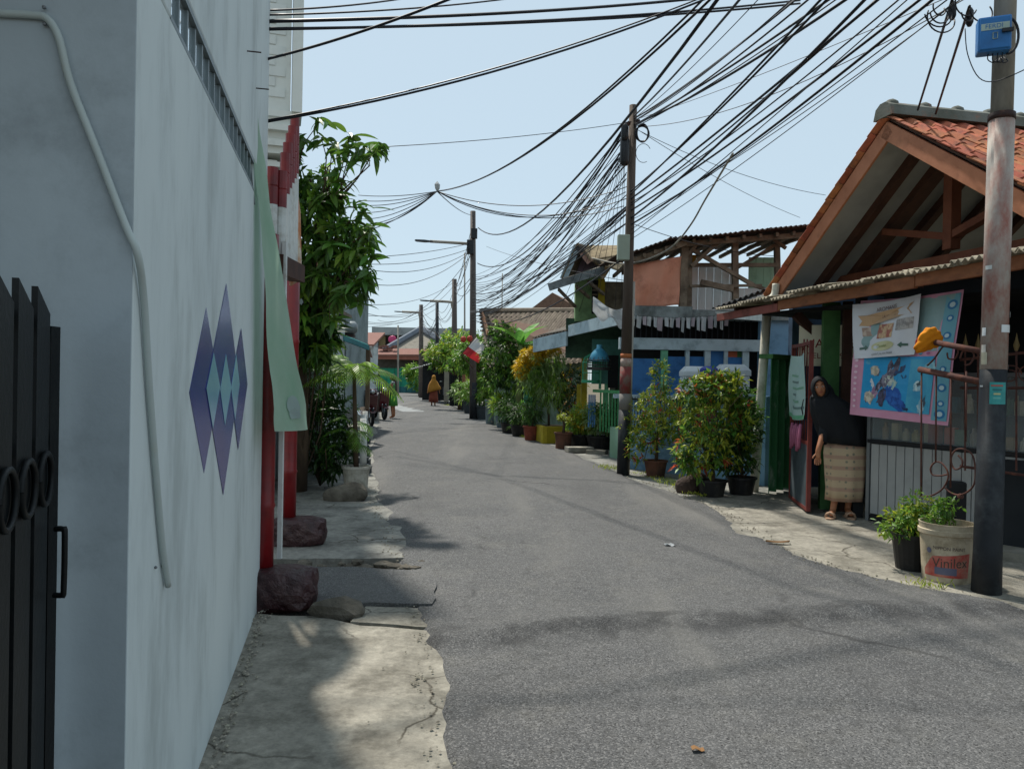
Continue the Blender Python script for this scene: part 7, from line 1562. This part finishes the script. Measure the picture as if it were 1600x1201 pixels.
def face_bits(t, c, M3, s=1.0):
    EYE, IRI, LIP, BRW = mat('eye white', 'd6d2cb', rough=.3), mat('iris dark', '1c1310', rough=.2), mat('lips', '9a4f48', '8b4540', rough=.5), mat('brow', '231a16', rough=.9)
    c = V(c)
    for sx_ in (-1, 1):
        e = MB().ico((0, 0, 0), .0135, 2, (1, .5, .55)); off = V((sx_ * .029, -.0835, .006)); e.v = [c + M3 @ (q + off) * s for q in e.v]; eo = lbuild(e, 'eye', EYE, t)
        e = MB().ico((0, 0, 0), .0065, 2, (1, .5, 1)); off2 = off + V((0, -.0055, 0)); e.v = [c + M3 @ (q + off2) * s for q in e.v]; io = lbuild(e, 'iris', IRI, eo)
        e = MB().tube([(sx_ * .012, -.095, .030), (sx_ * .03, -.094, .036), (sx_ * .046, -.084, .030)], [.003, .0035, .002], 5); e.v = [c + M3 @ q * s for q in e.v]; lbuild(e, 'eyebrow', BRW, t)
    e = MB().tube([(-.024, -.092, -.0545), (-.01, -.100, -.056), (0, -.1015, -.0565), (.01, -.100, -.056), (.024, -.092, -.0545)], [.002, .005, .0055, .005, .002], 6); e.v = [c + M3 @ q * s for q in e.v]; lbuild(e, 'mouth', LIP, t)
def hand_chains(wr, d, side, curl=.3, sc=1.0):
    """wrist point, finger direction, sideways vector -> palm and five fingers (chains rooted in the palm)"""
    wr, d, side = V(wr), V(d).normalized(), V(side).normalized(); nrm = d.cross(side)
    palm = wr + d * .045 * sc; out = []
    for k, (o, L) in enumerate(((-.028, .066), (-.009, .076), (.010, .072), (.028, .056))):
        b = wr + d * .085 * sc + side * o * sc; m1 = b + (d * .9 + nrm * curl).normalized() * L * .5 * sc; e = m1 + (d * .7 + nrm * curl * 2).normalized() * L * .5 * sc
        out.append([(*palm, .020 * sc), (*b, .0095 * sc), (*m1, .0085 * sc), (*e, .007 * sc)])
    b = wr + d * .03 * sc - side * .028 * sc; m1 = b + (d * .7 - side * .7 + nrm * .3).normalized() * .034 * sc; e = m1 + (d * .95 - side * .25 + nrm * .3).normalized() * .028 * sc
    out.append([(*wr, .021 * sc), (*b, .0105 * sc), (*m1, .0095 * sc), (*e, .0075 * sc)])
    return palm, out
def hood(c, M3, s=1.0, rx=.097, ry=.118, rz=.140, fw=.62, fh=.70, fz=-.12):
    """scarf shell around the head with a face opening"""
    bm = bmesh.new(); bmesh.ops.create_icosphere(bm, subdivisions=4, radius=1)
    kill = [f for f in bm.faces if f.calc_center_median().y < -.25 and (f.calc_center_median().x / fw) ** 2 + ((f.calc_center_median().z - fz) / fh) ** 2 < 1]
    bmesh.ops.delete(bm, geom=kill, context='FACES'); bm.verts.index_update(); mb_ = MB()
    vs_ = [V(c) + M3 @ V((v.co.x * rx, v.co.y * ry + .008, v.co.z * rz)) * s for v in bm.verts]; mb_.add(vs_, [tuple(x.index for x in f.verts) for f in bm.faces]); bm.free(); return mb_
# ---- woman in the doorway: black khimar, patterned sarong, sandals, leaning to her right
wb = G(1322, 808); wb.z = .03
w1 = T('person', wb, 'woman in black headscarf and patterned sarong leaning out of the shop doorway', 'person')
def L1(u, v, dy=0.0): return P(u, v, wb.y + dy) - wb
hc = L1(1281, 606, -.06)
ank = [(.02, .02, .06), (-.17, -.04, .06)]
wr1 = L1(1279, 706, -.16); el1 = L1(1288, 672, -.06); sh1 = L1(1296, 645, .02)
palm, fch = hand_chains(wr1, (-.10, -.10, -1), (.9, -.3, 0), .28)
pel = (.06, .03, .80, .13)
chains = [[pel, (.03, .03, 1.0, .12), (-.09, .0, 1.15, .105), (-.17, -.03, 1.30, .055), (hc.x + .02, hc.y + .03, hc.z - .09, .05)],
          [(-.09, .0, 1.15, .105), (sh1.x, sh1.y, 1.22, .055), (el1.x, el1.y, el1.z, .042), (wr1.x, wr1.y, wr1.z + .04, .030), (wr1.x, wr1.y, wr1.z, .025), (*palm, .026)],
          [(-.09, .0, 1.15, .105), (.10, .03, 1.10, .05), (.15, .0, .95, .042), (.13, -.04, .80, .03)]] + fch + \
         [[pel, (.13, .03, .72, .10), (.08, .01, .42, .065), (.03, .02, .12, .036), (.02, .02, .05, .036), (.0, -.14, .025, .030)],
          [pel, (-.02, .02, .72, .10), (-.10, -.03, .42, .065), (-.16, -.04, .12, .036), (-.17, -.04, .05, .036), (-.24, -.17, .025, .030)]]
M3h = [None]
def addhead(mb_): M3h[0] = head_mesh(mb_, hc, 1.0, (-.34, -.93, .08), R(-9))
body_skin(w1, 'body', chains, SKIN, 2, addhead); face_bits(w1, hc, M3h[0])
KH = mat('black scarf cloth', '16181c', '1d2024', rough=.85, scale=5, bump=.15, bscale=30)
lbuild(hood(hc, M3h[0]), 'headscarf', KH, w1, solid=.006)
def kring(u, v, hw, dep, dy, tl=0.0):
    c_ = L1(u, v, dy); return (c_.x, c_.y, c_.z, hw * .0072, dep, tl)
lbuild(loft([kring(1318, 694, 34, .19, .02, -.02), kring(1315, 678, 36, .20, .02), kring(1311, 660, 38, .20, .01, .01), kring(1305, 643, 37, .19, .0, .02), kring(1299, 629, 33, .165, -.01, -.02), kring(1293, 622, 26, .135, -.01, -.02), kring(1286, 618, 18, .105, -.02, .02), kring(1286, 609, 15, .09, .035, .02), kring(1284, 600, 12, .085, .045)], 36, False, .07, 9), 'khimar', KH, w1, solid=.006)
slv = MB().tube([L1(1291, 660, -.02), L1(1288, 676, -.06), L1(1285, 692, -.11)], [.07, .062, .05], 14, False); lbuild(slv, 'sleeve', KH, w1, solid=.004)
SAR = bpy.data.materials.new('sarong print'); SAR.use_nodes = True
def sarong():
    N, L = SAR.node_tree.nodes, SAR.node_tree.links; bs = N['Principled BSDF']; bs.inputs['Roughness'].default_value = .9
    tc = N.new('ShaderNodeTexCoord'); sp = N.new('ShaderNodeSeparateXYZ'); L.new(tc.outputs['Object'], sp.inputs[0])
    w = N.new('ShaderNodeTexWave'); w.wave_type = 'BANDS'; w.bands_direction = 'Z'; w.inputs['Scale'].default_value = 2.6; w.inputs['Distortion'].default_value = .15; L.new(tc.outputs['Object'], w.inputs['Vector'])
    cr = N.new('ShaderNodeValToRGB'); cr.color_ramp.elements[0].position = .66; cr.color_ramp.elements[0].color = lin('b8a284'); cr.color_ramp.elements[1].position = .82; cr.color_ramp.elements[1].color = lin('a98975'); L.new(w.outputs[0], cr.inputs[0])
    vo = N.new('ShaderNodeTexVoronoi'); vo.inputs['Scale'].default_value = 13; vo.inputs['Randomness'].default_value = .15; L.new(tc.outputs['Object'], vo.inputs['Vector'])
    r = N.new('ShaderNodeValToRGB'); r.color_ramp.elements[0].position = .16; r.color_ramp.elements[0].color = (1, 1, 1, 1); r.color_ramp.elements[1].position = .24; r.color_ramp.elements[1].color = (0, 0, 0, 1); L.new(vo.outputs['Distance'], r.inputs[0])
    m = N.new('ShaderNodeMix'); m.data_type = 'RGBA'; L.new(r.outputs[0], m.inputs[0]); L.new(cr.outputs[0], m.inputs[6]); m.inputs[7].default_value = lin('7d7a68'); L.new(m.outputs[2], bs.inputs['Base Color'])
sarong()
lbuild(loft([(-.03, .0, .165, .20, .15), (-.02, .0, .30, .205, .16), (-.02, .01, .50, .22, .17), (-.02, .02, .70, .235, .17), (-.02, .02, .88, .22, .16)], 48, False, .075, 7), 'sarong', SAR, w1, solid=.006)
SND = mat('beige sandal', 'b5957c', 'a2836c', rough=.7)
for i, (x, y, rz_) in enumerate(((.005, -.06, -.1), (-.215, -.10, -.55))):
    q = MB(); q.v = []; sole = [(-.035, .11), (.03, .11), (.045, .0), (.05, -.09), (.02, -.14), (-.025, -.14), (-.048, -.08), (-.035, .02)]
    q.prism([(a, b, -.03) for a, b in sole], (0, 0, .022)); cs_, sn_ = math.cos(rz_), math.sin(rz_); q.v = [V((x + v.x * cs_ - v.y * sn_, y + v.x * sn_ + v.y * cs_, v.z + .0)) for v in q.v]; so = lbuild(q, 'sandal', SND, w1, False)
    for yy_ in (-.06, -.02):
        q = MB().tube([(-.052, yy_, -.01), (-.035, yy_, .03), (0, yy_ - .01, .046), (.035, yy_, .03), (.052, yy_, -.01)], .014, 6); q.v = [V((x + v.x * cs_ - v.y * sn_, y + v.x * sn_ + v.y * cs_, v.z)) for v in q.v]; lbuild(q, 'strap', SND, so)
# ---- woman walking away, mustard scarf and red brown skirt
p2_ = G(677, 634.5); w2 = T('person', p2_, 'woman in mustard headscarf and red brown skirt walking away', 'person')
palmL, fL = hand_chains((-.30, -.02, .80), (-.1, -.2, -1), (0, 1, 0), .3); palmR, fR = hand_chains((.30, .02, .80), (.1, .2, -1), (0, 1, 0), .3)
ch = [[(0, 0, .85, .13), (0, 0, 1.05, .12), (0, 0, 1.26, .13), (0, 0, 1.36, .05), (0, 0, 1.42, .05)], [(0, 0, 1.26, .13), (-.17, 0, 1.25, .055), (-.27, .0, 1.02, .042), (-.30, -.02, .80, .026), (*palmL, .026)], [(0, 0, 1.26, .13), (.17, 0, 1.25, .055), (.27, 0, 1.02, .042), (.30, .02, .80, .026), (*palmR, .026)]] + fL + fR + [[(0, 0, .85, .13), (-.09, .0, .72, .09), (-.09, .05, .42, .06), (-.09, .0, .10, .04), (-.09, .14, .04, .035)], [(0, 0, .85, .13), (.09, .0, .72, .09), (.09, -.05, .42, .06), (.09, -.12, .12, .04), (.09, -.02, .04, .035)]]
Mh = [None]
def ah2(mb_): Mh[0] = head_mesh(mb_, (0, .01, 1.50), 1.0, (0, 1, 0))
body_skin(w2, 'body', ch, SKIN, 1, ah2); face_bits(w2, (0, .01, 1.50), Mh[0])
MUS = mat('mustard cloth', 'b07c34', '9c6c2b', rough=.9, scale=4)
lbuild(hood((0, .01, 1.50), Mh[0], 1.0, .11, .125, .15), 'headscarf', MUS, w2, solid=.006)
lbuild(loft([(0.02, -.03, .80, .36, .22, .10), (0.02, -.02, .95, .34, .21, .06), (0, 0, 1.12, .28, .18), (0, 0, 1.28, .2, .15), (0, 0, 1.38, .12, .12), (0, .01, 1.47, .10, .115)], 30, False, .05, 7), 'scarf_drape', MUS, w2, solid=.006)
lbuild(loft([(0, 0, .22, .24, .20), (0, 0, .5, .23, .19), (0, 0, .8, .20, .16), (0, 0, .95, .15, .13)], 30, False, .07, 9), 'skirt', mat('red brown cloth', '8a4a3c', '783e32', rough=.9, scale=6), w2, solid=.006)
for s in (-1, 1): q = MB().ico((s * .09, .06 if s < 0 else -.06, .045), .075, 2, (.6, 1.5, .6)); lbuild(q, 'shoe', BLACKP, w2)
# ---- girl in green, side on, looking left
p3_ = G(613, 654); w3 = T('person', p3_, 'girl with long hair in green top and shorts beside the scooters', 'person')
palmA, fA = hand_chains((-.24, -.02, .93), (-1, -.1, -.1), (0, 1, 0), .3); palmB, fB = hand_chains((-.22, .10, .90), (-1, .1, -.1), (0, 1, 0), .3)
ch = [[(0, 0, .85, .12), (0, 0, 1.02, .10), (0, 0, 1.24, .11), (0, 0, 1.33, .045), (-.01, 0, 1.40, .045)], [(0, 0, 1.24, .11), (-.01, -.16, 1.22, .048), (-.03, -.18, .99, .036), (-.24, -.02, .93, .024), (*palmA, .024)], [(0, 0, 1.24, .11), (-.01, .16, 1.22, .048), (-.03, .18, .99, .036), (-.22, .10, .90, .024), (*palmB, .024)]] + fA + fB + [[(0, 0, .85, .12), (.0, -.08, .72, .085), (-.01, -.08, .44, .055), (.02, -.08, .09, .036), (-.10, -.08, .04, .032)], [(0, 0, .85, .12), (.0, .08, .72, .085), (.03, .08, .44, .055), (.06, .08, .09, .036), (-.06, .08, .04, .032)]]
def ah3(mb_): Mh[0] = head_mesh(mb_, (-.015, 0, 1.48), .98, (-1, -.15, -.12))
body_skin(w3, 'body', ch, SKIN, 1, ah3); face_bits(w3, (-.015, 0, 1.48), Mh[0], .98)
GTOP = mat('green top', '5d9a5a', '2c4f34', rough=.9, scale=7, contrast=.08); GSHO = mat('green shorts', '4a8f3f', '3f7f36', rough=.9)
lbuild(loft([(0, 0, .86, .15, .17), (0, 0, 1.0, .13, .155), (0, 0, 1.18, .14, .18), (0, 0, 1.29, .10, .14), (0, 0, 1.35, .055, .06)], 26), 'top', GTOP, w3, solid=.006)
lbuild(loft([(0.01, 0, .46, .17, .19), (0, 0, .66, .165, .185), (0, 0, .88, .135, .16)], 28, False, .05, 6), 'shorts', GSHO, w3, solid=.006)
HAIR = mat('long dark hair', '4a3a32', '2e2420', rough=.6, scale=10, stretch=(4, 4, .5))
q = hood((-.01, 0, 1.485), Mh[0], 1.0, .09, .108, .128, .72, .85, -.2); lbuild(q, 'hair', HAIR, w3, solid=.006)
lbuild(loft([(.12, 0, 1.00, .035, .10), (.105, 0, 1.15, .045, .11), (.085, 0, 1.32, .05, .10), (.06, 0, 1.46, .05, .08)], 18, True, .1, 8), 'hair', HAIR, w3)

# ---- litter on the road
p_ = G(1046, 858); m_ = MB(); m_.grid(lambda s, t: p_ + V(((s - .5) * .09, (t - .5) * .06, .045 + .012 * math.sin(s * 7) * math.cos(t * 5))), 5, 4); tag(m_.build('paper_scrap', PLAS, None, solid=.002), 'tiny white paper scrap lying on the asphalt', 'litter')
p_ = G(1215, 851); m_ = MB(); m_.grid(lambda s, t: p_ + V(((s - .5) * .22, (t - .5) * .07 * math.sin(math.pi * (.1 + .8 * s)), .03 + .03 * (s - .5) ** 2 + .01 * math.sin(t * 6))), 8, 4); tag(m_.build('dry_leaf', mat('dry leaf', '8d6a45', '755536', rough=.9), None, solid=.002), 'curled dry brown leaf on the edge of the shop apron', 'litter')
p_ = G(1090, 1182); m_ = MB(); m_.grid(lambda s, t: p_ + V(((s - .5) * .05, (t - .5) * .03, .035 + .006 * math.sin(s * 6))), 4, 3); tag(m_.build('dry_leaf', MATS['dry leaf'], None, solid=.002), 'small tan leaf on the asphalt near the bottom edge', 'litter')
